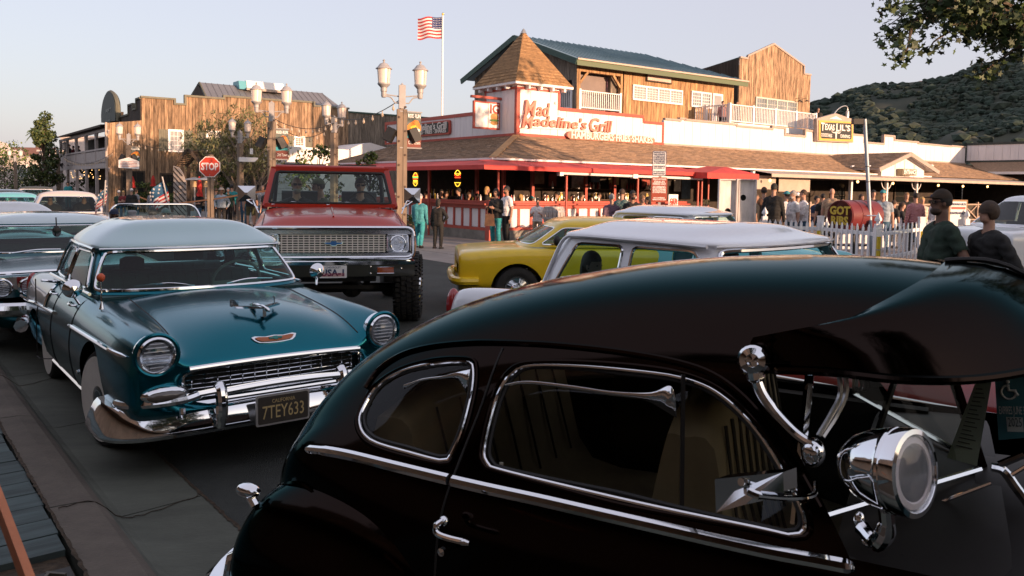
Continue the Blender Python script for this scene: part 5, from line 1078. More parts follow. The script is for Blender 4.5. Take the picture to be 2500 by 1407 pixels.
heater(475, 'patio heater with silver reflector left of the closed red umbrella'); heater(502, 'patio heater with silver reflector behind the stop sign post')
# wine barrel and planters at the grill front
def barrel(px, y0, y1, Z, lab):
 p = atY(px, y1, Z); h = atY(px, y0, Z)[2]; t = thing('wine_barrel', lab, 'barrel', (p[0], Z, max(0, p[2]))); h -= max(0, p[2]); m = M('grey_barrel_wood', (.4, .34, .31), rough=.7, var=.2, scale=5, stretch=(3, 3, .4)); n = 18; me = None
 for k in range(n):
  a0, a1 = 2*math.pi*k/n+.02, 2*math.pi*(k+1)/n-.02; V = []; F = []
  for i in range(7): u = i/6; r = .28+.07*math.sin(math.pi*u); V += [(r*math.cos(a0), r*math.sin(a0), h*u), (r*math.cos(a1), r*math.sin(a1), h*u)]
  F = [(2*i, 2*i+1, 2*i+3, 2*i+2) for i in range(6)]; mesh('stave', V, F, m, t, smooth=True)
 for u in (.1, .3, .7, .9): r = .285+.07*math.sin(math.pi*u); MB().lathe([(r, -.03), (r+.006, 0), (r, .03)], 20, o=(0, 0, h*u)).build('hoop', LGREY, t, smooth=True)
 MB().lathe([(.0, 0), (.27, 0)], 20, o=(0, 0, h-.03)).build('lid', m, t)
barrel(1352, 504, 545, 24, 'pale grey wine barrel before the white counter panels')
# ================================================================= cars
def loops(F):
 E = {}
 for f in F:
  for i in range(len(f)): a, b = f[i], f[(i+1) % len(f)]; E[(a, b)] = E.get((a, b), 0)+1
 nx = {}
 for (a, b) in E:
  if (b, a) not in E: nx.setdefault(a, []).append(b)
 out = []
 while nx:
  s = next(iter(nx)); L = [s]; c = s
  while True:
   if c not in nx: break
   n = nx[c].pop(); 
   if not nx[c]: del nx[c]
   if n == s: break
   L.append(n); c = n
  if len(L) > 3: out.append(L)
 return out
def loft(ST_, mirror=True):
 V = []; F = []; idx = {}
 m = len(ST_[0][1])
 for i, (x, pr) in enumerate(ST_):
  for k, p in enumerate(pr):
   xx = x+(p[2] if len(p) > 2 else 0)
   for s in ((1, -1) if mirror else (1,)):
    if s == -1 and abs(p[0]) < 1e-6: idx[i, k, -1] = idx[i, k, 1]; continue
    idx[i, k, s] = len(V); V.append((xx, s*p[0], p[1]))
 for i in range(len(ST_)-1):
  for k in range(m-1):
   for s in ((1, -1) if mirror else (1,)):
    q = [idx[i, k, s], idx[i, k+1, s], idx[i+1, k+1, s], idx[i+1, k, s]]; q = list(dict.fromkeys(q))
    if len(q) > 2: F.append(tuple(q if s == 1 else q[::-1]))
 return V, F
def bvh(V, F): return BVHTree.FromPolygons([Vector(v) for v in V], F)
def smo(name, V, F, mat, parent, sharp=40): return mesh(name, V, F, mat, parent, smooth=True, sharp=sharp)
def edge_tube(name, V, F, r, mat, parent, n=6, off=0.0, pick=None):
 mb = MB()
 for L in loops(F):
  P = [Vector(V[i]) for i in L]
  if pick and not pick(P): continue
  Q = [P[0]]
  for p in P[1:]:
   if (p-Q[-1]).length > r*.8: Q.append(p)
  if len(Q) > 4: mb.tube(Q, r, n, closed=True)
 return mb.build(name, mat, parent, smooth=True)
def wheel(parent, x, y, r, wdt, yaw=0, white=None, hub=True, tread=False, name='wheel', chrome_cap=True, side=None):
 s = side or (1 if y > 0 else -1)
 mb = MB(); h = wdt/2; ax = (0, s, 0)
 prof = [(r*.56, -h), (r*.8, -h*1.05), (r*.93, -h*.98), (r*.985, -h*.7), (r, -h*.3), (r, h*.3), (r*.985, h*.7), (r*.93, h*.98), (r*.8, h*1.05), (r*.62, h*.98), (r*.56, h*.8)]
 mb.lathe(prof, 36, axis=ax); w_ = mb.build(name, TYRE, parent, smooth=True); w_.location = (x, y, r); w_.rotation_euler = (0, 0, R(yaw))
 if white: MB().lathe([(r*.745, h*1.07), (r*.78, h*1.1), (r*.86, h*1.09)], 36, axis=ax).build('whitewall', M('whitewall', (.7, .68, .62), rough=.6, var=.06, scale=6), w_, smooth=True)
 if hub: MB().lathe([(r*.6, h*.8), (r*.57, h*1.0), (r*.5, h*.85), (r*.3, h*.95), (r*.26, h*1.1), (r*.12, h*1.2), (0, h*1.22)], 28, axis=ax).build('rim', M('steel_rim', (.02, .04, .045), rough=.35, coat=.5) if white else CHROME, w_, smooth=True)
 if white: MB().lathe([(r*.34, h*.86), (r*.3, h*1.02), (r*.18, h*1.16), (0, h*1.2)], 24, axis=ax).build('hub_cap', CHROME, w_, smooth=True)
 if tread:
  mb = MB()
  for k in range(44):
   a = 2*math.pi*k/44
   for j, q in enumerate((-.36, -.12, .12, .36)):
    c = a+(.05 if j % 2 else 0); p = Vector(((r+.004)*math.cos(c), q*wdt, (r+.004)*math.sin(c))); t = Vector((-math.sin(c), 0, math.cos(c)))
    mb.bar(p-t*.022, p+t*.022, .2*wdt*.9, .03, up=(math.cos(c), 0, math.sin(c)))
   for q in (-1, 1): p = Vector((r*.95*math.cos(a), q*h*1.0, r*.95*math.sin(a))); mb.bar(p, Vector((r*.86*math.cos(a), q*h*1.06, r*.86*math.sin(a))), .035, .02)
  tag(mb.build('tread_blocks', TYRE, w_), kind='stuff')
 return w_
def strip(parent, P, w, h, name='chrome_strip', mat=None):     # trim moulding along points
 return MB().tube(P, w, 8).build(name, mat or CHROME, parent, smooth=True)
def headlight(parent, c, r, fwd=(1, 0, 0), name='headlight', bez=CHROME, brow=None):
 ax = Vector(fwd)
 h = MB().lathe([(r*1.32, -.06), (r*1.34, -.01), (r*1.25, .022), (r*1.12, .03), (r*1.02, .012)], 28, axis=ax, o=c).build(name, bez, parent, smooth=True)
 MB().lathe([(r*1.04, -.02), (r*.7, -.055), (r*.3, -.075), (0, -.08)], 24, axis=ax, o=c).build('reflector', M('lamp_reflector', (.8, .8, .82), rough=.35, metal=.4), h, smooth=True)
 MB().lathe([(r*1.04, .012), (r*.9, .03), (r*.6, .045), (r*.3, .052), (0, .054)], 24, axis=ax, o=c).build('lens', glass('lamp_lens', (.96, .97, .98), .12, 1.5, 1.2), h, smooth=True)
 q = Vector((0, 0, 1)).rotation_difference(ax); mb = MB(); cc = Vector(c)
 for i in range(-3, 4):
  y = i*r*.26; hh = math.sqrt(max(0, r*r*.85-y*y)); mb.tube([cc+q @ Vector((y*1.0, -hh*.9, .02)), cc+q @ Vector((y, hh*.9, .02))], r*.03, 5)
 mb.lathe([(r*.18, 0), (r*.12, .03), (0, .035)], 10, axis=ax, o=cc-ax*.03); mb.build('lens_flutes', M('lamp_flute', (.75, .77, .8), rough=.2, metal=.1), h)
 return h
GLASS = glass('windscreen_glass', (.5, .74, .72), 0, 1.5, .6); GLASSD = glass('tinted_glass', (.35, .42, .4), 0, 1.5, .7)
def ring(z, xf, xa, ya, ym, xm, xc, yc, xr):
 d = xf-xa; e = xc-xr
 return [(xf, 0, z), (xf-.08*d, .42*ya, z), (xf-.32*d, .76*ya, z), (xf-.72*d, .955*ya, z), (xa-.1, ya, z), (xa-.42, .5*(ya+ym)+.004, z), (xm, ym, z), (xc+.32, yc+.025, z), (xc, yc, z), (xr+.45*e, .84*yc, z), (xr+.1*e, .45*yc, z), (xr, 0, z)]
def greenhouse(rings, topz, lv=3):
 V = []; F = []; m = len(rings[0]); idx = {}
 rr = list(rings); last = rings[-1]; cx = sum(p[0] for p in last)/m
 for k, (sc, z) in enumerate(((.74, topz-.018), (.38, topz-.004))): rr.append([(cx+(p[0]-cx)*(.45+.55*sc), p[1]*sc, z) for p in last])
 for i, rg in enumerate(rr):
  for k, p in enumerate(rg):
   idx[i, k, 1] = len(V); V.append(p)
   if abs(p[1]) < 1e-6: idx[i, k, -1] = idx[i, k, 1]
   else: idx[i, k, -1] = len(V); V.append((p[0], -p[1], p[2]))
 for i in range(len(rr)-1):
  for k in range(m-1):
   for s in (1, -1): q = (idx[i, k, s], idx[i, k+1, s], idx[i+1, k+1, s], idx[i+1, k, s]); F.append(q if s == 1 else q[::-1])
 n = len(rr)-1; sp = []
 for k in range(m): sp.append(len(V)); V.append((rr[n][k][0], 0, topz)) if 0 < k < m-1 else V.append(rr[n][k])
 for k in range(m-1):
  for s in (1, -1):
   a, b = idx[n, k, s], idx[n, k+1, s]; c = sp[k+1] if k+1 < m-1 else idx[n, m-1, 1]; d = sp[k] if k > 0 else idx[n, 0, 1]
   q = tuple(dict.fromkeys((a, b, c, d)))
   if len(q) > 2: F.append(q if s == 1 else q[::-1])
 return subd(V, F, lv)
def cut_windows(V, F, polys):
 """polys: list of (name, polygon in (x,z), test) -> rest, [(name, V, F)]"""
 out = []
 for nm, P, tst in polys:
  sd = sdpoly(roundp(P, .045, 3)); f = lambda q: (np.where(tst(q), sd(q[:, (0, 2)]), 1.0) if tst else sd(q[:, (0, 2)]))
  (V, F), (gv, gf) = clip(V, F, f)
  for sd_ in ((1, -1) if nm.startswith('side') else (0,)):
   sel = [q for q in gf if sd_ == 0 or gv[q[0]][1]*sd_ > 0]
   if sel: u = sorted({i for q in sel for i in q}); mp = {i: k for k, i in enumerate(u)}; out.append((nm, gv[u], [tuple(mp[i] for i in q) for q in sel]))
 return (V, F), out
def plate(parent, name, label, cat, loc, rz, w, h, base, ink, lines, frame=CHROME, rx=0):
 """licence plate facing local +x"""
 t = thing(name, label, cat); t.parent = None
 return t
def chevy(fr, paint_m, roof_m, label, front=True, two_tone=None, int_col=(.03, .06, .06), group=None, glass_m=None, red_front=None, hdr=0.0):
 t = frthing('parked_car', label, 'car', fr, group); glass_m = glass_m or GLASS
 def stn(x, z0, z1, z2, z3, z4, z5, y5=.76, yo=.885, zo=.82, ym=.935, zm=.62, yl=.92, zl=.42, yr=.86, zr=.2): return (x, [(0, z0), (.28, z1), (.5, z2), (.585, z3), (.655, z4), (y5, z5), (yo, zo), (ym, zm), (yl, zl), (yr, zr), (.6, zr-.01), (0, zr)])
 S_ = [(-.13, [(0, .62), (.28, .62), (.47, .615), (.545, .605), (.57, .585), (.582, .56), (.582, .53), (.578, .48), (.55, .44), (.4, .425), (.2, .42), (0, .42)]),
          (-.068, [(0, .632), (.28, .632), (.48, .627), (.555, .615), (.582, .592), (.595, .565), (.595, .53), (.59, .475), (.56, .425), (.4, .41), (.2, .405), (0, .405)]),
          (-.045, [(0, .645), (.28, .645), (.5, .64), (.575, .63), (.62, .655), (.735, .66), (.80, .62), (.80, .54), (.78, .45), (.7, .40), (.45, .395), (0, .395)]),
          (-.05, [(0, .675), (.28, .675), (.5, .668), (.59, .672), (.645, .745), (.745, .80), (.845, .74), (.868, .6), (.86, .46), (.82, .385), (.5, .38), (0, .38)]),
          (-.085, [(0, .72), (.28, .718), (.505, .705), (.592, .71), (.645, .80), (.75, .872), (.868, .78), (.895, .61), (.885, .45), (.84, .36), (.5, .35), (0, .35)]),
          stn(-.2, .825, .815, .77, .745, .825, .893, .755, .88, .79, .918, .61, .905, .43, .85, .27), stn(-.38, .895, .882, .83, .803, .85, .9, .76, .888, .81), stn(-.65, .93, .918, .872, .848, .868, .905), stn(-.95, .945, .936, .898, .88, .885, .912), stn(-1.25, .955, .947, .92, .908, .905, .918), stn(-1.5, .955, .95, .935, .928, .922, .923, .785),
          stn(-2.3, .955, .95, .94, .935, .93, .925, .79), stn(-3.0, .95, .945, .935, .93, .925, .925, .79), stn(-3.3, .94, .935, .925, .92, .92, .93, .8), stn(-3.6, .89, .885, .875, .86, .885, .93, .81, .89, .84), stn(-3.9, .8, .8, .79, .77, .83, .91, .81, .88, .82, .91, .6, .89, .45, .84, .3), stn(-4.0, .72, .72, .71, .7, .78, .87, .8, .86, .76, .89, .58, .86, .45, .8, .34), stn(-4.03, .6, .6, .6, .6, .66, .7, .75, .78, .65, .8, .56, .78, .48, .7, .42)]
 V, F = loft(S_); V, F = subd(V, F, 3)
 
 cab = sdpoly([(-1.5, -.76), (-1.5, .76), (-3.32, .76), (-3.32, -.76)]); (V, F), _ = clip(V, F, lambda q: np.where(q[:, 2] > .8, cab(q[:, :2]), 1.0))
 for ax in (-.93, -3.2): (V, F), _ = clip(V, F, lambda q: np.where((np.abs(q[:, 1]) > .56) & (q[:, 2] < .76), np.hypot(q[:, 0]-ax, (q[:, 2]-.33)*(1.0 if ax > -2 else 1.25))-.375, 1.0))
 
 if two_tone:
  sd = sdpoly([(-2.72, .96), (-2.76, .72), (-4.2, .62), (-4.2, 1.0)]); (V, F), (qv, qf) = clip(V, F, lambda q: np.where(np.abs(q[:, 1]) > .74, sd(q[:, (0, 2)]), 1.0)); smo('rear_quarter', qv, qf, two_tone, t)
 T_ = bvh(V, F)
 if red_front: (V, F), (qv, qf) = clip(V, F, lambda q: -1.62-q[:, 0]); smo('front_wings', qv, qf, red_front, t)
 smo('body', V, F, paint_m, t)
 def side(x, z, s=-1, o=.004):
  h = T_.ray_cast(Vector((x, s*1.6, z)), Vector((0, -s, 0)))[0]; return Vector((x, (h.y if h is not None else s*.93)+s*o, z))
 def top(x, y, o=.003):
  h = T_.ray_cast(Vector((x, y, 2)), Vector((0, 0, -1)))[0]; return Vector((x, y, (h.z if h is not None else .9)+o))
 seam = DARK; mb = MB()
 for s in (-1, 1):
  for x in (-1.62, -2.38, -3.05): mb.tube([side(x, z, s, .0005) for z in np.linspace(.24, .91, 18)], .0045, 4)
  mb.tube([side(x, .245, s, .0005) for x in np.linspace(-1.62, -3.05, 20)], .004, 4)
  mb.tube([top(x, s*.588, 0) for x in np.linspace(-.12, -1.45, 26)], .005, 4)
 tag(mb.build('panel_gaps', seam, t), kind='stuff')
 for s in (-1, 1):
  strip(t, [side(x, .742+.02*(x+.0), s, .008) for x in np.linspace(-.14, -1.68, 24)], [.004]+[.014]*22+[.006], 8, 'side_moulding')
  strip(t, [side(x, .70+.03*(x+2.8), s, .008) for x in np.linspace(-2.3, -3.88, 20)], .013, 8, 'side_moulding')
  if two_tone: strip(t, [side(-2.72-.0*z, z, s, .006) for z in np.linspace(.93, .70, 10)], .012, 8, 'quarter_moulding')
  MB().tube([side(x, .25, s, .004) for x in np.linspace(-1.35, -2.75, 12)], .018, 6).build('sill_trim', CHROME, t, smooth=True)
  strip(t, [Vector((x, s*(.80+.0), .938)) for x in np.linspace(-1.55, -3.15, 14)], .012, 8, 'belt_moulding')
  for x in (-1.72, -2.47): MB().tube(cm([side(x, .84, s, .0), side(x-.02, .84, s, .035), side(x-.13, .845, s, .035), side(x-.15, .845, s, .0)], 4, False), .009, 6).build('door_handle', CHROME, t, smooth=True)
 
 wheel(t, -.93, .77, .325, .17, yaw=10 if front else 0, white=True); wheel(t, -.93, -.79, .325, .17, yaw=10 if front else 0, white=True); wheel(t, -3.2, .74, .325, .17, white=True); wheel(t, -3.2, -.74, .325, .17, white=True)
 MB().box(-3.7, -.3, -.62, .62, .2, .3).build('chassis', DARK, t)
 
 rg = [ring(.935, -1.30, -1.58, .80, .81, -2.4, -3.1, .765, -3.42), ring(1.02, -1.40, -1.65, .78, .785, -2.4, -3.08, .74, -3.36), ring(1.13, -1.55, -1.74, .742, .745, -2.4, -3.04, .70, -3.27), ring(1.225, -1.685, -1.82, .702, .705, -2.42, -2.98, .665, -3.18), ring(1.25, -1.675, -1.80, .722, .722, -2.42, -2.97, .672, -3.16), ring(1.28, -1.69, -1.82, .715, .715, -2.42, -2.96, .665, -3.14), ring(1.35, -1.83, -1.95, .635, .645, -2.45, -2.86, .60, -3.05)]
 rg = [[(p[0], p[1], p[2]+hdr*(0, .2, .6, 1, 1, .85, .1)[i]) for p in q_] for i, q_ in enumerate(rg)]
 gv, gf = greenhouse(rg, 1.455-.35*hdr, 3)
 (rv, rf), (lv_, lf) = clip(gv, gf, lambda q: q[:, 2]-1.243-hdr)
 smo('roof', rv, rf, roof_m, t)
 sideok = lambda q: np.abs(q[:, 1]) > .5
 polys = [('windscreen', [(-1.0, .962), (-1.585, .962), (-1.775, 1.222+hdr), (-1.0, 1.222+hdr)], None), ('side_glass', [(-1.69, .962), (-1.885, 1.212+hdr), (-2.34, 1.212+hdr), (-2.34, .962)], sideok), ('side_glass', [(-2.42, .962), (-2.42, 1.212+hdr), (-2.84, 1.205+hdr), (-3.0, .962)], sideok), ('rear_glass', [(-3.12, .972), (-3.02, 1.2+hdr), (-3.7, 1.2+hdr), (-3.7, .972)], None)]
 (pv, pf), gl = cut_windows(lv_, lf, polys)
 smo('pillars', pv, pf, paint_m if front else roof_m, t)
 for nm, a, b in gl:
  o = smo(nm, a, b, glass_m, t)
  edge_tube(nm+'_trim', a, b, .011 if nm != 'windscreen' else .014, CHROME, t)
 for s in (-1, 1):
  P = [Vector(p) for p in []]
  MB().tube(cm([(-1.80, s*.722, 1.243+hdr), (-2.1, s*.724, 1.25+hdr), (-2.42, s*.724, 1.252+hdr), (-2.8, s*.69, 1.25+hdr), (-2.97, s*.672, 1.225+hdr), (-3.06, s*.70, 1.13), (-3.1, s*.755, .96)], 5, False), .012, 6).build('drip_rail', CHROME if front else roof_m, t, smooth=True)
 MB().tube([(rg[4][k][0]+.004, rg[4][k][1], 1.244+hdr) for k in range(4)][::-1]+[(rg[4][k][0]+.004, -rg[4][k][1], 1.244+hdr) for k in range(1, 4)], .008, 6).build('header_trim', CHROME if front else roof_m, t, smooth=True)
 
 im = M('cabin_%s' % label[:6], int_col, rough=.75, var=.25, scale=5); dm = M('cabin_dark', (.02, .024, .022), rough=.8, var=.2, scale=4)
 MB().box(-3.3, -1.5, -.74, .74, .3, .36).build('floor', dm, t); MB().box(-3.3, -1.48, -.775, -.745, .34, .93).box(-3.3, -1.48, .745, .775, .34, .93).build('door_cards', im, t)
 mb = MB(); mb.prism([(-1.36, .93), (-1.62, .93), (-1.7, .86), (-1.66, .7), (-1.4, .7)], -.75, .75, ax=1); mb.build('dashboard', im, t)
 for nm, x in (('front_seat', -2.25), ('rear_seat', -3.0)):
  P = [(x+.45, .38), (x+.5, .58), (x+.02, .62), (x-.1, .98), (x-.2, 1.0), (x-.2, .36)]; sv, sf = [], []
  o = MB().prism(roundp(P, .06, 3), -.66, .66, ax=1).build(nm, im, t)
  mb = MB()
  for k in range(-6, 7): mb.tube([(x+.005, k*.1, .64), (x-.1, k*.1, .975)], .006, 4)
  tag(mb.build('seat_pleats', im, o), kind='stuff')
 MB().tube([(-1.83+.05*math.sin(u)*.0+.06*math.sin(u), .36+.2*math.cos(u), .93+.19*math.sin(u)*.95) for u in np.linspace(0, 2*math.pi, 25)[:-1]], .012, 6, closed=True).tube([(-1.83, .36, .93), (-1.62, .36, .84)], .02, 6).bar((-1.83, .17, .93), (-1.83, .55, .93), .012, .03).build('steering_wheel', M('wheel_ivory', (.16, .2, .19), rough=.4), t, smooth=True)
 MB().box(-1.93, -1.89, -.11, .11, 1.13, 1.19).build('rear_view_mirror', dm, t)
 for s in (-1, 1): MB().tube(cm([(-1.37, s*.12, .975), (-1.40, s*.3, 1.0), (-1.46, s*.52, .985)], 5, False), .007, 5).build('wiper', CHROME, t, smooth=True)
 
 for s in (-1, 1): MB().ell((-4.0, s*.82, .74), .05, .06, .13, 10, 8).build('tail_lamp', M('tail_red', (.35, .02, .02), rough=.2, coat=1), t, smooth=True)
 MB().tube(cm([(-3.75, .96, .4), (-4.08, .86, .4), (-4.15, .4, .4), (-4.15, -.4, .4), (-4.08, -.86, .4), (-3.75, -.96, .4)], 5, False), .06, 8).build('rear_bumper', CHROME, t, smooth=True)
 if not front: return t
 
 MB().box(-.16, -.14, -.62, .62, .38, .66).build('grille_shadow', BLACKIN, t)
 fx = lambda y: -.085-.03*(y/.58)**2
 for i in range(8): z = .425+i*.0275; MB().tube([(fx(y), y, z) for y in np.linspace(-.575, .575, 11)], .0026, 5).build('grille_bar', CHROME, t)
 for i in range(15): y = -.53+1.06*i/14; MB().bar((fx(y)+.006, y, .425), (fx(y)+.006, y, .622), .004, .012).build('grille_bar', CHROME, t)
 P = [(-.575, .43), (-.585, .56), (-.56, .615), (-.4, .636), (0, .643), (.4, .636), (.56, .615), (.585, .56), (.575, .43)]
 MB().tube([(fx(p[0])+.03, p[0], p[1]) for p in cm(P, 5, False)], .013, 8).build('grille_frame', CHROME, t, smooth=True)
 mb = MB(); pts = [(-.045, y, .652-.01*(y/.56)**2) for y in np.linspace(-.56, .56, 15)]
 mb.tube(pts, .019, 10); mb.build('hood_lip_moulding', CHROME, t, smooth=True)
 for s in (-1, 1):
  headlight(t, (-.055, s*.742, .748), .088)
  MB().tube([(-.04, s*(.742)+.12*math.cos(u), .75+.12*math.sin(u)) for u in np.linspace(.0, 2*math.pi, 33)[:-1]], .013, 8, closed=True).build('headlight_bezel', paint_m, t, smooth=True)
  pk = MB().ell((-.04, s*.70, .515), .045, .135, .052, 16, 10).build('parking_lamp', CHROME, t, smooth=True)
  MB().ell((-.012, s*.70, .51), .03, .11, .034, 14, 8).build('lens', M('smoked_lens', (.12, .1, .085), rough=.12, coat=1), pk, smooth=True)
 
 prof = [(-.05, .128), (-.01, .124), (.012, .1), (.04, .04), (.06, -.02), (.062, -.042), (.045, -.064), (0, -.072)]
 path = [(-.55, -.955), (-.36, -.955), (-.2, -.925), (-.11, -.84), (-.06, -.7), (-.02, -.45), (0, 0), (-.02, .45), (-.06, .7), (-.11, .84), (-.2, .925), (-.36, .955), (-.55, .955)]; path = cm(path, 5, False); V = []; F = []; n = len(prof)
 for i, p in enumerate(path):
  d = path[min(i+1, len(path)-1)]-path[max(i-1, 0)]; d /= np.linalg.norm(d); nn = np.array([d[1], -d[0]])
  if nn@np.array([p[0]+1.2, p[1]*.6]) < 0: nn = -nn
  for o, z in prof: V.append((p[0]-.06+nn[0]*o, p[1]+nn[1]*o, .312+z-.02*(abs(p[1])/.9)**2))
 for i in range(len(path)-1):
  for k in range(n-1): F.append((i*n+k, i*n+k+1, (i+1)*n+k+1, (i+1)*n+k))
 Vs, Fs = V, F; o = smo('front_bumper', Vs, Fs, CHROME, t); fixn(o.data)
 for s in (-1, 1):
  MB().tube(cm([(-.3, s*.91, .44), (-.14, s*.87, .455), (-.035, s*.76, .468), (.0, s*.6, .478), (.0, s*.5, .50)], 5, False), [.02]+[.027]*18+[.027, .02], 8).build('bumper_wing', CHROME, o, smooth=True)
  MB().tube(cm([(.02, s*.40, .29), (.045, s*.40, .36), (.05, s*.40, .44), (.03, s*.40, .505), (.0, s*.40, .525)], 4, False), [.03]*4+[.036]*8+[.04]*5, 10).build('bumper_guard', CHROME, o, smooth=True)
  MB().tube([(.03, s*.43, .51), (.028, s*.53, .505)], .02, 8).build('bumper_guard_tip', CHROME, o, smooth=True)
  MB().tube([(.02, s*.62, .435), (.025, s*.62, .40)], .018, 8).build('bumper_bolt_cap', CHROME, o, smooth=True)
 MB().tube([(.035, y, .512-.01*(y/.36)**2) for y in np.linspace(-.37, .37, 9)], .023, 8).tube([(.012, y, .455) for y in np.linspace(-.37, .37, 9)], .016, 8).build('bumper_bar', CHROME, o, smooth=True)
 
 def on_top(y, z, x0=.5):
  h = T_.ray_cast(Vector((x0, y, z)), Vector((-1, 0, 0))); return h[0], h[1]
 c, nrm = on_top(0, .755); tx = Vector((0, 1, 0)); tz = nrm.cross(tx).normalized(); tz = -tz if tz.z < 0 else tz
 def badge(nm, P, m, h, par): V = [c+nrm*hh+tx*p[0]+tz*p[1] for hh in (h, h+.006) for p in P]; n = len(P); o_ = mesh(nm, V, [tuple(range(n)), tuple(range(2*n-1, n-1, -1))]+[(i, (i+1) % n, n+(i+1) % n, n+i) for i in range(n)], m, par); fixn(o_.data); return o_
 sh = [(-.15, .022), (-.125, .03), (-.06, .02), (0, .027), (.06, .02), (.125, .03), (.15, .022), (.135, -.005), (.11, -.025), (.05, -.033), (0, -.035), (-.05, -.033), (-.11, -.025), (-.135, -.005)]
 bd = badge('hood_badge', sh, CHROME, .0, t); badge('enamel', [(p[0]*.86, p[1]*.62-.002) for p in sh], M('enamel_orange', (.42, .12, .04), rough=.35), .006, bd)
 badge('bow_tie', [(-.045, .002), (-.016, .004), (-.014, .011), (.014, .011), (.016, .004), (.045, .002), (.04, -.01), (.014, -.009), (.012, -.017), (-.012, -.017), (-.014, -.009), (-.04, -.01)], M('enamel_teal', (.02, .2, .18), rough=.3), .012, bd)
 orn = MB(); zt = lambda x, y: top(x, y, 0).z
 o0 = zt(-.36, 0)
 orn.tube(cm([(-.22, 0, o0+.045), (-.32, 0, o0+.06), (-.44, 0, o0+.05), (-.56, 0, o0+.045)], 4, False), [.006]+[.014]*6+[.02]*4+[.012, .004], 8)
 for s in (-1, 1): orn.prism([(-.36, s*.012), (-.3, s*.012), (-.42, s*.155), (-.47, s*.15)], o0+.05, o0+.062, ax=2); orn.prism([(-.43, s*.125), (-.5, s*.15), (-.53, s*.15), (-.46, s*.12)], o0+.05, o0+.1, ax=2)
 orn.box(-.42, -.3, -.012, .012, o0-.004, o0+.05); orn.build('hood_ornament', CHROME, t, smooth=True)
 
 m = MB().lathe([(0, -.07), (.03, -.062), (.055, -.03), (.066, 0), (.062, .012), (0, .014)], 18, axis=(-1, 0, .1), o=(-1.43, -.93, 1.0)).tube([(-1.42, -.925, .95), (-1.36, -.9, .895)], .009, 6); m.build('wing_mirror', CHROME, t, smooth=True)
 m = MB().lathe([(0, -.07), (.03, -.062), (.055, -.03), (.066, 0), (.062, .012), (0, .014)], 18, axis=(-1, 0, .1), o=(-1.5, .93, 1.02)).tube([(-1.49, .925, .97), (-1.45, .9, .91)], .009, 6); m.build('wing_mirror', CHROME, t, smooth=True)
 a0 = top(-1.16, -.8, 0); MB().tube([a0, a0+Vector((-.02, .0, .2))], .004, 6).lathe([(.02, 0), (.014, .02), (.006, .05)], 10, o=a0).build('aerial', CHROME, t, smooth=True)
 k = thing('aerial_ball', 'small orange ball on the aerial tip of the teal sedan', 'aerial topper'); p = fr.w(*(a0+Vector((-.02, 0, .215)))); k.location = p; MB().ell((0, 0, 0), .028, .028, .03, 12, 8).build('ball', M('ball_orange', (.6, .1, .03), rough=.5), k, smooth=True)
 MB().lathe([(.018, 0), (.018, .006), (.01, .012), (0, .013)], 12, axis=(0, -1, 0), o=side(-1.36, .42)).build('side_cap', CHROME, t, smooth=True)
 
 q = thing('licence_plate', 'black california licence plate with yellow characters on the teal sedan bumper', 'licence plate', fr.w(.05, -.02, .348), fr.deg)
 blk = M('plate_black', (.05, .042, .035), rough=.45, var=.15, scale=20); yel = M('plate_yellow', (.55, .42, .2), rough=.45)
 MB().prism(roundp([(-.175, -.097), (.175, -.097), (.175, .097), (-.175, .097)], .015, 3), -.004, .006, ax=0).build('frame', M('plate_frame', (.62, .6, .58), rough=.3, metal=.6), q)
 MB().prism(roundp([(-.163, -.085), (.163, -.085), (.163, .085), (-.163, .085)], .012, 3), .006, .009, ax=0).build('face', blk, q)
 rot = (R(90), 0, R(90)); o = text('letters', '7TEY633', yel, q, .112, (.011, 0, -.018), rot, ext=.0015, off=.0); bpy.context.view_layer.update(); dd = o.dimensions.x; o.scale = (.27/dd, 1.05, 1)
 o = text('letters', 'CALIFORNIA', yel, q, .034, (.011, 0, .053), rot, ext=.001); bpy.context.view_layer.update(); o.scale = (.15/o.dimensions.x, 1, 1)
 h = thing('black_hat', 'black felt hat lying on the rear shelf of the teal sedan', 'hat', fr.w(-2.55, -.28, 1.0), fr.deg); MB().lathe([(.16, 0), (.155, .008), (.1, .012), (.095, .09), (.06, .11), (0, .1)], 20).build('felt', M('black_felt', (.01, .01, .01), rough=.9), h, smooth=True)
 return t
CHV = Fr(-1.44, 5.0, -51.3)
TEAL = M('teal_paint', (.002, .13, .175), rough=.19, coat=.3, var=.05, scale=1.2, metal=.9)
COOLROOF = M('white_roof_cool', (.42, .6, .65), rough=.3, coat=1.0, var=.03, scale=1)  # white roof with the blue-green cast of shade put into its colour
QUART = M('quarter_silver', (.3, .29, .27), rough=.3, coat=1.0, var=.05, scale=2)
chevy(CHV, TEAL, COOLROOF, 'teal 1950s sedan with white roof, chrome grille and black plate, nearest on the left', True, QUART, (.02, .06, .065))
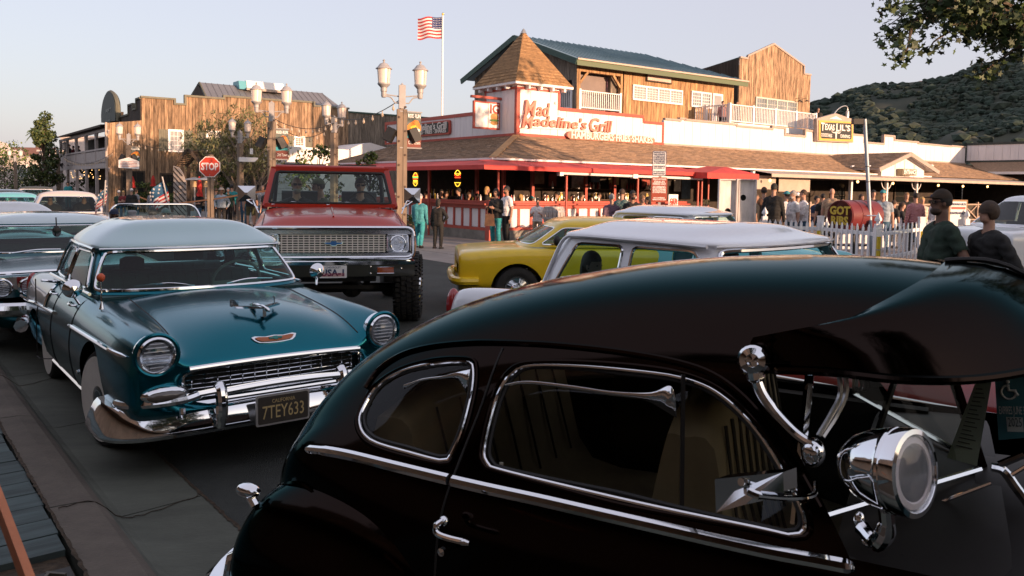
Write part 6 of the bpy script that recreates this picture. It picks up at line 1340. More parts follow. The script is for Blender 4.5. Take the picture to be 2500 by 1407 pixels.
# ---------------------------------------------------------------- the dark sedan in front
SED = Fr(.226, 2.885, -28.5)
def sedan():
 t = frthing('parked_car', 'dark maroon 1940s coupe with chrome trim, sun visor and spotlight, nearest in front', 'car', SED)
 maroon = M('maroon_paint', (.019, .013, .011), rough=.1, metal=1.0, var=.05, scale=1.0); maroon.node_tree.nodes['Principled BSDF'].inputs['Specular Tint'].default_value = (.46, .56, .58, 1)
 def stn(x, zc, k=1.0, hb=.80, wu=1.0, db=0.0, n=None):
  """half section: roof centre, crown, drip, window, belt, side, rocker; zc crown height, hb half width at the belt"""
  zd = .93+(zc-.93)*.66; return (x, [(0, zc), (.26*wu, zc-.018), (.46*wu, zc-.07*k), (.575*wu, zc-.145*k), (.635*wu+.0, zc-.225*k), (.66*wu+.015*(1-wu), zc-.29*k), (.715*(hb/.8), 1.08-(1-k)*.05), (.775*(hb/.8), .965), (hb, .915), (hb+.022, .86), (hb+.045, .72), (hb+.045, .5), (hb+.02, .34), (hb-.03, .24), (hb-.2, .2), (0, .2)])
 def sec(x, pts): return (x, pts)
 S_ = []
 
 S_.append(sec(-.945, [(0, .70), (.08, .70), (.16, .69), (.22, .67), (.26, .65), (.29, .63), (.31, .6), (.32, .57), (.33, .54), (.33, .5), (.33, .46), (.32, .42), (.3, .38), (.27, .35), (.15, .33), (0, .33)]))
 S_.append(sec(-.925, [(0, .80), (.12, .795), (.24, .78), (.32, .76), (.37, .735), (.41, .70), (.44, .66), (.455, .62), (.46, .58), (.465, .53), (.47, .47), (.46, .4), (.44, .33), (.4, .28), (.2, .25), (0, .25)]))
 S_.append(sec(-.868, [(0, .92), (.16, .915), (.31, .89), (.41, .86), (.475, .82), (.52, .775), (.555, .73), (.575, .69), (.585, .65), (.59, .6), (.595, .53), (.59, .44), (.57, .35), (.53, .28), (.3, .23), (0, .23)]))
 S_.append(sec(-.785, [(0, 1.06), (.19, 1.05), (.36, 1.015), (.47, .97), (.54, .92), (.59, .875), (.63, .84), (.655, .81), (.665, .78), (.675, .73), (.68, .62), (.68, .47), (.66, .35), (.62, .27), (.4, .22), (0, .22)]))
 S_.append(sec(-.655, [(0, 1.19), (.22, 1.175), (.40, 1.13), (.51, 1.07), (.59, 1.0), (.64, .955), (.68, .935), (.705, .915), (.725, .89), (.74, .83), (.75, .68), (.75, .48), (.73, .35), (.69, .27), (.5, .22), (0, .22)]))
 S_.append(sec(-.44, [(0, 1.305), (.24, 1.29), (.43, 1.24), (.54, 1.175), (.605, 1.105), (.65, 1.05), (.70, .995), (.735, .955), (.765, .915), (.785, .86), (.805, .70), (.805, .49), (.785, .35), (.745, .26), (.55, .21), (0, .21)]))
 S_.append(sec(-.18, [(0, 1.40), (.26, 1.383), (.455, 1.328), (.565, 1.262), (.627, 1.195), (.665, 1.12), (.722, 1.03), (.762, .965), (.79, .915), (.812, .86), (.835, .70), (.835, .49), (.815, .35), (.775, .26), (.57, .21), (0, .21)]))
 for x, zc in ((.12, 1.472), (.42, 1.526), (.72, 1.552), (.95, 1.562), (1.18, 1.556)):
  w_ = 1.0
  S_.append(sec(x, [(0, zc), (.27, zc-.018), (.47, zc-.066), (.58, zc-.135), (.637, zc-.2), (.668, zc-.275), (.72, 1.08), (.768, .968), (.797, .915), (.82, .86), (.845, .70), (.845, .49), (.825, .35), (.785, .25), (.58, .2), (0, .2)]))
 S_.append(sec(1.5, [(0, 1.51), (.26, 1.48), (.45, 1.42), (.56, 1.34), (.62, 1.26), (.655, 1.2), (.70, 1.07), (.745, .968), (.775, .915), (.80, .86), (.83, .70), (.83, .49), (.81, .35), (.77, .25), (.58, .2), (0, .2)]))
 S_.append(sec(2.3, [(0, 1.3), (.2, 1.28), (.36, 1.24), (.46, 1.18), (.52, 1.12), (.56, 1.08), (.60, 1.02), (.63, .95), (.66, .9), (.7, .84), (.74, .68), (.74, .48), (.72, .35), (.7, .25), (.5, .2), (0, .2)]))
 V, F = loft(S_); V, F = subd(V, F, 4)
 full = bvh(V, F)
 
 def apil(z): return .985-.66*(z-.93)
 def fr_(q):
  x, y, z = q[:, 0], np.abs(q[:, 1]), q[:, 2]; top = 1.06+.14*np.clip(1-(y/.62)**2, 0, 1)
  xl = np.where(z > 1.30, np.maximum(apil(1.30), top-.32*np.clip((1.43-z)/.13, 0, 1)), apil(z)+.05)
  return np.where(z > .945, xl-x, 1.0)
 (V, F), _ = clip(V, F, fr_)
 front_edge = None
 
 def out(P, y=-.72):
  Q = []
  for p in P:
   h = SED.cast(p[0], p[1], full); Q.append((h.x, h.z))
  return cm(Q, 4)
 qw = out([(878, 1030), (893, 985), (925, 940), (985, 905), (1070, 886), (1140, 884), (1155, 900), (1152, 955), (1128, 1050), (1098, 1118), (1080, 1126), (1000, 1106), (905, 1075)])
 dw = out([(1182, 1105), (1196, 1030), (1220, 955), (1250, 912), (1290, 893), (1400, 893), (1540, 905), (1660, 922), (1750, 958), (1835, 1035), (1900, 1130), (1952, 1230), (1965, 1285), (1940, 1308), (1850, 1290), (1600, 1238), (1400, 1192), (1215, 1146), (1192, 1132)])
 glazing = []
 for nm, P in (('quarter_window', qw), ('door_window', dw)):
  sd = sdpoly(P); f = lambda q: np.where(np.abs(q[:, 1]) > .3, sd(q[:, (0, 2)]), 1.0)
  (V, F), (gv, gf) = clip(V, F, f); glazing.append((nm, gv, gf))
 
 V = np.array(V)
 smo('body', V, F, maroon, t, 50); T_ = full
 gm = glass('sedan_glass', (.85, .83, .76), 0, 1.5, .5)
 def surf(px, py, o=.004):
  for _ in range(60):
   h = T_.ray_cast(Vector(SED.l(CP)), Vector(SED._d(px, py)).normalized())
   if h[0] is not None: break
   px += 3
  return h[0]+h[1]*o*(1 if h[1].dot(Vector(SED._d(px, py))) < 0 else -1)
 for nm, gv, gf in glazing:
  for s in (-1, 1):
   sel = [f for f in gf if gv[f[0]][1]*s > 0]; u = sorted({i for f in sel for i in f}); mp = {i: k for k, i in enumerate(u)}; v = np.array([gv[i] for i in u]); ff = [tuple(mp[i] for i in f) for f in sel]
   vin = v.copy(); vin[:, 1] *= .985
   g_ = smo(nm, vin, ff, gm if s < 0 or nm == 'door_window' else glass('shade_tinted_glass', (.05, .05, .045), 0, 1.5, .3), t)  # shade of the cabin put into the tint of the far quarter pane
   for L in loops(ff):
    P = [Vector(v[i]) for i in L]; Q = [P[0]]
    for p in P[1:]:
     if (p-Q[-1]).length > .012: Q.append(p)
    cen = sum(Q, Vector())/len(Q); up = lambda p: 1 if p.z < cen.z-.02 or p.x < cen.x-.3 else .75
    n = len(Q)
    
    MB().tube(Q, .0062, 8, closed=True).build('window_moulding', CHROME, g_, smooth=True)
    out2 = [q+(q-cen).normalized()*.013 for q in Q]; MB().tube(out2, .0075, 8, closed=True).build('window_reveal', maroon, g_, smooth=True)
    in2 = [q-(q-cen).normalized()*.012-Vector((0, s*.008, 0)) for q in Q]; MB().tube(in2, .006, 6, closed=True).build('window_rubber', DARK, g_, smooth=True)
 
 pts = [(752, 1098), (800, 1103), (860, 1114), (950, 1136), (1040, 1158), (1098, 1172)]; P = [surf(*p, .006) for p in pts]; strip(t, cm(P, 5, False), [.008]+[.014]*4+[.0165]*21, 10, 'belt_moulding')
 pts = [(1108, 1175), (1200, 1196), (1320, 1222), (1450, 1252), (1600, 1286), (1750, 1320), (1880, 1348), (2000, 1370), (2088, 1387)]; P = [surf(*p, .006) for p in pts]; strip(t, cm(P, 5, False), [.0165]*40+[.008], 10, 'belt_moulding')
 
 mb = MB(); P = [surf(*p, .0004) for p in ((1228, 850), (1205, 905), (1172, 1000), (1140, 1080), (1105, 1170), (1085, 1230), (1070, 1300), (1062, 1407), (1058, 1500))]; mb.tube(cm(P, 5, False), .0042, 5); tag(mb.build('door_gap', DARK, t), kind='stuff')
 
 P = [surf(*p, .003) for p in ((893, 948), (925, 905), (980, 868), (1050, 848), (1150, 838), (1228, 838), (1350, 843), (1500, 858), (1640, 882), (1740, 915), (1820, 975), (1890, 1060), (1950, 1150), (2000, 1240))]; strip(t, cm(P, 5, False), .009, 8, 'drip_rail', maroon)
 
 for s in (-1, 1):
  V2 = []; F2 = []; N, K = 14, 10
  for i in range(N+1):
   u = i/N; a = math.pi*(u)
   for k in range(K+1):
    b = math.pi*k/K-math.pi/2
    x = -.36-.57*math.cos(a)*(1 if a < math.pi/2 else .75); r = math.sin(a)**.72
    V2.append((x, s*(0.69+.235*r*math.cos(b)), .38+.40*r*math.sin(b)+.06*r))
  F2 = [(i*(K+1)+k, i*(K+1)+k+1, (i+1)*(K+1)+k+1, (i+1)*(K+1)+k) for i in range(N) for k in range(K)]
  v, f = subd(V2, F2, 2); arch = lambda q: np.where(q[:, 2] < .5, np.hypot(q[:, 0]+.38, q[:, 2]-.2)-.26, 1.0); (v, f), _ = clip(v, f, arch)
  o = smo('rear_fender', v, f, maroon, t); fixn(o.data)
  wheel(t, -.38, s*.74, .31, .16, white=True)
  MB().ell((-.835, s*.76, .725), .05, .03, .024, 12, 8).tube([(-.80, s*.76, .68), (-.83, s*.76, .715)], .016, 8).build('tail_lamp', CHROME, o, smooth=True)
 P = [surf(*p, .002) for p in ((674, 1188), (700, 1182), (735, 1181), (768, 1204), (800, 1245), (828, 1290), (848, 1330))]
 MB().tube(cm(P, 5, False), .008, 6).build('fender_bead', maroon, t, smooth=True)
 MB().tube(cm([(-.6, -.93, .36), (-.9, -.86, .36), (-1.08, -.55, .36), (-1.12, 0, .36), (-1.08, .55, .36), (-.9, .86, .36), (-.6, .93, .36)], 6, False), .05, 10).build('rear_bumper', CHROME, t, smooth=True)
 gq = SED.ony(575, 1375, -.78); MB().tube([(gq[0], gq[1], .30), (gq[0]-.012, gq[1], .42), (gq[0], gq[1], gq[2]+.02), (gq[0]+.03, gq[1], gq[2]+.05)], [.03, .035, .03, .012], 10).build('bumper_guard', CHROME, t, smooth=True)
 
 for s in (-1, 1): v, f = subd(*loft([(x, [(.55, z1), (.70, z1+.03), (.86, z1-.02), (.93, z1-.16), (.93, .42), (.85, .3)]) for x, z1 in ((1.12, .62), (1.5, .74), (1.9, .84), (2.4, .82), (2.75, .6))], mirror=False), 2); v = np.array(v); v[:, 1] *= s; o = smo('front_wing', v, f, maroon, t); fixn(o.data)
 for s in (-1, 1): wheel(t, 2.0, s*.78, .31, .16, white=True)
 v, f = subd(*loft([(x, [(0, zc), (.2, zc-.015), (.36, zc-.07), (.5, zc-.2), (.6, .7)]) for x, zc in ((1.28, .97), (1.6, .985), (2.1, .97), (2.6, .9), (2.9, .72))]), 2); smo('bonnet', v, f, M('cowl_black', (.008, .006, .005), rough=.55), t)
 v, f = subd(*loft([(x, [(0, z), (.3, z-.01), (.55, z-.015), (.74, z-.03)]) for x, z in ((.98, .945), (1.15, .955), (1.34, .965))]), 1); smo('cowl', v, f, MATS['cowl_black'], t)
 MB().box(-.85, 2.6, -.6, .6, .15, .25).build('chassis', DARK, t)
 
 base = lambda y: (1.30-.42*(abs(y)/.72)**1.3, y, .965); hd = lambda y: (1.13-.24*(abs(y)/.60)**1.3, y, 1.47-.15*(abs(y)/.60)**2)
 for s in (-1, 1):
  V3 = [base(s*.03), base(s*.70), hd(s*.58), hd(s*.03)]; mesh('windscreen', V3, [(0, 1, 2, 3)], glass('sedan_screen', (.72, .74, .7), 0, 1.45, .12), t); MB().tube([base(s*.70), hd(s*.58)], .012, 6).tube([base(s*.03), base(s*.70)], .009, 6).build('windscreen_frame', CHROME, t)
 MB().tube([base(0), hd(0)], .016, 6).build('centre_post', maroon, t)
 
 P = [(1.06+.14*max(0, 1-(y/.62)**2)+.0, y, T_.ray_cast(Vector((1.06+.14*max(0, 1-(y/.62)**2)-.01, y, 2)), Vector((0, 0, -1)))[0].z-.004) for y in np.linspace(-.58, .58, 15)]; MB().tube(P, .014, 8).build('header_rail', maroon, t, smooth=True)
 
 def vis(s):
  bk = [(.77, .70, 1.345), (.88, .675, 1.40), (.985, .61, 1.452), (1.07, .49, 1.498), (1.14, .30, 1.534), (1.18, .0, 1.552)]
  fw = [(.80, .685, 1.330), (.96, .70, 1.346), (1.12, .67, 1.342), (1.28, .56, 1.345), (1.44, .36, 1.368), (1.54, 0, 1.388)]
  bk, fw = cm(bk, 5, False), cm(fw, 5, False); V = []; F = []; n = len(bk); K = 7
  for i in range(n):
   for k in range(K+1): u = k/K; p = bk[i]*(1-u)+fw[i]*u; p = p+np.array([0, 0, .042*math.sin(math.pi*min(1, u*1.0))*(1-.0*u)+.02*math.sin(math.pi*u)]); V.append((p[0], s*p[1], p[2]))
  m = len(V)
  for i in range(n-1):
   for k in range(K): F.append((i*(K+1)+k, i*(K+1)+k+1, (i+1)*(K+1)+k+1, (i+1)*(K+1)+k))
  Vl = [(v[0], v[1], v[2]-.018) for v in V]; F2 = [tuple(i+m for i in f[::-1]) for f in F]
  rim = [(i*(K+1)+K, (i+1)*(K+1)+K, (i+1)*(K+1)+K+m, i*(K+1)+K+m) for i in range(n-1)]
  o = mesh('sun_visor', V+Vl, F+F2+rim, maroon, t, smooth=True, sharp=50); fixn(o.data); MB().tube([(p[0], s*p[1], p[2]-.008) for p in fw], .011, 8).build('visor_edge', maroon, o, smooth=True)
 vis(-1); vis(1); MB().tube([(1.18+.36*u, 0, 1.552-.182*u+.075*math.sin(math.pi*u)+.004) for u in np.linspace(0, 1, 12)], .008, 6).build('visor_bead', DARK, t, smooth=True)
 ap = lambda px, py, y: Vector(SED.ony(px, py, y))
 
 yb = -.725; P = [ap(1838, 880, yb), ap(1846, 925, yb), ap(1862, 965, yb), ap(1895, 1010, yb), ap(1935, 1052, yb), ap(1965, 1075, yb-.005), ap(1990, 1085, yb-.01)]
 br = MB().tube(cm(P, 5, False), [.021]*6+[.014]*8+[.012]*16+[.016], 10).build('visor_bracket', CHROME, t, smooth=True)
 MB().lathe([(.034, -.012), (.036, .0), (.03, .012), (.016, .016), (.014, .01), (0, .012)], 20, axis=(.1, -1, .15), o=ap(1838, 880, yb-.005)).build('boss', CHROME, br, smooth=True)
 MB().ell(ap(1985, 1105, yb), .028, .03, .034, 12, 10).build('ball_joint', CHROME, br, smooth=True)
 MB().tube(cm([ap(2045, 895, -.62), ap(2052, 960, -.63), ap(2030, 1010, -.66), ap(1998, 1065, -.70)], 5, False), .0065, 6).tube(cm([ap(2062, 895, -.60), ap(2066, 960, -.61), ap(2042, 1015, -.64), ap(2008, 1068, -.69)], 5, False), .0065, 6).build('visor_stay', M('dull_chrome', (.4, .4, .4), rough=.25, metal=1), t, smooth=True)
 MB().ell(ap(2040, 896, -.66), .008, .008, .008, 8, 6).build('visor_bolt', CHROME, t, smooth=True)
 
 fwd = Vector((math.cos(R(-26)), math.sin(R(-26)), .14)).normalized(); c = ap(2226, 1155, -.86); q = MB().lathe([(0, -.155), (.02, -.152), (.046, -.138), (.066, -.112), (.08, -.075), (.0865, -.04), (.088, -.032), (.0895, -.03), (.0895, -.024), (.088, -.022), (.09, 0), (.088, .008), (.078, .01), (.075, .004)], 40, axis=fwd, o=c).build('spotlight', CHROME, t, smooth=True)
 MB().lathe([(.077, .004), (.062, -.012), (.045, -.03), (.02, -.045), (0, -.048)], 28, axis=fwd, o=c).build('reflector', M('spot_reflector', (.95, .93, .95), rough=.5, metal=.1), q, smooth=True); MB().lathe([(.078, .003), (.06, .006), (.052, .0)], 28, axis=fwd, o=c).build('lens_rim', M('spot_sky_white', (.92, .88, .9), rough=.3, coat=.3), q, smooth=True)  # reflector and ring painted pale in place of the reflected sky
 MB().ell(c-fwd*.022, .018, .018, .018, 12, 8).build('bulb', M('spot_bulb', (.6, .6, .62), rough=.15, metal=.6), q, smooth=True); MB().lathe([(.078, .008), (.05, .016), (0, .02)], 28, axis=fwd, o=c).build('lens', glass('spot_lens', (.97, .97, .98), .02, 1.5, 1.0), q, smooth=True)
 MB().tube(cm([c-fwd*.05-Vector((0, 0, .085)), ap(2165, 1290, -.82), ap(2140, 1325, -.80), ap(2105, 1290, -.76)], 4, False), [.016]*4+[.02]*5+[.016]*3+[.018], 10).build('spotlight_mount', CHROME, t, smooth=True)
 MB().ell(ap(2098, 1272, -.75), .012, .012, .022, 10, 8).ell(ap(2125, 1325, -.77), .02, .014, .012, 10, 8).build('mount_cap', CHROME, t, smooth=True)
 
 a, b, cc, d = ap(1745, 1170, -.97), ap(1912, 1153, -.90), ap(1914, 1212, -.90), ap(1748, 1252, -.97); w2 = Vector((.02, .045, 0)); mid = ap(1820, 1232, -.98)
 m_ = mesh('wing_mirror', [a, b, cc, mid, d, a+w2, b+w2, cc+w2, d+w2], [(0, 1, 2, 3, 4), (5, 8, 7, 6), (0, 5, 6, 1), (1, 6, 7, 2), (2, 7, 8, 4, 3), (4, 8, 5, 0)], CHROME, t); fixn(m_.data)
 MB().tube(cm([ap(1828, 1200, -.965), ap(1860, 1212, -.965), ap(1930, 1217, -.90), ap(1985, 1210, -.84), ap(1990, 1180, -.78)], 5, False), [.009]*5+[.006]*16, 8).build('mirror_arm', CHROME, m_, smooth=True)
 
 yh = -.885; h = MB().tube(cm([ap(1082, 1272, yh), ap(1066, 1285, yh-.012), ap(1068, 1303, yh-.02), ap(1095, 1315, yh-.022), ap(1146, 1327, yh-.018)], 5, False), [.011]*6+[.0095]*14+[.006], 10).build('door_handle', CHROME, t, smooth=True); MB().ell(ap(1084, 1272, yh+.01), .016, .014, .014, 12, 8).build('handle_boss', CHROME, h, smooth=True)
 MB().lathe([(.012, 0), (.011, .012), (0, .016)], 12, axis=(0, -1, 0), o=ap(1082, 1345, -.868)).build('door_lock', CHROME, t, smooth=True)
 
 def guard(nm, P, Q, y):
  A = cm([ap(*p, y) for p in P], 5, False); B2 = cm([ap(*p, y+.004) for p in Q], 5, False); n = len(A); o = mesh(nm, list(A)+list(B2), [(i, i+1, n+i+1, n+i) for i in range(n-1)], CHROME, t, smooth=True); o.modifiers.new('t', 'SOLIDIFY').thickness = .002
 guard('rain_guard', [(1232, 938), (1290, 930), (1400, 942), (1500, 956), (1590, 958), (1636, 942), (1650, 975)], [(1232, 944), (1290, 938), (1400, 951), (1500, 966), (1575, 978), (1622, 1002), (1652, 1020)], -.735); guard('rain_guard', [(985, 940), (1030, 925), (1080, 918), (1120, 908), (1148, 902)], [(985, 950), (1030, 931), (1080, 925), (1118, 928), (1140, 960)], -.725)
 MB().tube([ap(1222, 1155, -.70), ap(1224, 1130, -.70)], .006, 8).build('lock_button', WHITE, t)
 MB().bar(ap(1668, 915, -.695), ap(1664, 1248, -.75), .010, .018).build('vent_divider', M('divider_dark', (.03, .03, .03), rough=.3, metal=.6), t)
 
 olive = M('olive_upholstery', (.17, .14, .085), rough=.85, var=.2, scale=5, bump=.15); dk = M('sedan_dark', (.008, .007, .006), rough=.8, var=.2, scale=4)
 for nm, x, h, y0, y1 in (('front_seat', .74, 1.16, -.62, -.03), ('front_seat', .66, 1.12, .03, .62), ('rear_seat', -.25, 1.04, -.58, .58)):
  P = cm([(x+.5, .42), (x+.52, .56), (x+.1, .58), (x-.02, .9), (x-.06, h), (x-.14, h+.02), (x-.2, h-.05), (x-.22, .4)], 3); V3 = []; mb = MB(); n = 9
  for i in range(n): y = y0+(y1-y0)*i/(n-1); k = 1-.10*abs(2*i/(n-1)-1)**3; V3 += [(p[0], y, .42+(p[1]-.42)*k) for p in P]
  m_n = len(P); F3 = [(i*m_n+j, i*m_n+(j+1) % m_n, (i+1)*m_n+(j+1) % m_n, (i+1)*m_n+j) for i in range(n-1) for j in range(m_n)]+[tuple(range(m_n)), tuple(range(n*m_n-1, (n-1)*m_n-1, -1))]
  o = mesh(nm, V3, F3, olive, t, smooth=True, sharp=50); fixn(o.data)
  mb = MB()
  for k in range(1, 8): y = y0+(y1-y0)*k/8; mb.tube([(x+.06, y, .64), (x-.015, y, .9), (x-.05, y, h-.03)], .005, 4)
  tag(mb.build('seat_pleats', dk, o), kind='stuff')
 MB().box(-.1, 1.15, .68, .74, .3, .94).build('door_lining', dk, t); MB().box(-.1, 1.15, -.74, -.69, .3, .92).build('door_lining', dk, t); MB().box(-.62, -.42, -.5, .5, .9, .95).build('rear_shelf', dk, t)
 MB().box(-.7, 1.2, -.66, .66, .24, .3).build('floor', dk, t); MB().box(1.12, 1.26, -.66, .66, .62, .93).build('dashboard', dk, t)
 MB().tube([(1.0+.05*math.sin(u), .34+.2*math.cos(u), .93+.19*math.sin(u)) for u in np.linspace(0, 2*math.pi, 25)[:-1]], .011, 6, closed=True).build('steering_wheel', dk, t, smooth=True)
 for P in (((2262, 1240), (2420, 1180)), ((2470, 1160), (2520, 1130))): MB().tube([ap(*P[0], -.3), ap(*P[1], -.3)], .005, 6).build('dash_trim', CHROME, t)
 MB().tube(cm([ap(2420, 1140, -.25), ap(2450, 1150, -.25), ap(2480, 1190, -.25), ap(2510, 1230, -.25)], 4, False), .012, 8).tube([ap(2440, 1135, -.25), ap(2500, 1110, -.25)], .01, 8).build('mirror_stalk', CHROME, t, smooth=True)
 return t
sedan()
def tags():
 pl = lambda px, py, y: Vector(SED.w(*SED.ony(px, py, y)))
 def card(name, label, cat, P, y, mat, thick=.002):
  c = [pl(*p, y) for p in P]; o = c[0]; t = thing(name, label, cat, tuple(o)); n = (c[1]-c[0]).cross(c[2]-c[0]).normalized(); V = [p-o for p in c]+[p-o+n*thick for p in c]; k = len(c)
  m = mesh('card', V, [tuple(range(k)), tuple(range(2*k-1, k-1, -1))]+[(i, (i+1) % k, k+(i+1) % k, k+i) for i in range(k)], mat, t); fixn(m.data); return t, c, o, n
 t, c, o, n = card('paper_tag', 'pale green paper tag with fine print hanging in the dark coupe', 'tag', [(2385, 925), (2422, 925), (2385, 1138), (2312, 1118)], -.12, M('paper_green', (.27, .34, .27), rough=.7, var=.05, scale=9))
 mb = MB(); ink = M('tag_ink', (.06, .08, .07), rough=.7)
 for i in range(15):
  u = .12+.05*i; a = c[0].lerp(c[3], u); b = c[1].lerp(c[2], u); mb.bar(a.lerp(b, .15)-o-n*.003, a.lerp(b, .55+.3*((i*7) % 5)/5)-o-n*.003, .004, .003)
 tag(mb.build('print_lines', ink, t), kind='stuff')
 t, c, o, n = card('parking_placard', 'blue green disabled parking placard marked EXPIRES JUNE 30 2025 hanging in the dark coupe', 'placard', [(2428, 915), (2508, 915), (2515, 1068), (2438, 1075)], -.14, M('placard_blue', (.02, .12, .15), rough=.5))
 wv = M('placard_white', (.5, .55, .55), rough=.5)
 ex = (c[1]-c[0]); ez = (c[0]-c[3]); W_, H_ = ex.length, ez.length; ex.normalize(); ez = (ez-ex*ez.dot(ex)).normalized(); ny = ex.cross(ez)
 rotm = Matrix((ex, ez, ny)).transposed().to_euler()
 def tx(s, size, fx_, fz, m=wv, mw=.85):
  p = c[3]+ex*(W_*fx_)+ez*(H_*fz)-o; p = p+ny*(.006 if ny.dot(Vector(CP)-c[0]) > 0 else -.006); q = text('letters', s, m, t, size, p, rotm, ext=.0006); bpy.context.view_layer.update(); q.scale.x = min(1, W_*mw/q.dimensions.length); return q
 tx('EXPIRES JUNE 30', .03, .52, .46); 
 a = c[3]+ex*(W_*.3)+ez*(H_*.14)-o; mb = MB(); s_ = .003*(1 if ny.dot(Vector(CP)-c[0]) > 0 else -1); b = [a, a+ex*W_*.5, a+ex*W_*.5+ez*H_*.22, a+ez*H_*.22]; mb.add([p+ny*s_ for p in b], [(0, 1, 2, 3)]); mb.build('date_label', M('placard_label', (.4, .46, .46), rough=.5), t)
 tx('2025', .034, .55, .28, M('placard_ink', (.02, .05, .06), rough=.5), .45)
 cx = c[3]+ex*(W_*.45)+ez*(H_*.74)-o+ny*s_; r = W_*.25; P = [cx+ex*(r*math.cos(u)*.9)+ez*(r*math.sin(u)) for u in np.linspace(R(100), R(380), 16)]; MB().tube(P, .0028, 6).tube([cx+ez*r*1.1, cx+ez*r*.25, cx+ez*r*.2+ex*r*.7, cx+ex*r*1.1-ez*r*.5], .0035, 6).ell(cx+ez*r*1.45, .005, .005, .005, 8, 6).build('wheelchair_symbol', wv, t)
tags()
# ---------------------------------------------------------------- lifted red truck
TRK = Fr(-2.08, 9.3, -76)
def truck():
 t = frthing('lifted_truck', 'lifted orange red open truck with chrome egg-crate grille and bow tie, facing the camera', 'truck', TRK)
 red = M('orange_red_paint', (.40, .025, .01), rough=.3, coat=.35, var=.04, scale=1.2); blkp = M('bumper_black', (.014, .016, .012), rough=.45, coat=.4, var=.2, scale=5)
 S_ = [(-.03, [(0, 1.24), (.3, 1.238), (.6, 1.232), (.8, 1.225), (.89, 1.2), (.935, 1.15), (.94, 1.05), (.93, .93), (.86, .9), (0, .9)]), (-.015, [(0, 1.262), (.3, 1.26), (.6, 1.255), (.82, 1.248), (.91, 1.222), (.955, 1.16), (.96, 1.05), (.95, .91), (.86, .87), (0, .87)]), (-.06, [(0, 1.285), (.3, 1.28), (.6, 1.275), (.8, 1.268), (.9, 1.24), (.965, 1.17), (.975, 1.05), (.965, .88), (.86, .85), (0, .85)]),
          (-.2, [(0, 1.375), (.02, 1.373), (.3, 1.368), (.62, 1.36), (.78, 1.31), (.955, 1.2), (.985, 1.06), (.975, .86), (.86, .82), (0, .82)]), (-.3, [(0, 1.402), (.02, 1.398), (.3, 1.392), (.66, 1.382), (.8, 1.32), (.95, 1.215), (.99, 1.06), (.98, .85), (.86, .8), (0, .8)]), (-.7, [(0, 1.428), (.02, 1.424), (.3, 1.418), (.7, 1.408), (.83, 1.345), (.94, 1.25), (.99, 1.07), (.98, .84), (.86, .8), (0, .8)]), (-1.15, [(0, 1.458), (.02, 1.455), (.3, 1.452), (.74, 1.442), (.85, 1.385), (.93, 1.29), (.985, 1.08), (.975, .84), (.86, .8), (0, .8)]), (-1.3, [(0, 1.468), (.02, 1.467), (.3, 1.465), (.78, 1.455), (.86, 1.41), (.925, 1.31), (.98, 1.08), (.97, .84), (.86, .8), (0, .8)]),
          (-1.45, [(0, 1.30), (.02, 1.3), (.3, 1.3), (.78, 1.31), (.87, 1.385), (.92, 1.31), (.975, 1.08), (.965, .84), (.86, .8), (0, .8)]), (-2.6, [(0, .95), (.02, .95), (.3, .95), (.8, 1.1), (.87, 1.37), (.92, 1.31), (.97, 1.08), (.96, .84), (.86, .8), (0, .8)]), (-4.0, [(0, .95), (.02, .95), (.3, .95), (.8, 1.1), (.87, 1.36), (.92, 1.3), (.97, 1.08), (.96, .84), (.86, .8), (0, .8)]), (-4.1, [(0, .95), (.02, .95), (.3, .95), (.8, 1.0), (.85, 1.2), (.88, 1.2), (.9, 1.08), (.9, .9), (.8, .85), (0, .85)])]
 V, F = loft(S_); V, F = subd(V, F, 3)
 for ax in (-.92, -3.3): (V, F), _ = clip(V, F, lambda q: np.where((np.abs(q[:, 1]) > .62) & (q[:, 2] < 1.15), np.hypot(q[:, 0]-ax, (q[:, 2]-.72))-.46, 1.0))
 T_ = bvh(V, F); smo('body', V, F, red, t)
 top = lambda x, y: Vector((x, y, (lambda h: h.z if h is not None else 1.3)(T_.ray_cast(Vector((x, y, 3)), Vector((0, 0, -1)))[0])))
 mb = MB()
 for s in (-1, 1): mb.tube([top(x, s*(.80-.02*x)) for x in np.linspace(-.06, -1.28, 20)], .006, 4)
 tag(mb.build('bonnet_gaps', DARK, t), kind='stuff')
 mb = MB(); mb.tube([top(-.98, y)+Vector((0, 0, .003)) for y in np.linspace(-.05, .05, 3)], .004, 4); 
 MB().tube([top(x, 0)+Vector((0, 0, .006)) for x in np.linspace(-.2, -1.05, 14)], .012, 6).build('bonnet_ridge', red, t, smooth=True)
 
 P = roundp([(-.925, .895), (.925, .895), (.925, 1.245), (-.925, 1.245)], .09, 5); MB().tube([(.005, p[0], p[1]) for p in P], .026, 10, closed=True).build('grille_surround', CHROME, t, smooth=True)
 MB().box(-.02, .012, -.9, .9, 1.175, 1.228).box(-.02, .012, -.9, .9, .912, .955).build('grille_band', M('satin_chrome', (.7, .72, .74), rough=.2, metal=1), t)
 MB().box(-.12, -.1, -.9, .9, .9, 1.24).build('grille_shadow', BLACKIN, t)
 for i in range(8): z = .972+i*.0275; MB().box(-.014, .0, -.6, .6, z-.006, z+.006).build('grille_bar', M('grille_alloy', (.8, .8, .75), rough=.45, metal=.15), t)
 for i in range(20): y = -.585+1.17*i/19; MB().box(-.02, -.008, y-.006, y+.006, .958, 1.172).build('grille_bar', MATS['grille_alloy'], t)
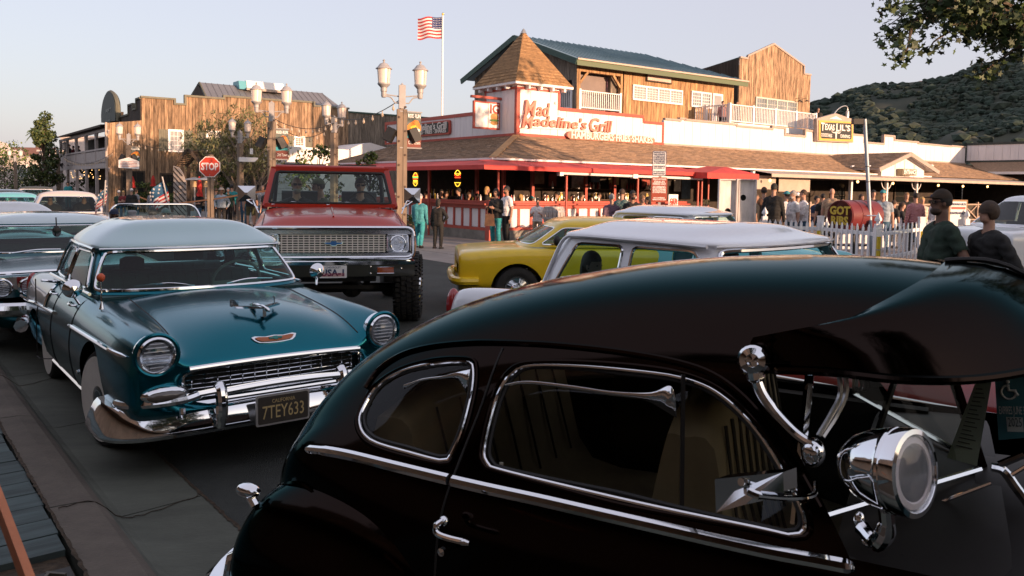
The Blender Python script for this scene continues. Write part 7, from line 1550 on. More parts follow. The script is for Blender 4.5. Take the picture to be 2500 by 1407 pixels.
 for s in (-1, 1):
  P = roundp([(s*.62, .965), (s*.865, .965), (s*.865, 1.17), (s*.62, 1.17)], .03, 3); MB().prism(P, -.03, .006, ax=0).build('headlight_plate', M('satin_chrome', (.7, .72, .74), rough=.2, metal=1), t)
  MB().tube([(.008, p[0], p[1]) for p in P], .011, 6, closed=True).build('headlight_frame', CHROME, t, smooth=True); headlight(t, (.008, s*.742, 1.067), .078)
 bt = [(-.11, -.004), (-.1, .018), (-.034, .018), (-.03, .035), (.034, .035), (.034, .018), (.11, .018), (.1, -.006), (.034, -.012), (.03, -.03), (-.034, -.03), (-.034, -.012)]
 b = MB().prism([(p[0], 1.065+p[1]) for p in bt], .0, .014, ax=0).build('bow_tie_badge', CHROME, t); MB().prism([(p[0]*.88, 1.066+p[1]*.75) for p in bt], .014, .018, ax=0).build('blue_enamel', M('badge_blue', (.01, .1, .35), rough=.25, coat=1), b)
 
 path = cm([(-.12, -.955), (.03, -.93), (.07, -.85), (.085, 0), (.07, .85), (.03, .93), (-.12, .955)], 5, False)
 def band(nm, z0, z1, off, m):
  V = []; n = len(path)
  for p in path: V += [(p[0]+off, p[1], z0), (p[0]+off, p[1], z1), (p[0]-.05, p[1]*.99, z1+.012), (p[0]-.05, p[1]*.99, z0)]
  F = []
  for i in range(n-1):
   for k in range(4): F.append((i*4+k, i*4+(k+1) % 4, (i+1)*4+(k+1) % 4, (i+1)*4+k))
  o = mesh(nm, V, F+[(0, 1, 2, 3), (n*4-1, n*4-2, n*4-3, n*4-4)], m, t, smooth=True, sharp=30); fixn(o.data); return o
 bb = band('front_bumper', .685, .822, .0, blkp); band('bumper_top', .822, .862, .006, CHROME)
 for y, z in ((-.52, .72), (-.52, .80), (.42, .72), (.42, .80), (-.78, .76), (.78, .775)): MB().lathe([(.012, 0), (.01, .006), (0, .009)], 8, axis=(1, 0, 0), o=(.088 if abs(y) < .6 else .078, y, z)).build('bumper_bolt', CHROME, bb, smooth=True)
 for s in (-1, 1): MB().box(.06, .092, s*.545-.095+.05*s, s*.545+.095+.05*s, .725, .79).build('turn_lamp', M('amber_lens', (.3, .06, .01), rough=.2, coat=1), t); MB().tube([(.09, s*.595-.1, .72), (.09, s*.595+.1, .72), (.09, s*.595+.1, .795), (.09, s*.595-.1, .795)], .005, 5, closed=True).build('turn_lamp_rim', CHROME, t)
 q = thing('licence_plate', 'white novelty plate reading CHEVROLET USA-1 on the red truck bumper', 'licence plate', TRK.w(.1, -.008, .745), TRK.deg)
 MB().prism(roundp([(-.155, -.072), (.155, -.072), (.155, .072), (-.155, .072)], .012, 3), -.004, .004, ax=0).build('face', M('plate_white', (.72, .74, .76), rough=.4), q); rot = (R(90), 0, R(90))
 nb = M('plate_navy', (.03, .06, .14), rough=.5); rd = M('plate_red', (.4, .03, .05), rough=.5)
 o = text('letters', 'CHEVROLET', nb, q, .034, (.006, 0, .05), rot, ext=.001); bpy.context.view_layer.update(); o.scale.x = .17/o.dimensions.x
 o = text('letters', 'USA-1', nb, q, .105, (.006, 0, -.015), rot, ext=.001, off=.004); bpy.context.view_layer.update(); o.scale.x = .26/o.dimensions.x
 for i in range(5): MB().box(.0075, .0085, -.13+.0, .13, -.052+i*.008, -.049+i*.008).build('plate_stripe', rd, q)
 
 for s in (-1, 1): wheel(t, -.92, s*.98, .44, .30, yaw=-10, hub=True, tread=True, side=s); wheel(t, -3.3, s*.98, .44, .30, hub=True, tread=False)
 MB().tube([(-.92, -.8, .43), (-.92, .8, .43)], .06, 10).ell((-.92, .25, .44), .14, .14, .14).build('front_axle', DARK, t); MB().box(-4, -.1, -.5, -.36, .62, .74).box(-4, -.1, .36, .5, .62, .74).box(-.3, -.15, -.5, .5, .6, .7).build('frame_rails', DARK, t)
 MB().bar((-.6, -.55, .5), (-.7, .5, .46), .05).bar((-.75, .42, .5), (-.4, .46, .68), .06).build('steering_links', DARK, t); MB().box(-3.9, -.4, -.8, .8, .76, .84).build('underbody', DARK, t)
 
 bl, tl = .845, .745; xb, xt, zb, zt = -1.36, -1.63, 1.475, 1.945
 lerp = lambda a, b, u: a+(b-a)*u
 mb = MB()
 for s in (-1, 1): mb.bar((xb, s*bl, zb-.03), (xt, s*tl, zt), .07, .09, up=(1, 0, 0))
 mb.bar((xt, -tl-.03, zt), (xt, tl+.03, zt), .09, .075).bar((xb+.01, -bl, zb), (xb+.01, bl, zb), .07, .05); mb.build('windscreen_frame', red, t)
 def on(y, u): return (lerp(xb, xt, u)+.045-.0*u, y*lerp(bl, tl, u)/bl, lerp(zb, zt, u))
 P = roundp([(-.79, .06), (.79, .06), (.79, .93), (-.79, .93)], .06, 4); g_ = mesh('windscreen', [on(*p) for p in P], [tuple(range(len(P)))], glass('truck_glass', (.6, .8, .76), 0, 1.5, .6), t); MB().tube([on(*p) for p in P], .02, 8, closed=True).build('windscreen_rubber', DARK, g_, smooth=True)
 for s, y0 in ((1, -.62), (1, .08)): MB().tube([on(y0-.14, .02), on(y0+.12, .09), on(y0+.45, .05)], .009, 6).build('wiper', CHROME, t)
 MB().tube([(xt-.02, -.72, zt+.035), (xt-.02, .72, zt+.035)], .03, 8).build('header_cap', red, t, smooth=True)
 for y0, y1 in ((-.62, -.06), (.12, .62)): MB().box(xt-.75, xt-.12, y0, y1, zt+.03, zt+.085).build('roof_panel', BLK, t)
 for s in (-1, 1):
  MB().bar((xt, s*tl, zt), (xt-1.0, s*tl, zt+.02), .05).bar((xt-1.0, s*tl, zt+.02), (xt-1.1, s*.8, 1.35), .05).build('roll_bar', BLK, t)
  c = Vector((xb+.12, s*1.06, 1.62)); mb = MB(); mb.prism([(-.11, -.1), (.11, -.1), (.11, .1), (-.11, .1)], c.x-.0, c.x+.02, ax=0) if False else None
  V = [c+Vector((0, u, v)) for u, v in ((-.11, -.1), (.11, -.1), (.11, .1), (-.11, .1))]; V += [c+Vector((.09, u*.15, v*.15-.0)) for u, v in ((-.11, -.1), (.11, -.1), (.11, .1), (-.11, .1))]
  m_ = mesh('wing_mirror', V, [(3, 2, 1, 0), (4, 5, 6, 7), (0, 1, 5, 4), (1, 2, 6, 5), (2, 3, 7, 6), (3, 0, 4, 7)], CHROME, t); fixn(m_.data); MB().tube([c+Vector((.02, 0, -.08)), Vector((xb+.16, s*.92, 1.44))], .012, 6).tube([c+Vector((.05, -s*.08, -.08)), Vector((xb+.3, s*.9, 1.38))], .008, 6).build('mirror_arm', CHROME, m_)
 
 MB().box(-1.5, -1.4, -.8, .8, 1.25, 1.44).build('dashboard', DARK, t)
 for y in (-.42, .42): MB().prism(roundp([(-2.35, .95), (-1.85, .95), (-1.85, 1.12), (-2.22, 1.14), (-2.36, 1.66), (-2.48, 1.66)], .04, 2), y-.25, y+.25, ax=1).build('seat', M('black_vinyl', (.015, .016, .015), rough=.5, var=.2, scale=6), t)
 MB().tube([(-1.68+.05*math.sin(u), .42+.2*math.cos(u), 1.47+.19*math.sin(u)) for u in np.linspace(0, 2*math.pi, 25)[:-1]], .013, 6, closed=True).tube([(-1.68, .42, 1.47), (-1.45, .42, 1.38)], .02, 6).bar((-1.68, .24, 1.47), (-1.68, .6, 1.47), .015, .03).build('steering_wheel', DARK, t, smooth=True)
truck()
# ---------------------------------------------------------------- other sedans share the 1950s builder
wc = chevy(Fr(2.993, 3.827, -48.2), M('white_car_paint', (.78, .8, .83), rough=.25, coat=1.0, var=.03, scale=1), MATS['white_car_paint'], 'white 1950s sedan with driver, just behind the dark coupe roof', False, None, (.03, .22, .25), glass_m=glass('aqua_screen', (.7, .88, .88), 0, 1.4, .12), hdr=.07, red_front=M('red_car_paint', (.22, .012, .01), rough=.22, coat=1.0)); wc.scale = (1.055, 1.055, 1.075)
aq = chevy(Fr(4.415, 10.662, -38.5), M('pale_aqua_paint', (.12, .42, .46), rough=.25, coat=1.0, var=.03, scale=1), M('aqua_white_roof', (.66, .7, .74), rough=.25, coat=1.0, var=.03), 'pale aqua 1950s sedan with white roof, behind the white sedan', False, None, (.03, .22, .25), glass_m=MATS['aqua_screen'], hdr=.07); aq.scale = (1.04, 1.04, 1.06)
bs_ = chevy(Fr(-8.1, 13.3, -51), M('black_car_paint', (.008, .009, .01), rough=.2, coat=1.0), M('white_hard_top', (.66, .7, .74), rough=.3, coat=1.0, var=.03), 'black sedan with white roof cut by the left edge of the picture', False, None, (.02, .03, .03)); bs_.scale = (.93,)*3
def boxcar(fr, label, cat, paint_m, roof_m, L=4.6, hw=.88, zb=.86, zr=1.36, xw=1.5, xt=2.0, xr=3.4, hood=.84, wheels=True, lamps=True, open_top=False, name='parked_car', group=None, gm=None, lv=2, boxy=False):
 """a plainer car for the background: lofted body, greenhouse with cut windows, lamps, bumper, wheels"""
 t = frthing(name, label, cat, fr, group)
 def st(x, z, k=1):
  if boxy: return (-x, [(0, z), (.5*hw, z-.008), (.8*hw, z-.018), (.93*hw, z-.045), (.985*hw*k, z-.11), (hw*k, z-.17), (.985*hw*k, .45), (.93*hw*k, .26), (0, .24)])
  return (-x, [(0, z), (.4*hw, z-.01), (.72*hw, z-.03), (.9*hw, z-.05), (.99*hw*k, z-.16), (hw*k, .6), (.97*hw*k, .4), (.9*hw*k, .26), (0, .24)])
 V, F = loft([(-.05, [(0, .6), (.3*hw, .6), (.6*hw, .6), (.7*hw, .6), (.78*hw, .58), (.8*hw, .55), (.78*hw, .5), (.6*hw, .45), (0, .44)]), st(.0, hood-(.05 if boxy else .14), .96), st(.1, hood-(.02 if boxy else .04), .99), st(.35, hood), st(xw*.7, hood+.03), st(xw, zb), st(xr, zb), st(L-.4, zb-.03), st(L-.06, zb-.14, .96), (-L, [(0, .6), (.3*hw, .6), (.6*hw, .6), (.7*hw, .6), (.78*hw, .58), (.8*hw, .55), (.78*hw, .5), (.6*hw, .45), (0, .44)])])
 V, F = subd(V, F, lv+1)
 for ax in (-.85, -(L-1.05)): (V, F), _ = clip(V, F, lambda q: np.where((np.abs(q[:, 1]) > .55*hw/.88) & (q[:, 2] < .72), np.hypot(q[:, 0]-ax, q[:, 2]-.32)-.37, 1.0))
 if open_top: c = sdpoly([(-xw-.05, -hw*.8), (-xw-.05, hw*.8), (-xr, hw*.8), (-xr, -hw*.8)]); (V, F), _ = clip(V, F, lambda q: np.where(q[:, 2] > zb-.12, c(q[:, :2]), 1.0))
 smo('body', V, F, paint_m, t)
 if wheels:
  for x in (-.85, -(L-1.05)):
   for s in (-1, 1): wheel(t, x, s*(hw-.12), .32, .18)
 MB().box(-L+.3, -.3, -hw*.7, hw*.7, .2, .3).build('chassis', DARK, t)
 zh = zr-.13
 if not open_top:
  f = lambda z, a: ring(z, *a)
  y0, y1 = .88*hw, (.76 if boxy else .70)*hw
  rg = [ring(zb-.015, -xw+.12, -xw-.12, y0, y0+.01, -(xw+xr)/2, -xr, y0-.02, -xr-.35), ring((zb+zh)/2, -(xw*.45+xt*.55)+.1, -(xw*.45+xt*.55)-.1, (y0+y1)/2+.02, (y0+y1)/2+.03, -(xw+xr)/2, -xr+.06, (y0+y1)/2, -xr-.25), ring(zh, -xt+.05, -xt-.08, y1, y1+.02, -(xw+xr)/2, -xr+.14, y1-.02, -xr-.1), ring(zh+.035, -xt+.02, -xt-.1, y1, y1+.02, -(xw+xr)/2, -xr+.15, y1-.02, -xr-.08), ring(zr-.04, -xt-.1, -xt-.2, y1-.09, y1-.07, -(xw+xr)/2, -xr+.24, y1-.1, -xr+.02)]
  gv, gf = greenhouse(rg, zr, lv); (rv, rf), (lv_, lf) = clip(gv, gf, lambda q: q[:, 2]-zh-.012); smo('roof', rv, rf, roof_m, t)
  so_ = lambda q: np.abs(q[:, 1]) > .45*hw; xm = -(xw+xr)/2-.1
  polys = [('windscreen', [(0, zb+.02), (-xw-.08, zb+.02), (-xt+.0, zh-.015), (0, zh-.015)], None), ('side_glass', [(-xw-.18, zb+.02), (-xt-.1, zh-.02), (xm+.03, zh-.02), (xm+.03, zb+.02)], so_), ('side_glass', [(xm-.03, zb+.02), (xm-.03, zh-.02), (-xr+.22, zh-.02), (-xr+.08, zb+.02)], so_), ('rear_glass', [(-xr-.02, zb+.03), (-xr+.1, zh-.02), (-xr-1, zh-.02), (-xr-1, zb+.03)], None)]
  (pv, pf), gl = cut_windows(lv_, lf, polys); smo('pillars', pv, pf, paint_m, t)
  for nm, a, b in gl: smo(nm, a, b, gm or GLASS, t); edge_tube(nm+'_trim', a, b, .012, CHROME, t)
 MB().box(-xr, -xw, -hw*.8, hw*.8, .3, .34).box(-xw-.02, -xw+.2, -hw*.75, hw*.75, .6, zb-.03).build('cabin_floor', BLACKIN, t)
 for x in (xw+.95, xr-.25): MB().prism(roundp([(-x+.4, .36), (-x+.42, .55), (-x, .58), (-x-.12, zb+.06), (-x-.22, zb+.06), (-x-.2, .36)], .05, 2), -hw*.72, hw*.72, ax=1).build('seat', M('grey_seat', (.06, .07, .07), rough=.8, var=.2, scale=4), t)
 if lamps:
  for s in (-1, 1): headlight(t, (.02, s*hw*.72, .64), .075)
  MB().tube(cm([(-.25, -hw, .44), (.02, -hw*.9, .44), (.1, 0, .44), (.02, hw*.9, .44), (-.25, hw, .44)], 5, False), .06, 8).build('front_bumper', CHROME, t, smooth=True)
  MB().box(-.03, .02, -.5*hw, .5*hw, .54, .68).build('grille', M('grille_dull', (.2, .2, .2), rough=.3, metal=.8), t)
 return t
# long low teal car behind the teal sedan
def impala():
 f = Fr(-4.35, 8.25, -51); p = M('deep_teal_paint', (.004, .07, .085), rough=.2, coat=.2, var=.04, metal=.9)
 t = boxcar(f, 'long low dark teal hardtop with pale roof and twin headlamps behind the teal sedan', 'car', p, M('teal_white_roof', (.5, .62, .66), rough=.3, coat=1.0, var=.03), L=5.3, hw=.99, zb=.9, zr=1.34, xw=1.45, xt=2.15, xr=3.6, hood=.86, lamps=False, lv=3)
 for s in (-1, 1):
  MB().prism(roundp([(s*.46, .6), (s*.93, .6), (s*.93, .80), (s*.46, .80)], .07, 4), -.02, .03, ax=0).build('lamp_panel', CHROME, t)
  for y in (.58, .80): headlight(t, (.035, s*y, .70), .07)
 MB().tube(cm([(-.35, -1.0, .5), (.02, -.95, .5), (.12, -.6, .49), (.14, 0, .49), (.12, .6, .49), (.02, .95, .5), (-.35, 1.0, .5)], 5, False), .07, 10).build('front_bumper', CHROME, t, smooth=True)
 MB().tube(cm([(.04, -.93, .84), (.06, 0, .85), (.04, .93, .84)], 6, False), .018, 8).build('bonnet_moulding', CHROME, t, smooth=True)
 for i in range(7): MB().tube([(.03, -.45, .6+i*.03), (.03, .45, .6+i*.03)], .006, 5).build('grille_bar', CHROME, t)
 for y in (-.55, .1): MB().tube(cm([(-1.33, y, .93), (-1.38, y+.25, .955), (-1.42, y+.5, .95)], 4, False), .009, 5).build('wiper', CHROME, t)
 MB().ell((-1.95, 0, 1.13), .03, .05, .07, 8, 6).tube([(-1.97, 0, 1.2), (-1.99, 0, 1.3)], .008, 5).build('mirror_charm', BLK, t, smooth=True)
impala()
def pickup():
 f = Fr(-10.3, 18.7, -58); p = M('cream_truck_paint', (.55, .49, .45), rough=.3, coat=1.0, var=.04)
 t = boxcar(f, 'cream pickup truck cab with dark windscreen behind the low teal car', 'pickup truck', p, p, L=4.6, hw=.92, zb=.96, zr=1.5, xw=1.3, xt=1.75, xr=2.5, hood=.95, name='pickup_truck', gm=GLASSD)
 MB().tube([(-1.45, -.98, 1.12), (-1.45, -1.14, 1.2)], .012, 6).ell((-1.44, -1.16, 1.2), .02, .07, .09, 10, 8).build('wing_mirror', BLK, t, smooth=True)
 for y in (-.5, .1): MB().tube([(-1.25, y, 1.0), (-1.32, y+.4, 1.04)], .008, 5).build('wiper', BLK, t)
pickup()
# yellow coupe utility
def yellow():
 f = Fr(-.85, 11.9, 186); p = M('yellow_paint', (.72, .50, .015), rough=.3, coat=.5, var=.04)
 t = boxcar(f, 'yellow two-door wagon with the driver\'s elbow out of the window', 'car', p, p, L=4.8, hw=.9, zb=.93, zr=1.33, xw=1.0, xt=1.42, xr=3.9, hood=.89, boxy=True, name='parked_car', lamps=False, lv=3)
 MB().tube(cm([(-.3, -.9, .44), (.0, -.84, .44), (.05, 0, .44), (.0, .84, .44), (-.3, .9, .44)], 5, False), .06, 8).build('front_bumper', p, t, smooth=True)
 MB().ell((-1.38, .98, 1.02), .05, .05, .075, 10, 8).tube([(-1.4, .96, .92), (-1.42, .9, .86)], .014, 6).build('wing_mirror', BLK, t, smooth=True)
 MB().bar((-1.62, .66, 1.2), (-1.42, .79, .88), .02).build('vent_divider', CHROME, t)
 return f
YEL = yellow()
# open car in the middle distance with flags
def opencar():
 f = Fr(-5.3, 12.6, -56); p = M('dark_red_paint', (.10, .012, .01), rough=.25, coat=1.0)
 t = boxcar(f, 'open top convertible with rounded windscreen frame carrying four people', 'car', p, p, L=4.9, hw=.92, zb=.86, zr=1.3, xw=1.5, xt=2, xr=3.7, hood=.84, open_top=True)
 P = roundp([(-.80, .9), (.80, .9), (.68, 1.36), (-.68, 1.36)], .16, 5); on = lambda p: (-1.42-.32*(p[1]-.9)/.46-.14*(abs(p[0])/.8)**2, p[0], p[1]); mesh('windscreen', [on(p) for p in P], [tuple(range(len(P)))], GLASS, t); MB().tube([on(p) for p in P], .018, 8, closed=True).build('windscreen_frame', CHROME, t, smooth=True)
 return f
OPN = opencar()
for i, (px, py, Z, a, c, r, lab) in enumerate(((48, 520, 23, -58, 'pale_aqua_paint', 'pale_aqua_paint', 'small aqua car far behind the cream pickup'), (20, 500, 30, -60, 'black_car_paint', 'black_car_paint', 'dark car far behind at the left edge'), (95, 500, 34, -60, 'cream_truck_paint', 'grey_seat', 'old grey roofed car far down the street at left'))):
 q = atY(px, 480, Z); boxcar(Fr(q[0]+.8, q[1]-1.6, a), lab, 'car', MATS[c], MATS[r], zr=1.5 if i == 2 else 1.4, lv=2)
# modern white crossover at right
f = Fr(5.9, 11.3, 178); suv = boxcar(Fr(*atY(2362, 600, 15.6)[:2], 203), 'modern white crossover behind the two men at the right edge', 'car', MATS['white_car_paint'], MATS['white_car_paint'], L=4.6, hw=.92, zb=1.14, zr=1.76, xw=.95, xt=1.85, xr=3.9, hood=1.09, boxy=True, lamps=False, gm=GLASSD, lv=3)
MB().ell((-1.3, .98, 1.08), .08, .06, .06, 10, 8).build('wing_mirror', MATS['white_car_paint'], suv, smooth=True); MB().tube([(-1.9, .935, .92), (-2.15, .935, .92)], .018, 8).build('door_handle', MATS['white_car_paint'], suv, smooth=True)
# flags on the open car
def carflag(px0, py0, px1, py1, Z, lab, w_, h_, droop):
 a, b = atY(px0, py0, Z), atY(px1, py1, Z); t = thing('us_flag', lab, 'flag', tuple(b), 0, 'small flags carried on cars'); d = Vector(a)-Vector(b); MB().tube([(0, 0, 0), tuple(d)], .014, 6).build('staff', LGREY, t)
 fl = bpy.data.objects.new('flag_cloth', None); bpy.data.objects.remove(fl)
 red, wh, bl = MATS['flag_red'], MATS['flag_white'], M('flag_teal_blue', (.012, .09, .19), rough=.7); N, K = 12, 13; V = []; F = []; mi = []
 du = d*-.97
 for j in range(K+1):
  for i in range(N+1):
   u, v = i/N, j/K; p = d*.99-d*(.72*v); V.append((p.x-w_*u*(.55+.45*v)+.03*math.sin(u*6+v*3), p.y+.05*math.sin(u*7+v*2), p.z-h_*u*droop))
 for j in range(K):
  for i in range(N): F.append((j*(N+1)+i, j*(N+1)+i+1, (j+1)*(N+1)+i+1, (j+1)*(N+1)+i)); mi.append(2 if j < 7 and i < 11 else (0 if (j+i//4) % 2 else 1))
 o = mesh('cloth', V, F, [red, wh, bl], t, smooth=True, mi=mi); sb = MB()
 for i in range(4):
  for j in range(3):
   u, v = .15+.2*i, .1+.14*j; p = d*.99-d*(.72*v); q = Vector((p.x-w_*u*(.55+.45*v)+.03*math.sin(u*6+v*3), p.y+.05*math.sin(u*7+v*2)-.012, p.z-h_*u*droop)); rr = .028; sb.add([(q.x+rr*(1 if k % 2 == 0 else .42)*math.cos(math.pi/2+k*math.pi/5), q.y, q.z+rr*(1 if k % 2 == 0 else .42)*math.sin(math.pi/2+k*math.pi/5)) for k in range(10)], [tuple(range(10))])
 sb.build('stars', wh, o)
carflag(396, 432, 416, 520, 15.2, 'american flag with big white stars flying behind the convertible', .42, .6, .55); carflag(258, 440, 252, 520, 15.8, 'folded blue and red flag on a staff beside the cream pickup', .3, .5, .9)
# ================================================================= hill, trees, far side of the street
def hill():
 hm = M('hill_scrub_hazed', (.022, .036, .024), rough=1.0, var=.25, scale=.03, bump=.0, col2=(.055, .056, .036), detail=10)  # haze put into the colour: scrub tinted slightly pale and bluish
 prof = [(1250, 430), (1600, 360), (1800, 305), (1977, 256), (2070, 228), (2150, 210), (2241, 204), (2312, 197), (2383, 182), (2454, 165), (2520, 152), (2700, 120), (3000, 95), (3500, 110), (4200, 200), (5200, 380), (6000, 440)]
 px = np.array([p[0] for p in prof]); py = np.array([p[1] for p in prof]); V = []; F = []; NX, NR = 150, 26; xs = np.linspace(1250, 6000, NX); rs = np.linspace(0, 1, NR); rg = np.random.default_rng(5)
 import mathutils
 def pt(x, u):
  d = ray(x, 460); d = d/np.hypot(d[0], d[1]); Rr = 240+u*330; yr = np.interp(x, px, py); top = CAMH+570*(468-yr)/FPX*.93
  k = min(1, max(0, u)); h = top*(k**1.25)
  q = CP+d*Rr; n = mathutils.noise.noise((q[0]*.012, q[1]*.012, 0)); n2 = mathutils.noise.noise((q[0]*.04, q[1]*.04, 5)); h += (n*9+n2*3)*math.sin(math.pi*k)**.8*min(1, top/30)
  kn = 26*math.exp(-((x-2330)/110)**2-((u-.30)/.16)**2)+24*math.exp(-((x-2520)/90)**2-((u-.26)/.15)**2); h = max(h, kn-.0) if kn > 8 else h
  return (q[0], q[1], h-1)
 for j in range(NR+6):
  for x in xs:
   if j < NR: V.append(pt(x, rs[j]))
   else:
    a = np.array(pt(x, 1.0)); d = ray(x, 460); d = d/np.hypot(d[0], d[1]); a[:2] += d[:2]*25*(j-NR+1); a[2] *= 1-.14*(j-NR+1); V.append(tuple(a))
 for j in range(NR+5):
  for i in range(NX-1): F.append((j*NX+i, j*NX+i+1, (j+1)*NX+i+1, (j+1)*NX+i))
 tag(mesh('hill', V, F, hm, smooth=True), kind='structure')
 
 tuft = []; ico = []
 bm = bmesh.new(); bmesh.ops.create_icosphere(bm, subdivisions=1, radius=1); iv = np.array([v.co for v in bm.verts]); fi = [tuple(v.index for v in f.verts) for f in bm.faces]; bm.free()
 VV = []; FF = []; mi = []
 for n in range(8200):
  ridge = n < 900; x = rg.uniform(1900, 2620) if n < 7000 else rg.uniform(2500, 4200); u = rg.uniform(.93, 1.0) if ridge else rg.uniform(.02, 1)**.7
  bare = math.exp(-((x-2330)/95)**2-((u-.30)/.14)**2)+math.exp(-((x-2520)/80)**2-((u-.26)/.13)**2)
  if bare > .35 and rg.random() < .96: continue
  if mathutils.noise.noise((x*.02, u*6, 3)) > .28 and not ridge: continue
  if 2140 < x < 2330 and u > .84 and rg.random() < .8: continue
  q = pt(x, u); s = min(4.2, .5+rg.lognormal(.0, .55))*(1.2 if ridge else 1); k = len(VV); sc = np.array([s*rg.uniform(.8, 1.3), s*rg.uniform(.8, 1.3), s*rg.uniform(.55, .8)])
  VV += [tuple(np.array(q)+v*sc*rg.uniform(.75, 1.2)+np.array([0, 0, s*.3])) for v in iv]; FF += [tuple(i+k for i in f) for f in fi]; mi += [int(rg.integers(0, 3))]*len(fi)
 o = mesh('scrub_wood', VV, FF, [M('scrub_dark_hazed', (.025, .042, .030), rough=1, var=.4, scale=.6), M('scrub_mid_hazed', (.031, .047, .033), rough=1, var=.4, scale=.6), M('scrub_olive_hazed', (.038, .05, .034), rough=1, var=.4, scale=.6)], mi=mi); tag(o, kind='stuff')  # bush colours lifted and blued to carry the haze
 
 wall = M('ridge_house_wall', (.5, .36, .32), rough=.8); rf = M('ridge_house_roof', (.2, .1, .07), rough=.8)
 for i, (x0, x1, y0, y1, lab) in enumerate(((2158, 2200, 210, 222, 'long pale pink house lowest on the hill ridge'), (2194, 2234, 203, 216, 'two-storey pink house in the middle of the hill ridge row'), (2246, 2272, 197, 210, 'separate square pink house with portico at the right of the ridge row'))):
  D = 560; a, b = atY(x0, y1, D), atY(x1, y0, D); t = thing('hill_house', lab, 'house', (a[0], D, a[2]-1.5), 0, 'houses on the hill ridge'); w_, h_ = b[0]-a[0], b[2]-a[2]+1.5
  bx('walls', wall, t, 0, w_, 0, 8, 0, h_*.8); MB().add([(-.5, -.5, h_*.8), (w_+.5, -.5, h_*.8), (w_+.5, 8.5, h_*.8), (-.5, 8.5, h_*.8), (1.5, 4, h_*1.05), (w_-1.5, 4, h_*1.05)], [(0, 1, 5, 4), (1, 2, 5), (2, 3, 4, 5), (3, 0, 4)]).build('roof', rf, t)
  n = int(w_/2.2)
  for k in range(n):
   for zz in ((.2,) if i == 2 else (.12, .48)): MB().box((k+.3)*w_/n, (k+.75)*w_/n, -.05, .02, h_*zz, h_*(zz+.24)).build('window', M('house_window', (.05, .05, .05), rough=.2), t)
hill()
def leafmesh(kind):
 if kind == 'lobed':
  P = []
  for k in range(10): a = math.pi/2+k*2*math.pi/10; r = (1, .42, .85, .42, .7, .35, .7, .42, .85, .42)[k]; P.append((r*math.cos(a), 0, r*math.sin(a)))
  return P
 if kind == 'slim': return [(-.22, 0, 0), (0, 0, -1), (.22, 0, 0), (0, 0, 1)]
 return [(-.6, 0, -.2), (0, 0, -.75), (.6, 0, -.2), (.4, 0, .5), (0, 0, .8), (-.4, 0, .5)]
def leaves(parent, pts, size, kind, mats, seed=1, name='crown', tilt=1.0):
 rg = np.random.default_rng(seed); P = np.array(leafmesh(kind)); n = len(P); N = len(pts); V = np.empty((N*n, 3)); F = []; mi = rg.integers(0, len(mats), N)
 for i, p in enumerate(pts):
  e = Matrix.Rotation(rg.uniform(0, 6.28), 3, 'Z') @ Matrix.Rotation(rg.normal(0, .9*tilt), 3, 'X') @ Matrix.Rotation(rg.normal(0, .7*tilt), 3, 'Y'); V[i*n:(i+1)*n] = (P*size*rg.uniform(.6, 1.3)) @ np.array(e).T+np.array(p); F.append(tuple(range(i*n, i*n+n)))
 return mesh(name, V, F, mats, parent, mi=mi)
LEAF = [M('leaf_dark', (.025, .045, .012), rough=.6, var=.3, scale=3), M('leaf_mid', (.045, .075, .018), rough=.6, var=.3, scale=3), M('leaf_light', (.08, .10, .025), rough=.6, var=.3, scale=3)]
OLIVE = [M('olive_leaf', (.2, .2, .075), rough=.7, var=.3, scale=3), M('olive_pale', (.33, .3, .14), rough=.7, var=.3, scale=3), M('olive_dark', (.1, .11, .04), rough=.7, var=.3, scale=3)]
BRIGHT = [M('bush_bright', (.11, .15, .02), rough=.6, var=.3, scale=3), M('bush_mid', (.06, .10, .015), rough=.6, var=.3, scale=3), LEAF[0]]
BARK = M('bark', (.09, .065, .045), rough=.9, var=.4, scale=6, bump=.5, stretch=(1, 1, .3)); BARKP = M('pale_bark', (.3, .24, .19), rough=.9, var=.35, scale=5, bump=.4)
def clump_pts(rg, clumps, n, hollow=.5):
 out = []
 for _ in range(n):
  c = clumps[rg.integers(len(clumps))]; v = rg.normal(size=3); v /= np.linalg.norm(v); out.append(np.array(c[:3])+v*c[3]*rg.uniform(hollow, 1)**.6*np.array([1, 1, .8]))
 return out
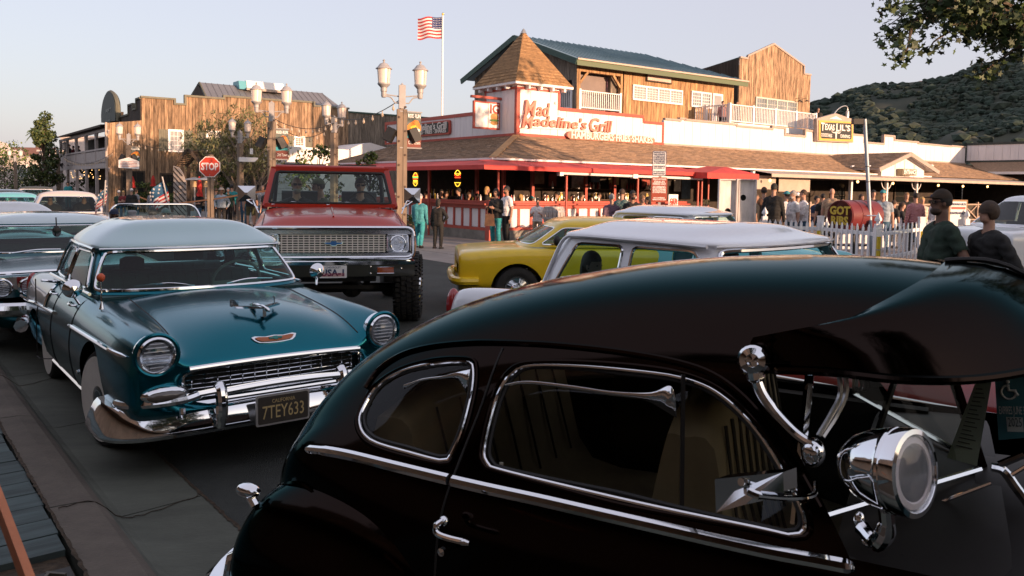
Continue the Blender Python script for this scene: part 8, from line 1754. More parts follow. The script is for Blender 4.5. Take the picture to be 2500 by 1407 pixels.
def tree(name, label, loc, H, spread, trunk_r, nleaf, lsize, kind, mats, seed, crown_z=.35, bark=BARK, group=None, nclump=26, shape='round', cat='tree', stems=1, lean=(0, 0)):
 rg = np.random.default_rng(seed); t = thing(name, label, cat, loc, 0, group); clumps = []; mb = MB()
 for s in range(stems):
  a0 = 6.28*s/max(1, stems)+.5; off = np.array([math.cos(a0), math.sin(a0), 0])*(0 if stems == 1 else spread*.35)
  P = [Vector((off[0]*.2*u+off[0]*u*u*1.2+lean[0]*u+rg.normal(0, .03*H*.2), off[1]*.2*u+off[1]*u*u*1.2+lean[1]*u+rg.normal(0, .03*H*.2), H*.88*u)) for u in np.linspace(0, 1, 8)]; P[0] = Vector((off[0]*.15, off[1]*.15, -.05))
  mb.tube(P, [trunk_r*(1.25 if i == 0 else 1-.12*i) for i in range(8)], 8)
  for k in range(nclump//stems):
   u = crown_z+(1-crown_z)*rg.uniform(0, 1)**.9; r = spread*((1-u)*1.1+.12 if shape == 'cone' else math.sin(math.pi*min(.97, max(.12, (u-crown_z*.6)/(1.02-crown_z*.6))))**.7)*rg.uniform(.45, 1); a = rg.uniform(0, 6.28)
   b = P[min(7, int(u*7))]; e = np.array([b.x+math.cos(a)*r, b.y+math.sin(a)*r, H*u+rg.uniform(-.1, .1)*spread]); m = (np.array(P[max(0, min(7, int(u*7))-1)])+e)/2+np.array([0, 0, .05*H])
   mb.tube(cm([np.array(P[max(0, min(7, int(u*7))-1)]), m, e], 3, False), [trunk_r*.35]*3+[trunk_r*.22, trunk_r*.15, trunk_r*.1, trunk_r*.06], 5); clumps.append((*e, spread*rg.uniform(.22, .4)*(.75 if shape == 'cone' else 1)))
 mb.build('trunk', bark, t, smooth=True); leaves(t, clump_pts(rg, clumps, nleaf), lsize, kind, mats, seed); return t
# overhanging sycamore at the top right: trunk stands right of the frame
def sycamore():
 rg = np.random.default_rng(11); Z = 13.5; base = (13.2, 14.5, 0); t = thing('sycamore_tree', 'large sycamore whose leafy branches hang into the top right corner', 'tree', base); o = np.array(base)
 P = lambda x, y, dz=0: np.array(atY(x, y, Z+dz))-o
 mb = MB(); mb.tube([(0, 0, -.1), (-.1, 0, 2), (-.3, -.1, 4), (-.5, -.1, 6.2), (-.4, 0, 8)], [.36, .3, .26, .2, .1], 10)
 clumps = []; hero = []
 br = [((-.3, -.1, 4.2), [(2700, 150), (2560, 60), (2480, 20), (2400, -10), (2300, -5), (2200, 8), (2165, 22)]), ((-.4, -.1, 5.2), [(2700, 60), (2520, 30), (2420, 45), (2330, 40), (2250, 48), (2185, 75), (2172, 90)]), ((-.3, -.1, 4), [(2680, 160), (2540, 90), (2480, 80), (2430, 95), (2400, 110)]), ((-.3, -.1, 3.8), [(2680, 200), (2560, 120), (2500, 110), (2450, 140), (2410, 170), (2395, 182)]), ((-.3, 0, 4.4), [(2650, 120), (2520, 80), (2380, 55), (2290, 95), (2270, 118)]), ((-.3, 0, 4.4), [(2460, 40), (2350, 20), (2240, 45), (2215, 120), (2190, 132)]), ((-.3, 0, 4.4), [(2420, 20), (2330, 5), (2250, 10), (2170, 62)])]
 for s, pts in br:
  q = [np.array(s)]+[P(x, y, rg.uniform(-.7, .7)) for x, y in pts]; c = cm(q, 4, False); mb.tube(c, list(np.linspace(.06, .006, len(c))), 5)
  for k in range(6, len(c)): hero += [c[k]+rg.normal(0, .11, 3)+np.array([0, 0, -.04]) for _ in range(14 if k < len(c)-5 else 8)]
 for k in range(46):
  u = rg.uniform(0, 1); x = 2500-330*u**1.1; y = rg.uniform(-40, 70-60*u); c = P(x, y, rg.uniform(-1, 1.2)); hero += [c+rg.normal(0, .16, 3) for _ in range(16)]
 for k in range(26):
  x = rg.uniform(2330, 2510); y0 = rg.uniform(30, 60); L = rg.uniform(20, 110)*(x-2280)/220; a = P(x, y0, rg.uniform(-.6, .6)); b = P(x+rg.uniform(-18, 8), y0+L, rg.uniform(-.6, .6)); mb.tube([a, (a+b)/2+rg.normal(0, .03, 3), b], [.008, .006, .003], 4); n = int(5+L/6)
  hero += [a+(b-a)*rg.uniform(.1, 1)+rg.normal(0, .08, 3) for _ in range(n*2)]
 for k in range(60): a = rg.uniform(0, 6.28); r = rg.uniform(.5, 4.2); clumps.append((r*math.cos(a)+.6, r*math.sin(a)+.4, 5.6+rg.uniform(-.6, 3.6), 1.0))
 far = [p for p in clump_pts(rg, clumps, 4200) if (lambda w_: not (1250+FPX*(w_@CR)/(w_@cf) < 2560 and w_@cf > 0))(np.array(p)+o-CP)]
 mb.build('trunk', BARK, t, smooth=True); leaves(t, hero, .085, 'lobed', LEAF[:2], 3, 'crown', 1.2); leaves(t, far, .17, 'lobed', LEAF[:2], 4, 'crown')
sycamore()
q = lambda px, Z: (atY(px, 460, Z)[0], Z, 0)
tree('olive_tree', 'sparse multi-stemmed olive tree with pale bark behind the stop sign', q(578, 39.5), 5.0, 1.9, .11, 3400, .12, 'slim', OLIVE, 21, .42, BARKP, stems=4, nclump=40)
tree('olive_tree', 'lower sparse olive tree left of the stop sign before the shuttered window', q(508, 41), 4.6, 1.6, .09, 2300, .12, 'slim', OLIVE, 22, .5, BARKP, stems=3, nclump=30)
tree('olive_tree', 'leaning olive tree with slanting pale limbs right of the arrow sign', q(625, 40), 4.3, 1.8, .09, 2300, .12, 'slim', OLIVE, 23, .5, BARKP, stems=3, nclump=27)
tree('shade_tree', 'tall narrow dark leafy tree before the porch at far left', q(110, 55), 6.3, 1.5, .14, 4200, .11, 'broad', LEAF, 24, .12, shape='cone', nclump=60)
tree('round_bush', 'bright green bush under the stop sign', q(548, 40.5), 2.6, .9, .05, 1500, .07, 'broad', BRIGHT, 25, .1, cat='bush', nclump=24)
for px, Z, h, s, lab, sd in ((775, 30.5, 3.1, 1.1, 'sunlit yellow green bush behind the truck cab', 31), (905, 33, 2.95, .7, 'small sunlit bush left of the grill awning', 32), (38, 88, 5.5, 3.0, 'pale green tree before the mission building at far left', 33), (12, 75, 4, 2.5, 'low dark tree at the far left edge', 34), (215, 58, 3.0, 1.2, 'dark bush under the porch', 35)):
 tree('round_bush', lab, q(px, Z), h, s, .06, 1500, .075*max(1, Z/45), 'broad', BRIGHT if sd < 34 else LEAF, sd, .15, cat='bush', nclump=22)
for i, (px, Z, lab) in enumerate(((352, 45.0, 'leafy shrub beside the closed red umbrella'), (385, 44.5, 'leafy shrub behind the family group'), (335, 44.6, 'leafy shrub at the timber corner'), (408, 44, 'leafy shrub left of the slatted gate'))): tree('hedge_shrub', lab, q(px, Z), 1.7, .6, .03, 700, .06, 'broad', BRIGHT, 40+i, .1, cat='bush', group='shrubs along the timber front', nclump=14)
def palm(loc, h, lab, nf=18, L=1.6, group=None, cat='palm tree', tr=.16):
 t = thing('palm_tree', lab, cat, loc, 0, group); MB().tube([(0, 0, 0), (.05*h*.2, 0, h*.5), (0, 0, h)], [tr, tr*.8, tr*.7], 8).build('trunk', BARK, t, smooth=True); V = []; F = []; rg = np.random.default_rng(7)
 for k in range(nf):
  a = rg.uniform(0, 6.28); e = rg.uniform(-.3, 1.2); n = 9
  for i in range(n):
   u0, u1 = i/n, (i+1)/n; p = lambda u: np.array([math.cos(a)*L*u*math.cos(e*.6), math.sin(a)*L*u*math.cos(e*.6), h+L*(u*math.sin(e)-.75*u*u)]); A, B_ = p(u0), p(u1); sd = np.array([-math.sin(a), math.cos(a), 0])
   for s in (-1, 1): kx = len(V); V += [tuple(A), tuple(B_), tuple(B_+sd*s*L*.24*math.sin(math.pi*min(.95, u1+.08))+np.array([0, 0, -.1*L]))]; F.append((kx, kx+1, kx+2))
 mesh('fronds', V, F, LEAF[1], t); return t
z = atY(88, 318, 140)[2]; palm((atY(88, 318, 140)[0], 140, 0), z-.5, 'distant fan palm rising above the far left rooftops', 26, 1.7, tr=.25)
for px, Z, lab in ((1440, 25.2, 'potted palm before the white counter, right of the wine barrel'), (1462, 25.6, 'taller potted palm beside the first, before the counter'), (1700, 25, 'potted palm before the patio entry poles'), (1008, 27.4, 'dark potted palm at the far end of the left counter')):
 p = q(px, Z); t = palm(p, .62, lab, 16, .62, 'potted palms before the counter', 'potted plant', .03); MB().lathe([(.2, 0), (.27, .4), (.25, .42), (.24, .38), (0, .37)], 14).build('pot', M('clay_pot', (.12, .07, .05), rough=.7), t, smooth=True)
# unseen buildings added to shade the street and show in paint and chrome
def near_side():
 b = thing('shade_casting_row', 'unseen long row of timber storefronts added behind the camera to shade the street', 'building', (0, 0, 0)); wl = M('storefront_wall', (.16, .1, .065), rough=.85, var=.25, scale=.6); rs = random.Random(9); x = -5; H = 8.5  # unseen row, sized for the shadow it throws over the street
 while x < 105: w_ = rs.uniform(8, 14); h = H+rs.uniform(-.7, .5)-(4.0 if x < 14 else 0); bx('facade', wl, b, x, x+w_-.05, -40, -26, 0, h); x += w_
 c = thing('unseen_shops', 'unseen low timber shops added beside the camera to show in paint and chrome', 'building', (ST.o[0], ST.o[1], 0), ST.deg); x = -16  # unseen shops put in to darken and warm the reflections
 while x < 26: w_ = rs.uniform(6, 9); h = 4.6+rs.uniform(-.5, .8); bx('facade', M('shop_wall', (.3, .2, .135), rough=.85, var=.2, scale=.6), c, x, x+w_-.05, -12, -4.3, 0, h); MB().box(x, x+w_-.05, -4.3, -3.1, 2.9, 3.0).build('porch_roof', wl, c); x += w_
near_side()
for i, (x, y, h, s_, nl) in enumerate(((5.0, -6.5, 10.5, 3.4, 3600), (-5.5, -4.5, 8.5, 3.6, 3600), (6, -15, 11, 5, 3500))):
 tree('sycamore_tree', ['broad sycamore spreading above the camera', 'smaller sycamore left behind the camera', 'sycamore before the storefront row behind the camera'][i], (x, y, 0), h, s_, .3, nl, .24, 'lobed', LEAF[:2], 60+i, .42, nclump=60)
# ================================================================= people
SKIN = [M('skin_light', (.42, .24, .17), rough=.6, var=.08, scale=8), M('skin_tan', (.30, .16, .105), rough=.6, var=.08, scale=8), M('skin_brown', (.17, .09, .06), rough=.6, var=.08, scale=8)]
CL = {}
def cloth(nm, c, **k):
 if nm not in CL: CL[nm] = M('cloth_'+nm, c, rough=.85, var=k.pop('var', .3), scale=k.pop('scale', 9), bump=.6, **k)
 return CL[nm]
for nm, c in dict(white=(.66, .63, .63), black=(.012, .012, .012), charcoal=(.04, .04, .042), navy=(.015, .025, .06), teal=(.02, .22, .24), cyan=(.05, .25, .29), cyan2=(.035, .27, .31), denim=(.04, .10, .16), green=(.02, .05, .03), olive=(.07, .07, .03), maroon=(.14, .015, .02), grey=(.22, .23, .25), bluegrey=(.26, .32, .38), purple=(.12, .07, .10), tan=(.34, .24, .16), khaki=(.3, .24, .17), brown=(.09, .045, .025), red=(.4, .03, .02), cream=(.55, .45, .36), pink=(.5, .26, .24), orange=(.5, .14, .03), dkbrown=(.03, .018, .01), dkgreen=(.012, .028, .018)).items(): cloth(nm, c)
def plaid(nm, a, b, sc=22):
 m = cloth(nm, a); t = m.node_tree; bs = t.nodes['Principled BSDF']; ck = t.nodes.new('ShaderNodeTexChecker'); tc = t.nodes.new('ShaderNodeTexCoord'); ck.inputs['Scale'].default_value = sc; ck.inputs[1].default_value = (*a, 1); ck.inputs[2].default_value = (*b, 1); t.links.new(tc.outputs['Object'], ck.inputs[0]); t.links.new(ck.outputs[0], bs.inputs['Base Color'])
plaid('plaid_green', (.03, .10, .10), (.16, .2, .18)); plaid('plaid_grey', (.05, .07, .1), (.42, .4, .42)); plaid('gingham', (.55, .3, .3), (.25, .06, .08), 30)
HAIR = {k: M('hair_'+k, c, rough=.7, var=.3, scale=25, bump=.4) for k, c in dict(black=(.01, .008, .007), brown=(.045, .025, .014), grey=(.28, .27, .26), blond=(.42, .27, .10), white=(.5, .48, .46), tan=(.2, .11, .05)).items()}
GLS = M('sunglass', (.01, .01, .012), rough=.15, coat=1)
def caps(a, b, r0, r1, n=10):
 a, b = np.array(a, float), np.array(b, float); d = b-a; L = np.linalg.norm(d); d = d/max(L, 1e-6); u = np.cross(d, [0, 0, 1.0] if abs(d[2]) < .9 else [1.0, 0, 0]); u /= np.linalg.norm(u); v = np.cross(d, u); V = []; F = []
 rows = [(-math.cos(t)*r0, math.sin(t)*r0, 0) for t in (.35, .8, 1.25)]+[(0, r0, 0), (L*.5, (r0+r1)/2, 0), (L, r1, 0)]+[(L+math.sin(t)*r1, math.cos(t)*r1, 0) for t in (.35, .8, 1.25)]
 for h, r, _ in rows:
  for k in range(n): c = 2*math.pi*k/n; V.append(a+d*h+u*(math.cos(c)*r)+v*(math.sin(c)*r))
 m = len(rows)
 for i in range(m-1):
  for k in range(n): F.append((i*n+k, i*n+(k+1) % n, (i+1)*n+(k+1) % n, (i+1)*n+k))
 F.append(tuple(range(n-1, -1, -1))); F.append(tuple((m-1)*n+k for k in range(n))); return V, F
def person(px, ytop, Z, face, label, shirt='white', pants='denim', pose='stand', sleeve='short', legs='long', hair='brown', hstyle='short', cap=None, skin=0, belly=0.0, glasses=False, beard=None, turn=0, gz=.01, female=False, fine=False, group=None, extra=None, lean=0.0, scale=None, loc=None):
 """one continuous figure from joints laid out in 3D (x forward, y left, z up), remeshed; clothes, hair and things worn are child parts"""
 seated = pose.startswith('sit'); top = atY(px, ytop, Z); sit_h = 1.34
 if loc: x0, y0, zb, s = loc
 elif seated: s = scale or 1.0; x0, y0, zb = top[0], Z, top[2]-sit_h*s
 else:
  h = top[2]-gz; s = scale or min(1.1, max(.62, h/1.76)); x0, y0, zb = top[0], Z, top[2]-1.76*s
 if cap: zb -= .02
 t = thing('person', label, 'person', (x0, y0, zb), face, group); t.scale = (s, s, s)
 sh = .185 if not female else .165; hipw = .10 if not female else .11; lx = lean
 hz = .93 if not seated else .52
 pel = np.array([0, 0, hz]); up = np.array([math.sin(lx), 0, math.cos(lx)]); T_ = lambda d, y=0, f=0: pel+up*d+np.array([f, y, 0])
 neck = T_(.53); headc = T_(.70)+np.array([.02, 0, 0]); J = {}
 seg = []
 def S2(lab, a, b, r0, r1): seg.append((lab, np.array(a, float), np.array(b, float), r0, r1))
 
 S2('shirt', T_(.0, .055), T_(.16, .06), .115+belly*.3, .12+belly*.55); S2('shirt', T_(.0, -.055), T_(.16, -.06), .115+belly*.3, .12+belly*.55); S2('shirt', T_(.16, .06, belly*.25), T_(.38, .085), .12+belly*.5, .115); S2('shirt', T_(.16, -.06, belly*.25), T_(.38, -.085), .12+belly*.5, .115)
 S2('shirt', T_(.40, -sh*.8), T_(.40, sh*.8), .085, .085); S2('shirt', T_(.45, -sh*.45), T_(.45, sh*.45), .065, .065); S2('skin', T_(.47), T_(.60), .058, .055); S2('shirt', T_(.34, -.05), T_(.34, .05), .125, .125)
 if female: S2('shirt', T_(.32, -.075, .07), T_(.32, .075, .07), .06, .06)
 S2('pants', pel+np.array([0, -hipw*.6, -.03]), pel+np.array([0, hipw*.6, -.03]), .118+belly*.25, .118+belly*.25)
 
 P = {'stand': ((-.02, .07, -.29), (.05, .02, -.26)), 'pocket': ((-.08, .14, -.26), (.14, -.08, -.20)), 'cross': ((.06, .08, -.26), (.18, -.20, .05)), 'phone': ((.03, .06, -.28), (.25, -.10, .10)), 'hip': ((-.06, .20, -.22), (.06, -.17, -.17)), 'sit': ((.10, .08, -.26), (.25, -.06, .02)), 'sitwheel': ((.18, .08, -.23), (.24, -.02, .06)), 'sitlean': ((.2, .1, -.2), (.2, -.1, .08)), 'walk': ((-.05, .06, -.29), (.06, .02, -.26)), 'up': ((.10, .10, -.24), (.18, -.02, .22)), 'back': ((-.10, .10, -.27), (-.05, -.10, -.22))}[pose]
 for sd in (-1, 1):
  a0 = T_(.41, sd*sh); e, w_ = np.array(P[0]), np.array(P[1])
  if pose == 'walk' and sd == 1: e = e+np.array([.14, 0, .02]); w_ = w_+np.array([.05, 0, .05])
  if pose == 'stand' and sd == -1: e = e+np.array([.02, 0, 0])
  if pose == 'hip' and sd == 1 and extra != 'both': e, w_ = np.array((-.02, .07, -.29)), np.array((.05, .02, -.26))
  el = a0+np.array([e[0], sd*e[1], e[2]]); wr = el+np.array([w_[0], sd*w_[1], w_[2]])
  if pose == 'cross': wr[2] += .03*sd; wr[0] += .02*sd
  S2('shirt', a0, a0+(el-a0)*.62, .062, .054); S2('upper', a0+(el-a0)*.6, el, .05, .043); S2('fore', el, wr, .043, .029)
  d = (wr-el)/np.linalg.norm(wr-el); pa = wr+d*.075; S2('hand', wr+d*.015, pa, .03, .034)
  u = np.cross(d, [0, sd*1.0, 0]); u = u/max(1e-6, np.linalg.norm(u))
  if pose != 'pocket':
   lat = np.cross(d, [0.0, 1.0, 0.0]); lat /= max(1e-6, np.linalg.norm(lat)); curl = np.array([0, -sd*1.0, 0])
   for f, (o, L) in enumerate(((-.03, .062), (-.01, .075), (.01, .07), (.03, .055))): k0 = pa+lat*o; k1 = k0+d*L*.6+curl*.012; S2('hand', k0, k1, .0115, .0105); S2('hand', k1, k1+d*L*.35+curl*.025, .0105, .009)
   S2('hand', wr+d*.03+lat*.03, wr+d*.075+lat*.062, .014, .011)
 
 for sd in (-1, 1):
  hp = pel+np.array([0, sd*hipw, -.02])
  if seated: kn = hp+np.array([.42, sd*.04, .02]); an = kn+np.array([-.02, 0, -.43])
  else:
   st = (.16 if sd == 1 else -.14) if pose == 'walk' else (.02*sd); kn = np.array([st*.75+.03, sd*(hipw+.01), .49]); an = np.array([st*1.3-.02, sd*(hipw+.02), .085+(.05 if pose == 'walk' and sd == -1 else 0)])
  S2('pants', hp, kn, .092+belly*.1, .064); S2('shin', kn, kn+(an-kn)*.35, .061, .062); S2('shin', kn+(an-kn)*.35, an, .062, .042); S2('shoe', an+np.array([-.05, 0, -.035]), an+np.array([.14, sd*.015, -.05]), .042, .034)
 V = []; F = []
 for lab, a, b, r0, r1 in seg:
  v, f = caps(a, b, r0, r1); k = len(V); V += v; F += [tuple(i+k for i in q) for q in f]
 
 rt = np.array(Matrix.Rotation(R(turn), 3, 'Z')); hd = lambda p: rt @ (np.array(p, float)*.92)+headc-np.array([0, 0, .008])
 mb = MB(); mb.ell((-.008, 0, .022), .098, .077, .108, 14, 10); mb.ell((.03, 0, -.055), .062, .058, .062, 12, 8); mb.ell((.094, 0, -.012), .022, .013, .026, 8, 6); mb.ell((.078, 0, .026), .018, .05, .014, 8, 6); mb.ell((.078, 0, -.058), .016, .026, .012, 8, 6)
 for sd in (-1, 1): mb.ell((-.005, sd*.078, .0), .02, .012, .032, 8, 6)
 k = len(V); V += [hd(v) for v in mb.V]; F += [tuple(i+k for i in f) for f in mb.F]
 me = bpy.data.meshes.new('b'); me.from_pydata([tuple(v) for v in V], [], F); o = bpy.data.objects.new('b', me); COL.objects.link(o); md = o.modifiers.new('r', 'REMESH'); md.mode = 'VOXEL'; md.voxel_size = .012 if fine else (.017 if Z < 26 else .021); sm = o.modifiers.new('s', 'SMOOTH'); sm.factor = .5; sm.iterations = 2
 bpy.context.view_layer.update(); m2 = bpy.data.meshes.new_from_object(o.evaluated_get(bpy.context.evaluated_depsgraph_get())); bpy.data.objects.remove(o); bpy.data.meshes.remove(me)
 n = len(m2.vertices); A = np.empty(n*3); m2.vertices.foreach_get('co', A); A = A.reshape(-1, 3); N_ = np.empty(n*3); m2.vertices.foreach_get('normal', N_); N_ = N_.reshape(-1, 3); m2.name = 'body'; m2.polygons.foreach_set('use_smooth', np.ones(len(m2.polygons), bool)); link('body', m2, t, SKIN[skin])
 
 best = np.full(n, 1e9); lab = np.full(n, 'skin', dtype='U8')
 for l, a, b, r0, r1 in seg:
  d = b-a; q = np.clip(((A-a)@d)/(d@d+1e-9), 0, 1); D = np.linalg.norm(A-a-np.outer(q, d), axis=1)-(r0+(r1-r0)*q); m = D < best; best[m] = D[m]; lab[m] = l
 hdm = np.linalg.norm(A-headc, axis=1) < .15; lab[hdm & (A@up > neck@up+.02)] = 'skin'
 polys = [tuple(p.vertices) for p in m2.polygons]
 def garment(nm, keys, m, off):
  ok = np.isin(lab, keys)
  if 'shirt' in keys: ok |= (lab == 'pants') & ((A-pel)@up > -.06)
  fs = [f for f in polys if sum(ok[i] for i in f)*2 > len(f)]
  if not fs: return
  u = sorted({i for f in fs for i in f}); mp = {i: k for k, i in enumerate(u)}; W2 = A[u]+N_[u]*off; W2 += N_[u]*(.004*np.sin(W2[:, 2:3]*70+W2[:, 1:2]*40+W2[:, 0:1]*50))
  mesh(nm, W2, [tuple(mp[i] for i in f) for f in fs], m, t, smooth=True)
 garment('trousers' if legs == 'long' else 'shorts', ['pants']+(['shin'] if legs == 'long' else []), CL[pants], .009)
 garment('shirt' if sleeve == 'short' else 'jacket', ['shirt']+(['upper', 'fore'] if sleeve == 'long' else ['upper'] if sleeve == 'mid' else []), CL[shirt], .013)
 garment('shoes', ['shoe'], CL['black'] if not (label.find('white shoes') >= 0) else CL['white'], .006)
 
 def onhead(mb): mb.V = [tuple(hd(v)) for v in mb.V]; return mb
 def half(rx, ry, rz, c, zmin, n=16, m=9, front=0.0):
  mb = MB(); mb.ell(c, rx, ry, rz, n, m); mb.V = [(v[0], v[1], max(v[2], zmin-(.07 if v[0] < front else 0))) for v in mb.V]; return onhead(mb)
 if hair:
  if hstyle != 'bald':
   half(.106, .088, .118, (-.016, 0, .026), .045, front=.02).build('hair', HAIR[hair], t, smooth=True)
   if hstyle == 'long': onhead(MB().ell((-.055, 0, -.05), .07, .088, .16, 12, 8)).build('hair', HAIR[hair], t, smooth=True)
   if hstyle == 'mop': half(.118, .1, .13, (-.014, 0, .02), .0, front=.03).build('fringe', HAIR[hair], t, smooth=True)
   if hstyle == 'curly': 
    mb = MB(); rg = random.Random(5)
    for _ in range(26): a = rg.uniform(0, 6.28); z = rg.uniform(-.02, .13); mb.ell((-.02+.095*math.cos(a)*(1-z*2), .09*math.sin(a), .02+z), .04, .04, .04, 6, 5)
    tag(onhead(mb).build('hair_curls', HAIR[hair], t, smooth=True), kind='stuff')
 if cap:
  if cap.startswith('hat'): mb = MB().lathe([(.16, .045), (.155, .055), (.1, .06), (.098, .12), (.07, .15), (0, .155)], 18); onhead(mb).build('hat', CL[cap[4:]], t, smooth=True)
  elif cap == 'hood': onhead(MB().ell((-.05, 0, -.1), .1, .11, .06, 12, 8)).build('hood', CL['grey'], t, smooth=True)
  else: c_ = half(.112, .092, .125, (-.012, 0, .034), .055, front=-9).build('cap', CL[cap], t, smooth=True); mb = MB().prism([(.06, -.07), (.12, -.065), (.165, -.035), (.175, 0), (.165, .035), (.12, .065), (.06, .07)], .056, .066, ax=2); onhead(mb).build('cap_peak', CL[cap], c_, smooth=False)
 if glasses: onhead(MB().box(.075, .098, -.062, -.008, .0, .032).box(.075, .098, .008, .062, .0, .032).box(.085, .096, -.01, .01, .014, .024).box(-.02, .09, -.083, -.078, .014, .024).box(-.02, .09, .078, .083, .014, .024)).build('sunglasses', GLS, t)
 elif Z < 25:
  for sd in (-1, 1): onhead(MB().ell((.084, sd*.03, .008), .008, .012, .006, 8, 5)).build('eye', M('eye_dark', (.03, .02, .015), rough=.2), t, smooth=True)
 if beard: onhead(MB().ell((.042, 0, -.082), .062, .06, .05, 12, 8)).build('beard', HAIR[beard], t, smooth=True)
 return t
def crowd():
 A = 'people strolling before the grill'; Dn = 'diners seated behind the red counter'; Tx = 'crowd on the tavern patio'; Lf = 'crowd beside the timber building'; Cr = 'people riding in cars'
 p = person
 p(1025, 471, 22.6, 75, 'elderly man in faded turquoise denim jacket and trousers walking away', 'cyan', 'cyan2', 'walk', 'long', hair='white', cap='grey', skin=0, group=A, gz=-.02)
 p(1070, 484, 22.4, 70, 'woman in black jacket and leggings walking beside the turquoise man', 'black', 'black', 'hip', 'long', hair='black', hstyle='long', female=True, group=A, gz=-.02)
 w_ = p(1212, 459, 23.0, -125, 'dark haired woman in black top and teal trousers carrying a brown handbag', 'black', 'teal', 'phone', 'long', hair='black', hstyle='long', glasses=True, female=True, group=A, skin=1)
 p(1238, 453, 24.0, -150, 'man in white t-shirt and black trousers with hand on hip at the counter corner', 'white', 'black', 'hip', 'short', hair='black', glasses=True, beard='brown', belly=.06, group=A, skin=1)
 b = atY(1206, 535, 22.75); t = thing('handbag', 'brown striped handbag hanging from the arm of the dark haired woman', 'handbag', (b[0]-.12, 22.72, b[2]-.2)); MB().prism([(-.15, 0), (.15, 0), (.12, .34), (-.12, .34)], -.05, .05).build('bag', CL['brown'], t); MB().tube([(-.08, 0, .33), (-.05, 0, .56), (.05, 0, .56), (.08, 0, .33)], .012, 6).build('strap', CL['brown'], t)
 p(1313, 482, 25.0, -100, 'boy in white polo shirt and black cap looking at his phone', 'white', 'khaki', 'phone', 'short', 'short', hair='black', cap='black', group=A)
 p(1494, 472, 20.6, 110, 'grey haired man in dusty purple shirt seen from behind', 'purple', 'denim', 'stand', 'short', hair='grey', belly=.05, group=A)
 p(1519, 460, 22, 60, 'man in green plaid shirt turned to the right', 'plaid_green', 'denim', 'stand', 'short', hair='brown', group=A)
 p(1545, 464, 20.3, -80, 'bearded man in black t-shirt and sunglasses facing the camera', 'black', 'charcoal', 'stand', 'short', hair='black', glasses=True, beard='black', skin=1, group=A)
 p(1569, 476, 21.2, -60, 'woman in brown top with tan hair by the parking sign', 'brown', 'denim', 'stand', 'long', hair='tan', hstyle='long', female=True, group=A); p(1583, 479, 20.8, 180, 'dark haired woman in black beside the parking sign', 'black', 'black', 'stand', 'long', hair='black', hstyle='long', female=True, skin=1, group=A)
 p(1724, 489, 21.6, -90, 'older woman with curly blond hair behind the aqua sedan', 'grey', 'denim', 'stand', 'long', hair='blond', hstyle='curly', female=True, group=A)
 
 din = [(1077, 462, 'charcoal', 'black', None, -60), (1090, 468, 'white', 'brown', None, -100), (1120, 458, 'black', None, 'black', -160), (1143, 469, 'grey', 'brown', None, -20), (1165, 472, 'maroon', 'black', None, -100), (1188, 455, 'black', 'blond', None, 0), (1040, 466, 'navy', 'brown', None, -90), (1012, 470, 'grey', 'black', None, -90), (1271, 474, 'white', 'blond', None, 160), (1297, 478, 'grey', 'tan', 'cyan', 0), (1361, 467, 'black', 'black', None, 190), (1398, 474, 'black', 'black', None, -150), (1419, 471, 'charcoal', 'brown', None, 0), (1440, 482, 'white', 'black', None, -100), (1332, 470, 'brown', 'black', None, 180), (1462, 470, 'plaid_green', 'brown', None, -40)]
 nm = ['woman in charcoal top laughing at the left counter', 'person in white top behind the left counter', 'man in black with black cap facing left at the counter', 'person in grey striped top leaning on the counter', 'person in maroon near the counter corner', 'woman with long blond hair sitting at the counter corner', 'diner in navy far along the left counter', 'diner in grey at the far end of the left counter', 'woman with blond hair and white top behind the right counter', 'man with turquoise cap behind the right counter', 'man in black with sunglasses sitting behind the wine barrel', 'boy in black turned to the left behind the counter', 'man in charcoal with moustache facing right', 'diner in white low behind the right counter', 'diner in brown behind the turquoise capped man', 'diner in plaid at the right end of the counter']
 for i, ((px, y, s_, h_, c, f), l) in enumerate(zip(din, nm)):
  X = 1.0 if px < 1200 else .9; Z = (g.w(*g.onx(px, y, 1.1))[1] if px < 1200 else g.w(*g.ony(px, y, 1.1))[1]); p(px, y, Z, f, l, s_, 'denim', 'sit', 'short' if i % 2 else 'long', hair=h_ or 'black', hstyle='long' if h_ == 'blond' else 'short', cap=c, glasses=i in (8, 9, 10, 0), female=i in (0, 5, 8), skin=i % 2, group=Dn)
 
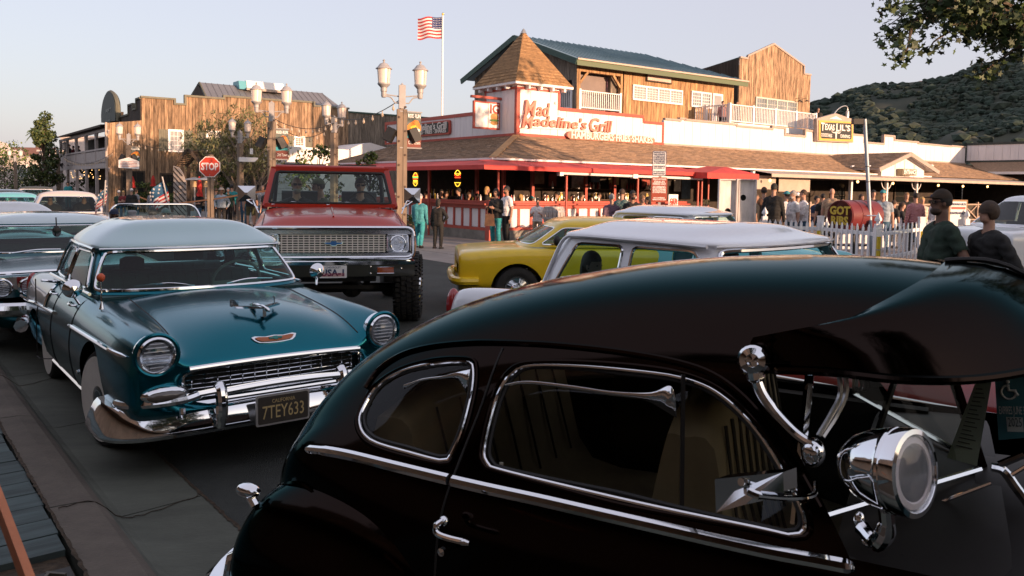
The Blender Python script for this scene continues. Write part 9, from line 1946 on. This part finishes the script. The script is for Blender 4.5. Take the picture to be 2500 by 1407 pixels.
 tx = [(1866, 455, 23.5, 85, 'man in brown cap and dark jacket seen from behind at the game boards', dict(shirt='brown', pants='black', sleeve='long', cap='brown', hair='black')), (1890, 446, 22.2, 50, 'large man in black hooded jacket with grey hood and black cap', dict(shirt='black', pants='charcoal', sleeve='long', cap='black', hair='black', belly=.07)), (1844, 470, 23, -10, 'man in black t-shirt beside the leaning boards', dict(shirt='black', pants='black', hair='brown', skin=1)), (1922, 465, 24.2, 120, 'person in turquoise cap and white shirt', dict(shirt='white', pants='khaki', cap='cyan', hair='black')), (1938, 464, 22.6, 190, 'grey bearded man in white t-shirt facing left', dict(shirt='white', pants='denim', hair='grey', beard='grey', belly=.05)), (1948, 469, 24, 40, 'person in white cap behind the grey bearded man', dict(shirt='grey', pants='denim', cap='white', hair='brown')), (1963, 462, 22.9, 170, 'man in loose white shirt with folded arms', dict(shirt='white', pants='denim', pose='cross', sleeve='long', hair='brown')), (2032, 459, 25.5, 60, 'bald man in tan shirt standing by the patio rail', dict(shirt='tan', pants='black', hair='tan', hstyle='bald')), (2010, 472, 26, 100, 'broad man in black seen from behind by the patio rail', dict(shirt='black', pants='black', hair='black', belly=.05)), (2028, 487, 26.5, -70, 'dark haired woman seated behind the patio rail', dict(shirt='black', pose='sit', hair='black', hstyle='long', female=True)), (2058, 487, 27, -120, 'person with brown hair seated near the barrel smoker', dict(shirt='charcoal', pose='sit', hair='tan')), (2103, 473, 27, -60, 'woman with brown hair standing in the patio shade', dict(shirt='black', pants='black', hair='brown', hstyle='long', female=True)), (2133, 463, 27.5, -100, 'woman in black looking down in the patio shade', dict(shirt='black', pants='black', hair='black', hstyle='long', female=True)), (2157, 462, 23.6, -120, 'man in turquoise cap and grey blue t-shirt behind the barrel smoker', dict(shirt='bluegrey', pants='denim', cap='cyan', hair='brown', belly=.05)), (2183, 488, 25.2, 20, 'woman in black with tied hair right of the barrel smoker', dict(shirt='black', pants='black', hair='brown', female=True)), (2203, 494, 27, -20, 'seated person in black in the dark patio', dict(shirt='black', pose='sit', hair='brown')), (2214, 469, 27.4, -100, 'woman in black standing under the entrance gable', dict(shirt='black', pants='black', hair='tan', hstyle='long', female=True)), (2237, 470, 23.4, 95, 'man in pink checked shirt seen from behind', dict(shirt='gingham', pants='charcoal', hair='black', sleeve='long')), (2252, 480, 25.5, -100, 'blond person in tan top behind the checked shirt man', dict(shirt='cream', pants='denim', hair='blond', hstyle='long', female=True)), (2281, 472, 23.4, 150, 'man in white shirt with navy cap behind the right fence', dict(shirt='white', pants='khaki', cap='navy', hair='black', sleeve='long', skin=1)), (1994, 478, 26.5, -60, 'person in dark top behind the patio rail', dict(shirt='navy', pose='sit', hair='black'))]
 for px, y, Z, f, l, k in tx: p(px, y, Z, f, l, group=Tx, **k)
 for px, y, f, l, k in ((1765, 246, -90, 'person in pink top leaning on the white deck', dict(shirt='pink', hair='black')), (1799, 246, -60, 'person in black on the white deck', dict(shirt='black', hair='black')), (1998, 262, -100, 'person in black at the right end of the white deck', dict(shirt='black', hair='black'))):
  q_ = g.ony(px, y, 6.2); w__ = g.w(*q_); p(px, y, w__[1], f, l, pants='black', gz=w__[2]-1.72, group='people on the white deck', **k)
 
 p(2303, 458, 8.3, 180, 'large man in dark green t-shirt and brown cap facing left before the white crossover', 'dkgreen', 'black', 'pocket', 'short', hair='black', cap='dkbrown', glasses=True, skin=2, belly=.07, fine=True, extra='both', beard='brown', scale=1.05)
 p(2418, 489, 8.0, 188, 'young man in black jacket with brown mop of hair facing left at the right edge', 'black', 'denim', 'pocket', 'long', hair='brown', hstyle='mop', skin=0, fine=True)
 
 lf = [(290, 464, 36, 100, 'man in green t-shirt and white cap from behind', dict(shirt='green', cap='white', hair='grey', belly=.04)), (301, 465, 35.5, -70, 'woman in maroon top and sunglasses with crossed arms', dict(shirt='maroon', pose='cross', hair='blond', hstyle='long', glasses=True, female=True)), (321, 459, 34.5, 100, 'broad man in black jacket and white cap from behind', dict(shirt='black', sleeve='long', cap='white', hair='grey', belly=.05, pants='black')), (332, 461, 36, 60, 'man in grey t-shirt behind the black jacket', dict(shirt='grey', hair='brown')), (372, 462, 35, -90, 'man in plaid overshirt and white t-shirt', dict(shirt='plaid_grey', sleeve='long', hair='brown')), (247, 462, 39, -80, 'woman in dark top near the timber corner', dict(shirt='charcoal', hair='brown', female=True)), (483, 462, 36, -40, 'person in black seated under the arbor', dict(shirt='black', pose='sit', hair='brown')), (541, 457, 32.0, -85, 'man in bucket hat and blue grey sweatshirt beside the stop sign', dict(shirt='bluegrey', pants='black', sleeve='long', pose='pocket', cap='hat_cream', hair='black', skin=1)), (527, 459, 33, 80, 'person in green plaid shirt behind the stop sign post', dict(shirt='plaid_green', sleeve='long', hair='brown', pants='black')), (557, 458, 33.5, -60, 'grey haired man in dark green shirt', dict(shirt='green', hair='grey', pants='black')), (566, 450, 34, 100, 'tall man in teal shirt', dict(shirt='teal', hair='black', pants='charcoal')), (603, 455, 33, 60, 'man in turquoise shirt behind the lamp post', dict(shirt='cyan', hair='brown')), (612, 453, 32, 110, 'long haired person in black with olive shorts', dict(shirt='black', pants='olive', legs='short', hair='black', hstyle='long', belly=.03)), (597, 462, 34, -80, 'woman in denim blue top near the olive tree', dict(shirt='denim', hair='black', hstyle='long', female=True)), (641, 452, 33, -70, 'bald man in grey at the truck mirror', dict(shirt='grey', hair='tan', hstyle='bald')), (651, 458, 31, -100, 'woman in black near the truck mirror', dict(shirt='black', hair='black', hstyle='long', female=True)), (628, 463, 34, -60, 'person in khaki shorts at the olive tree', dict(shirt='brown', pants='khaki', legs='short', hair='brown')), (166, 443, 50, -90, 'person in teal standing under the porch', dict(shirt='teal', pants='cyan', hair='black')), (118, 456, 48, 0, 'person in teal top near the tall tree', dict(shirt='teal', hair='black')), (52, 462, 46, -60, 'person in black by the far white sign', dict(shirt='black', hair='black')), (33, 463, 45, -100, 'person in blue at the far left kerb', dict(shirt='bluegrey', hair='grey')), (18, 465, 44, 60, 'person in white at the far left edge', dict(shirt='white', hair='brown')), (70, 460, 52, -90, 'person in dark clothes before the flowering bush', dict(shirt='navy', hair='brown'))]
 for px, y, Z, f, l, k in lf: p(px, y, Z, f, l, group=Lf, **k)
 for px, y, l in ((169, 352, 'person in black at the left of the upper porch'), (179, 356, 'person in dark red leaning on the upper porch rail'), (192, 356, 'person in grey at the upper porch rail')):
  q_ = w.onx(px, y, .6); w__ = w.w(*q_); p(px, y, w__[1], 180, l, 'black' if px < 175 else 'maroon' if px < 185 else 'charcoal', 'black', hair='black', gz=2.8, group='people on the upper porch')
 
 def rider(fr, x, y, z, face, label, **k): q_ = fr.w(x, y, z); return person(0, 0, q_[1], fr.deg+face, label, pose=k.pop('pose', 'sit'), group=Cr, loc=(q_[0], q_[1], z-1.34*k.get('scale', 1)-.0, k.pop('scale', 1.0)), **k)
 rider(TRK, -2.15, -.46, 1.86, 8, 'bald man with full grey beard in the red truck', shirt='black', hair='grey', hstyle='bald', beard='grey', glasses=True, sleeve='long', scale=.98)
 rider(TRK, -2.75, -.02, 1.87, -70, 'man in camouflage cap and olive jacket leaning in the red truck', shirt='olive', hair='brown', cap='olive', sleeve='long', lean=.2, scale=.98)
 rider(TRK, -2.1, .42, 1.86, 0, 'driver in black with sunglasses at the wheel of the red truck', shirt='black', hair='brown', glasses=True, pose='sitwheel', scale=.98)
 rider(Fr(2.993, 3.827, -48.2), -2.55, .40, 1.36, 20, 'dark haired driver in glasses in the white sedan', shirt='teal', hair='black', hstyle='curly', glasses=True, scale=.95)
 rider(Fr(2.993, 3.827, -48.2), -3.25, -.3, 1.28, 0, 'passenger in brown on the back seat of the white sedan', shirt='brown', hair='brown', hstyle='long', scale=.9)
 rider(YEL, -2.1, .55, 1.17, 0, 'driver of the yellow wagon with his elbow on the door', shirt='black', hair='black', pose='sitlean', scale=.88)
 for px, y, Z_, l, k in ((278, 509, 13.4, 'man in blue cap lettered T at the side of the convertible', dict(shirt='denim', hair='grey', cap='navy', glasses=True, skin=1)), (322, 512, 13.9, 'person in light hat behind the convertible windscreen', dict(shirt='grey', hair='grey', cap='hat_grey')), (372, 506, 14.6, 'person in turquoise on the back seat of the convertible', dict(shirt='cyan', hair='brown')), (404, 508, 14.3, 'person in red patterned shirt and sunglasses in the convertible', dict(shirt='red', hair='grey', glasses=True))): p(px, y, Z_, -58, l, pose='sit', group=Cr, scale=.95, **k)
 pk = Fr(-10.3, 18.7, -58); rider(pk, -2.1, .38, 1.5, 0, 'driver silhouetted in the cream pickup', shirt='black', hair='black', skin=1); rider(pk, -2.1, -.38, 1.47, 0, 'passenger silhouetted in the cream pickup', shirt='charcoal', hair='black', skin=1)
crowd()
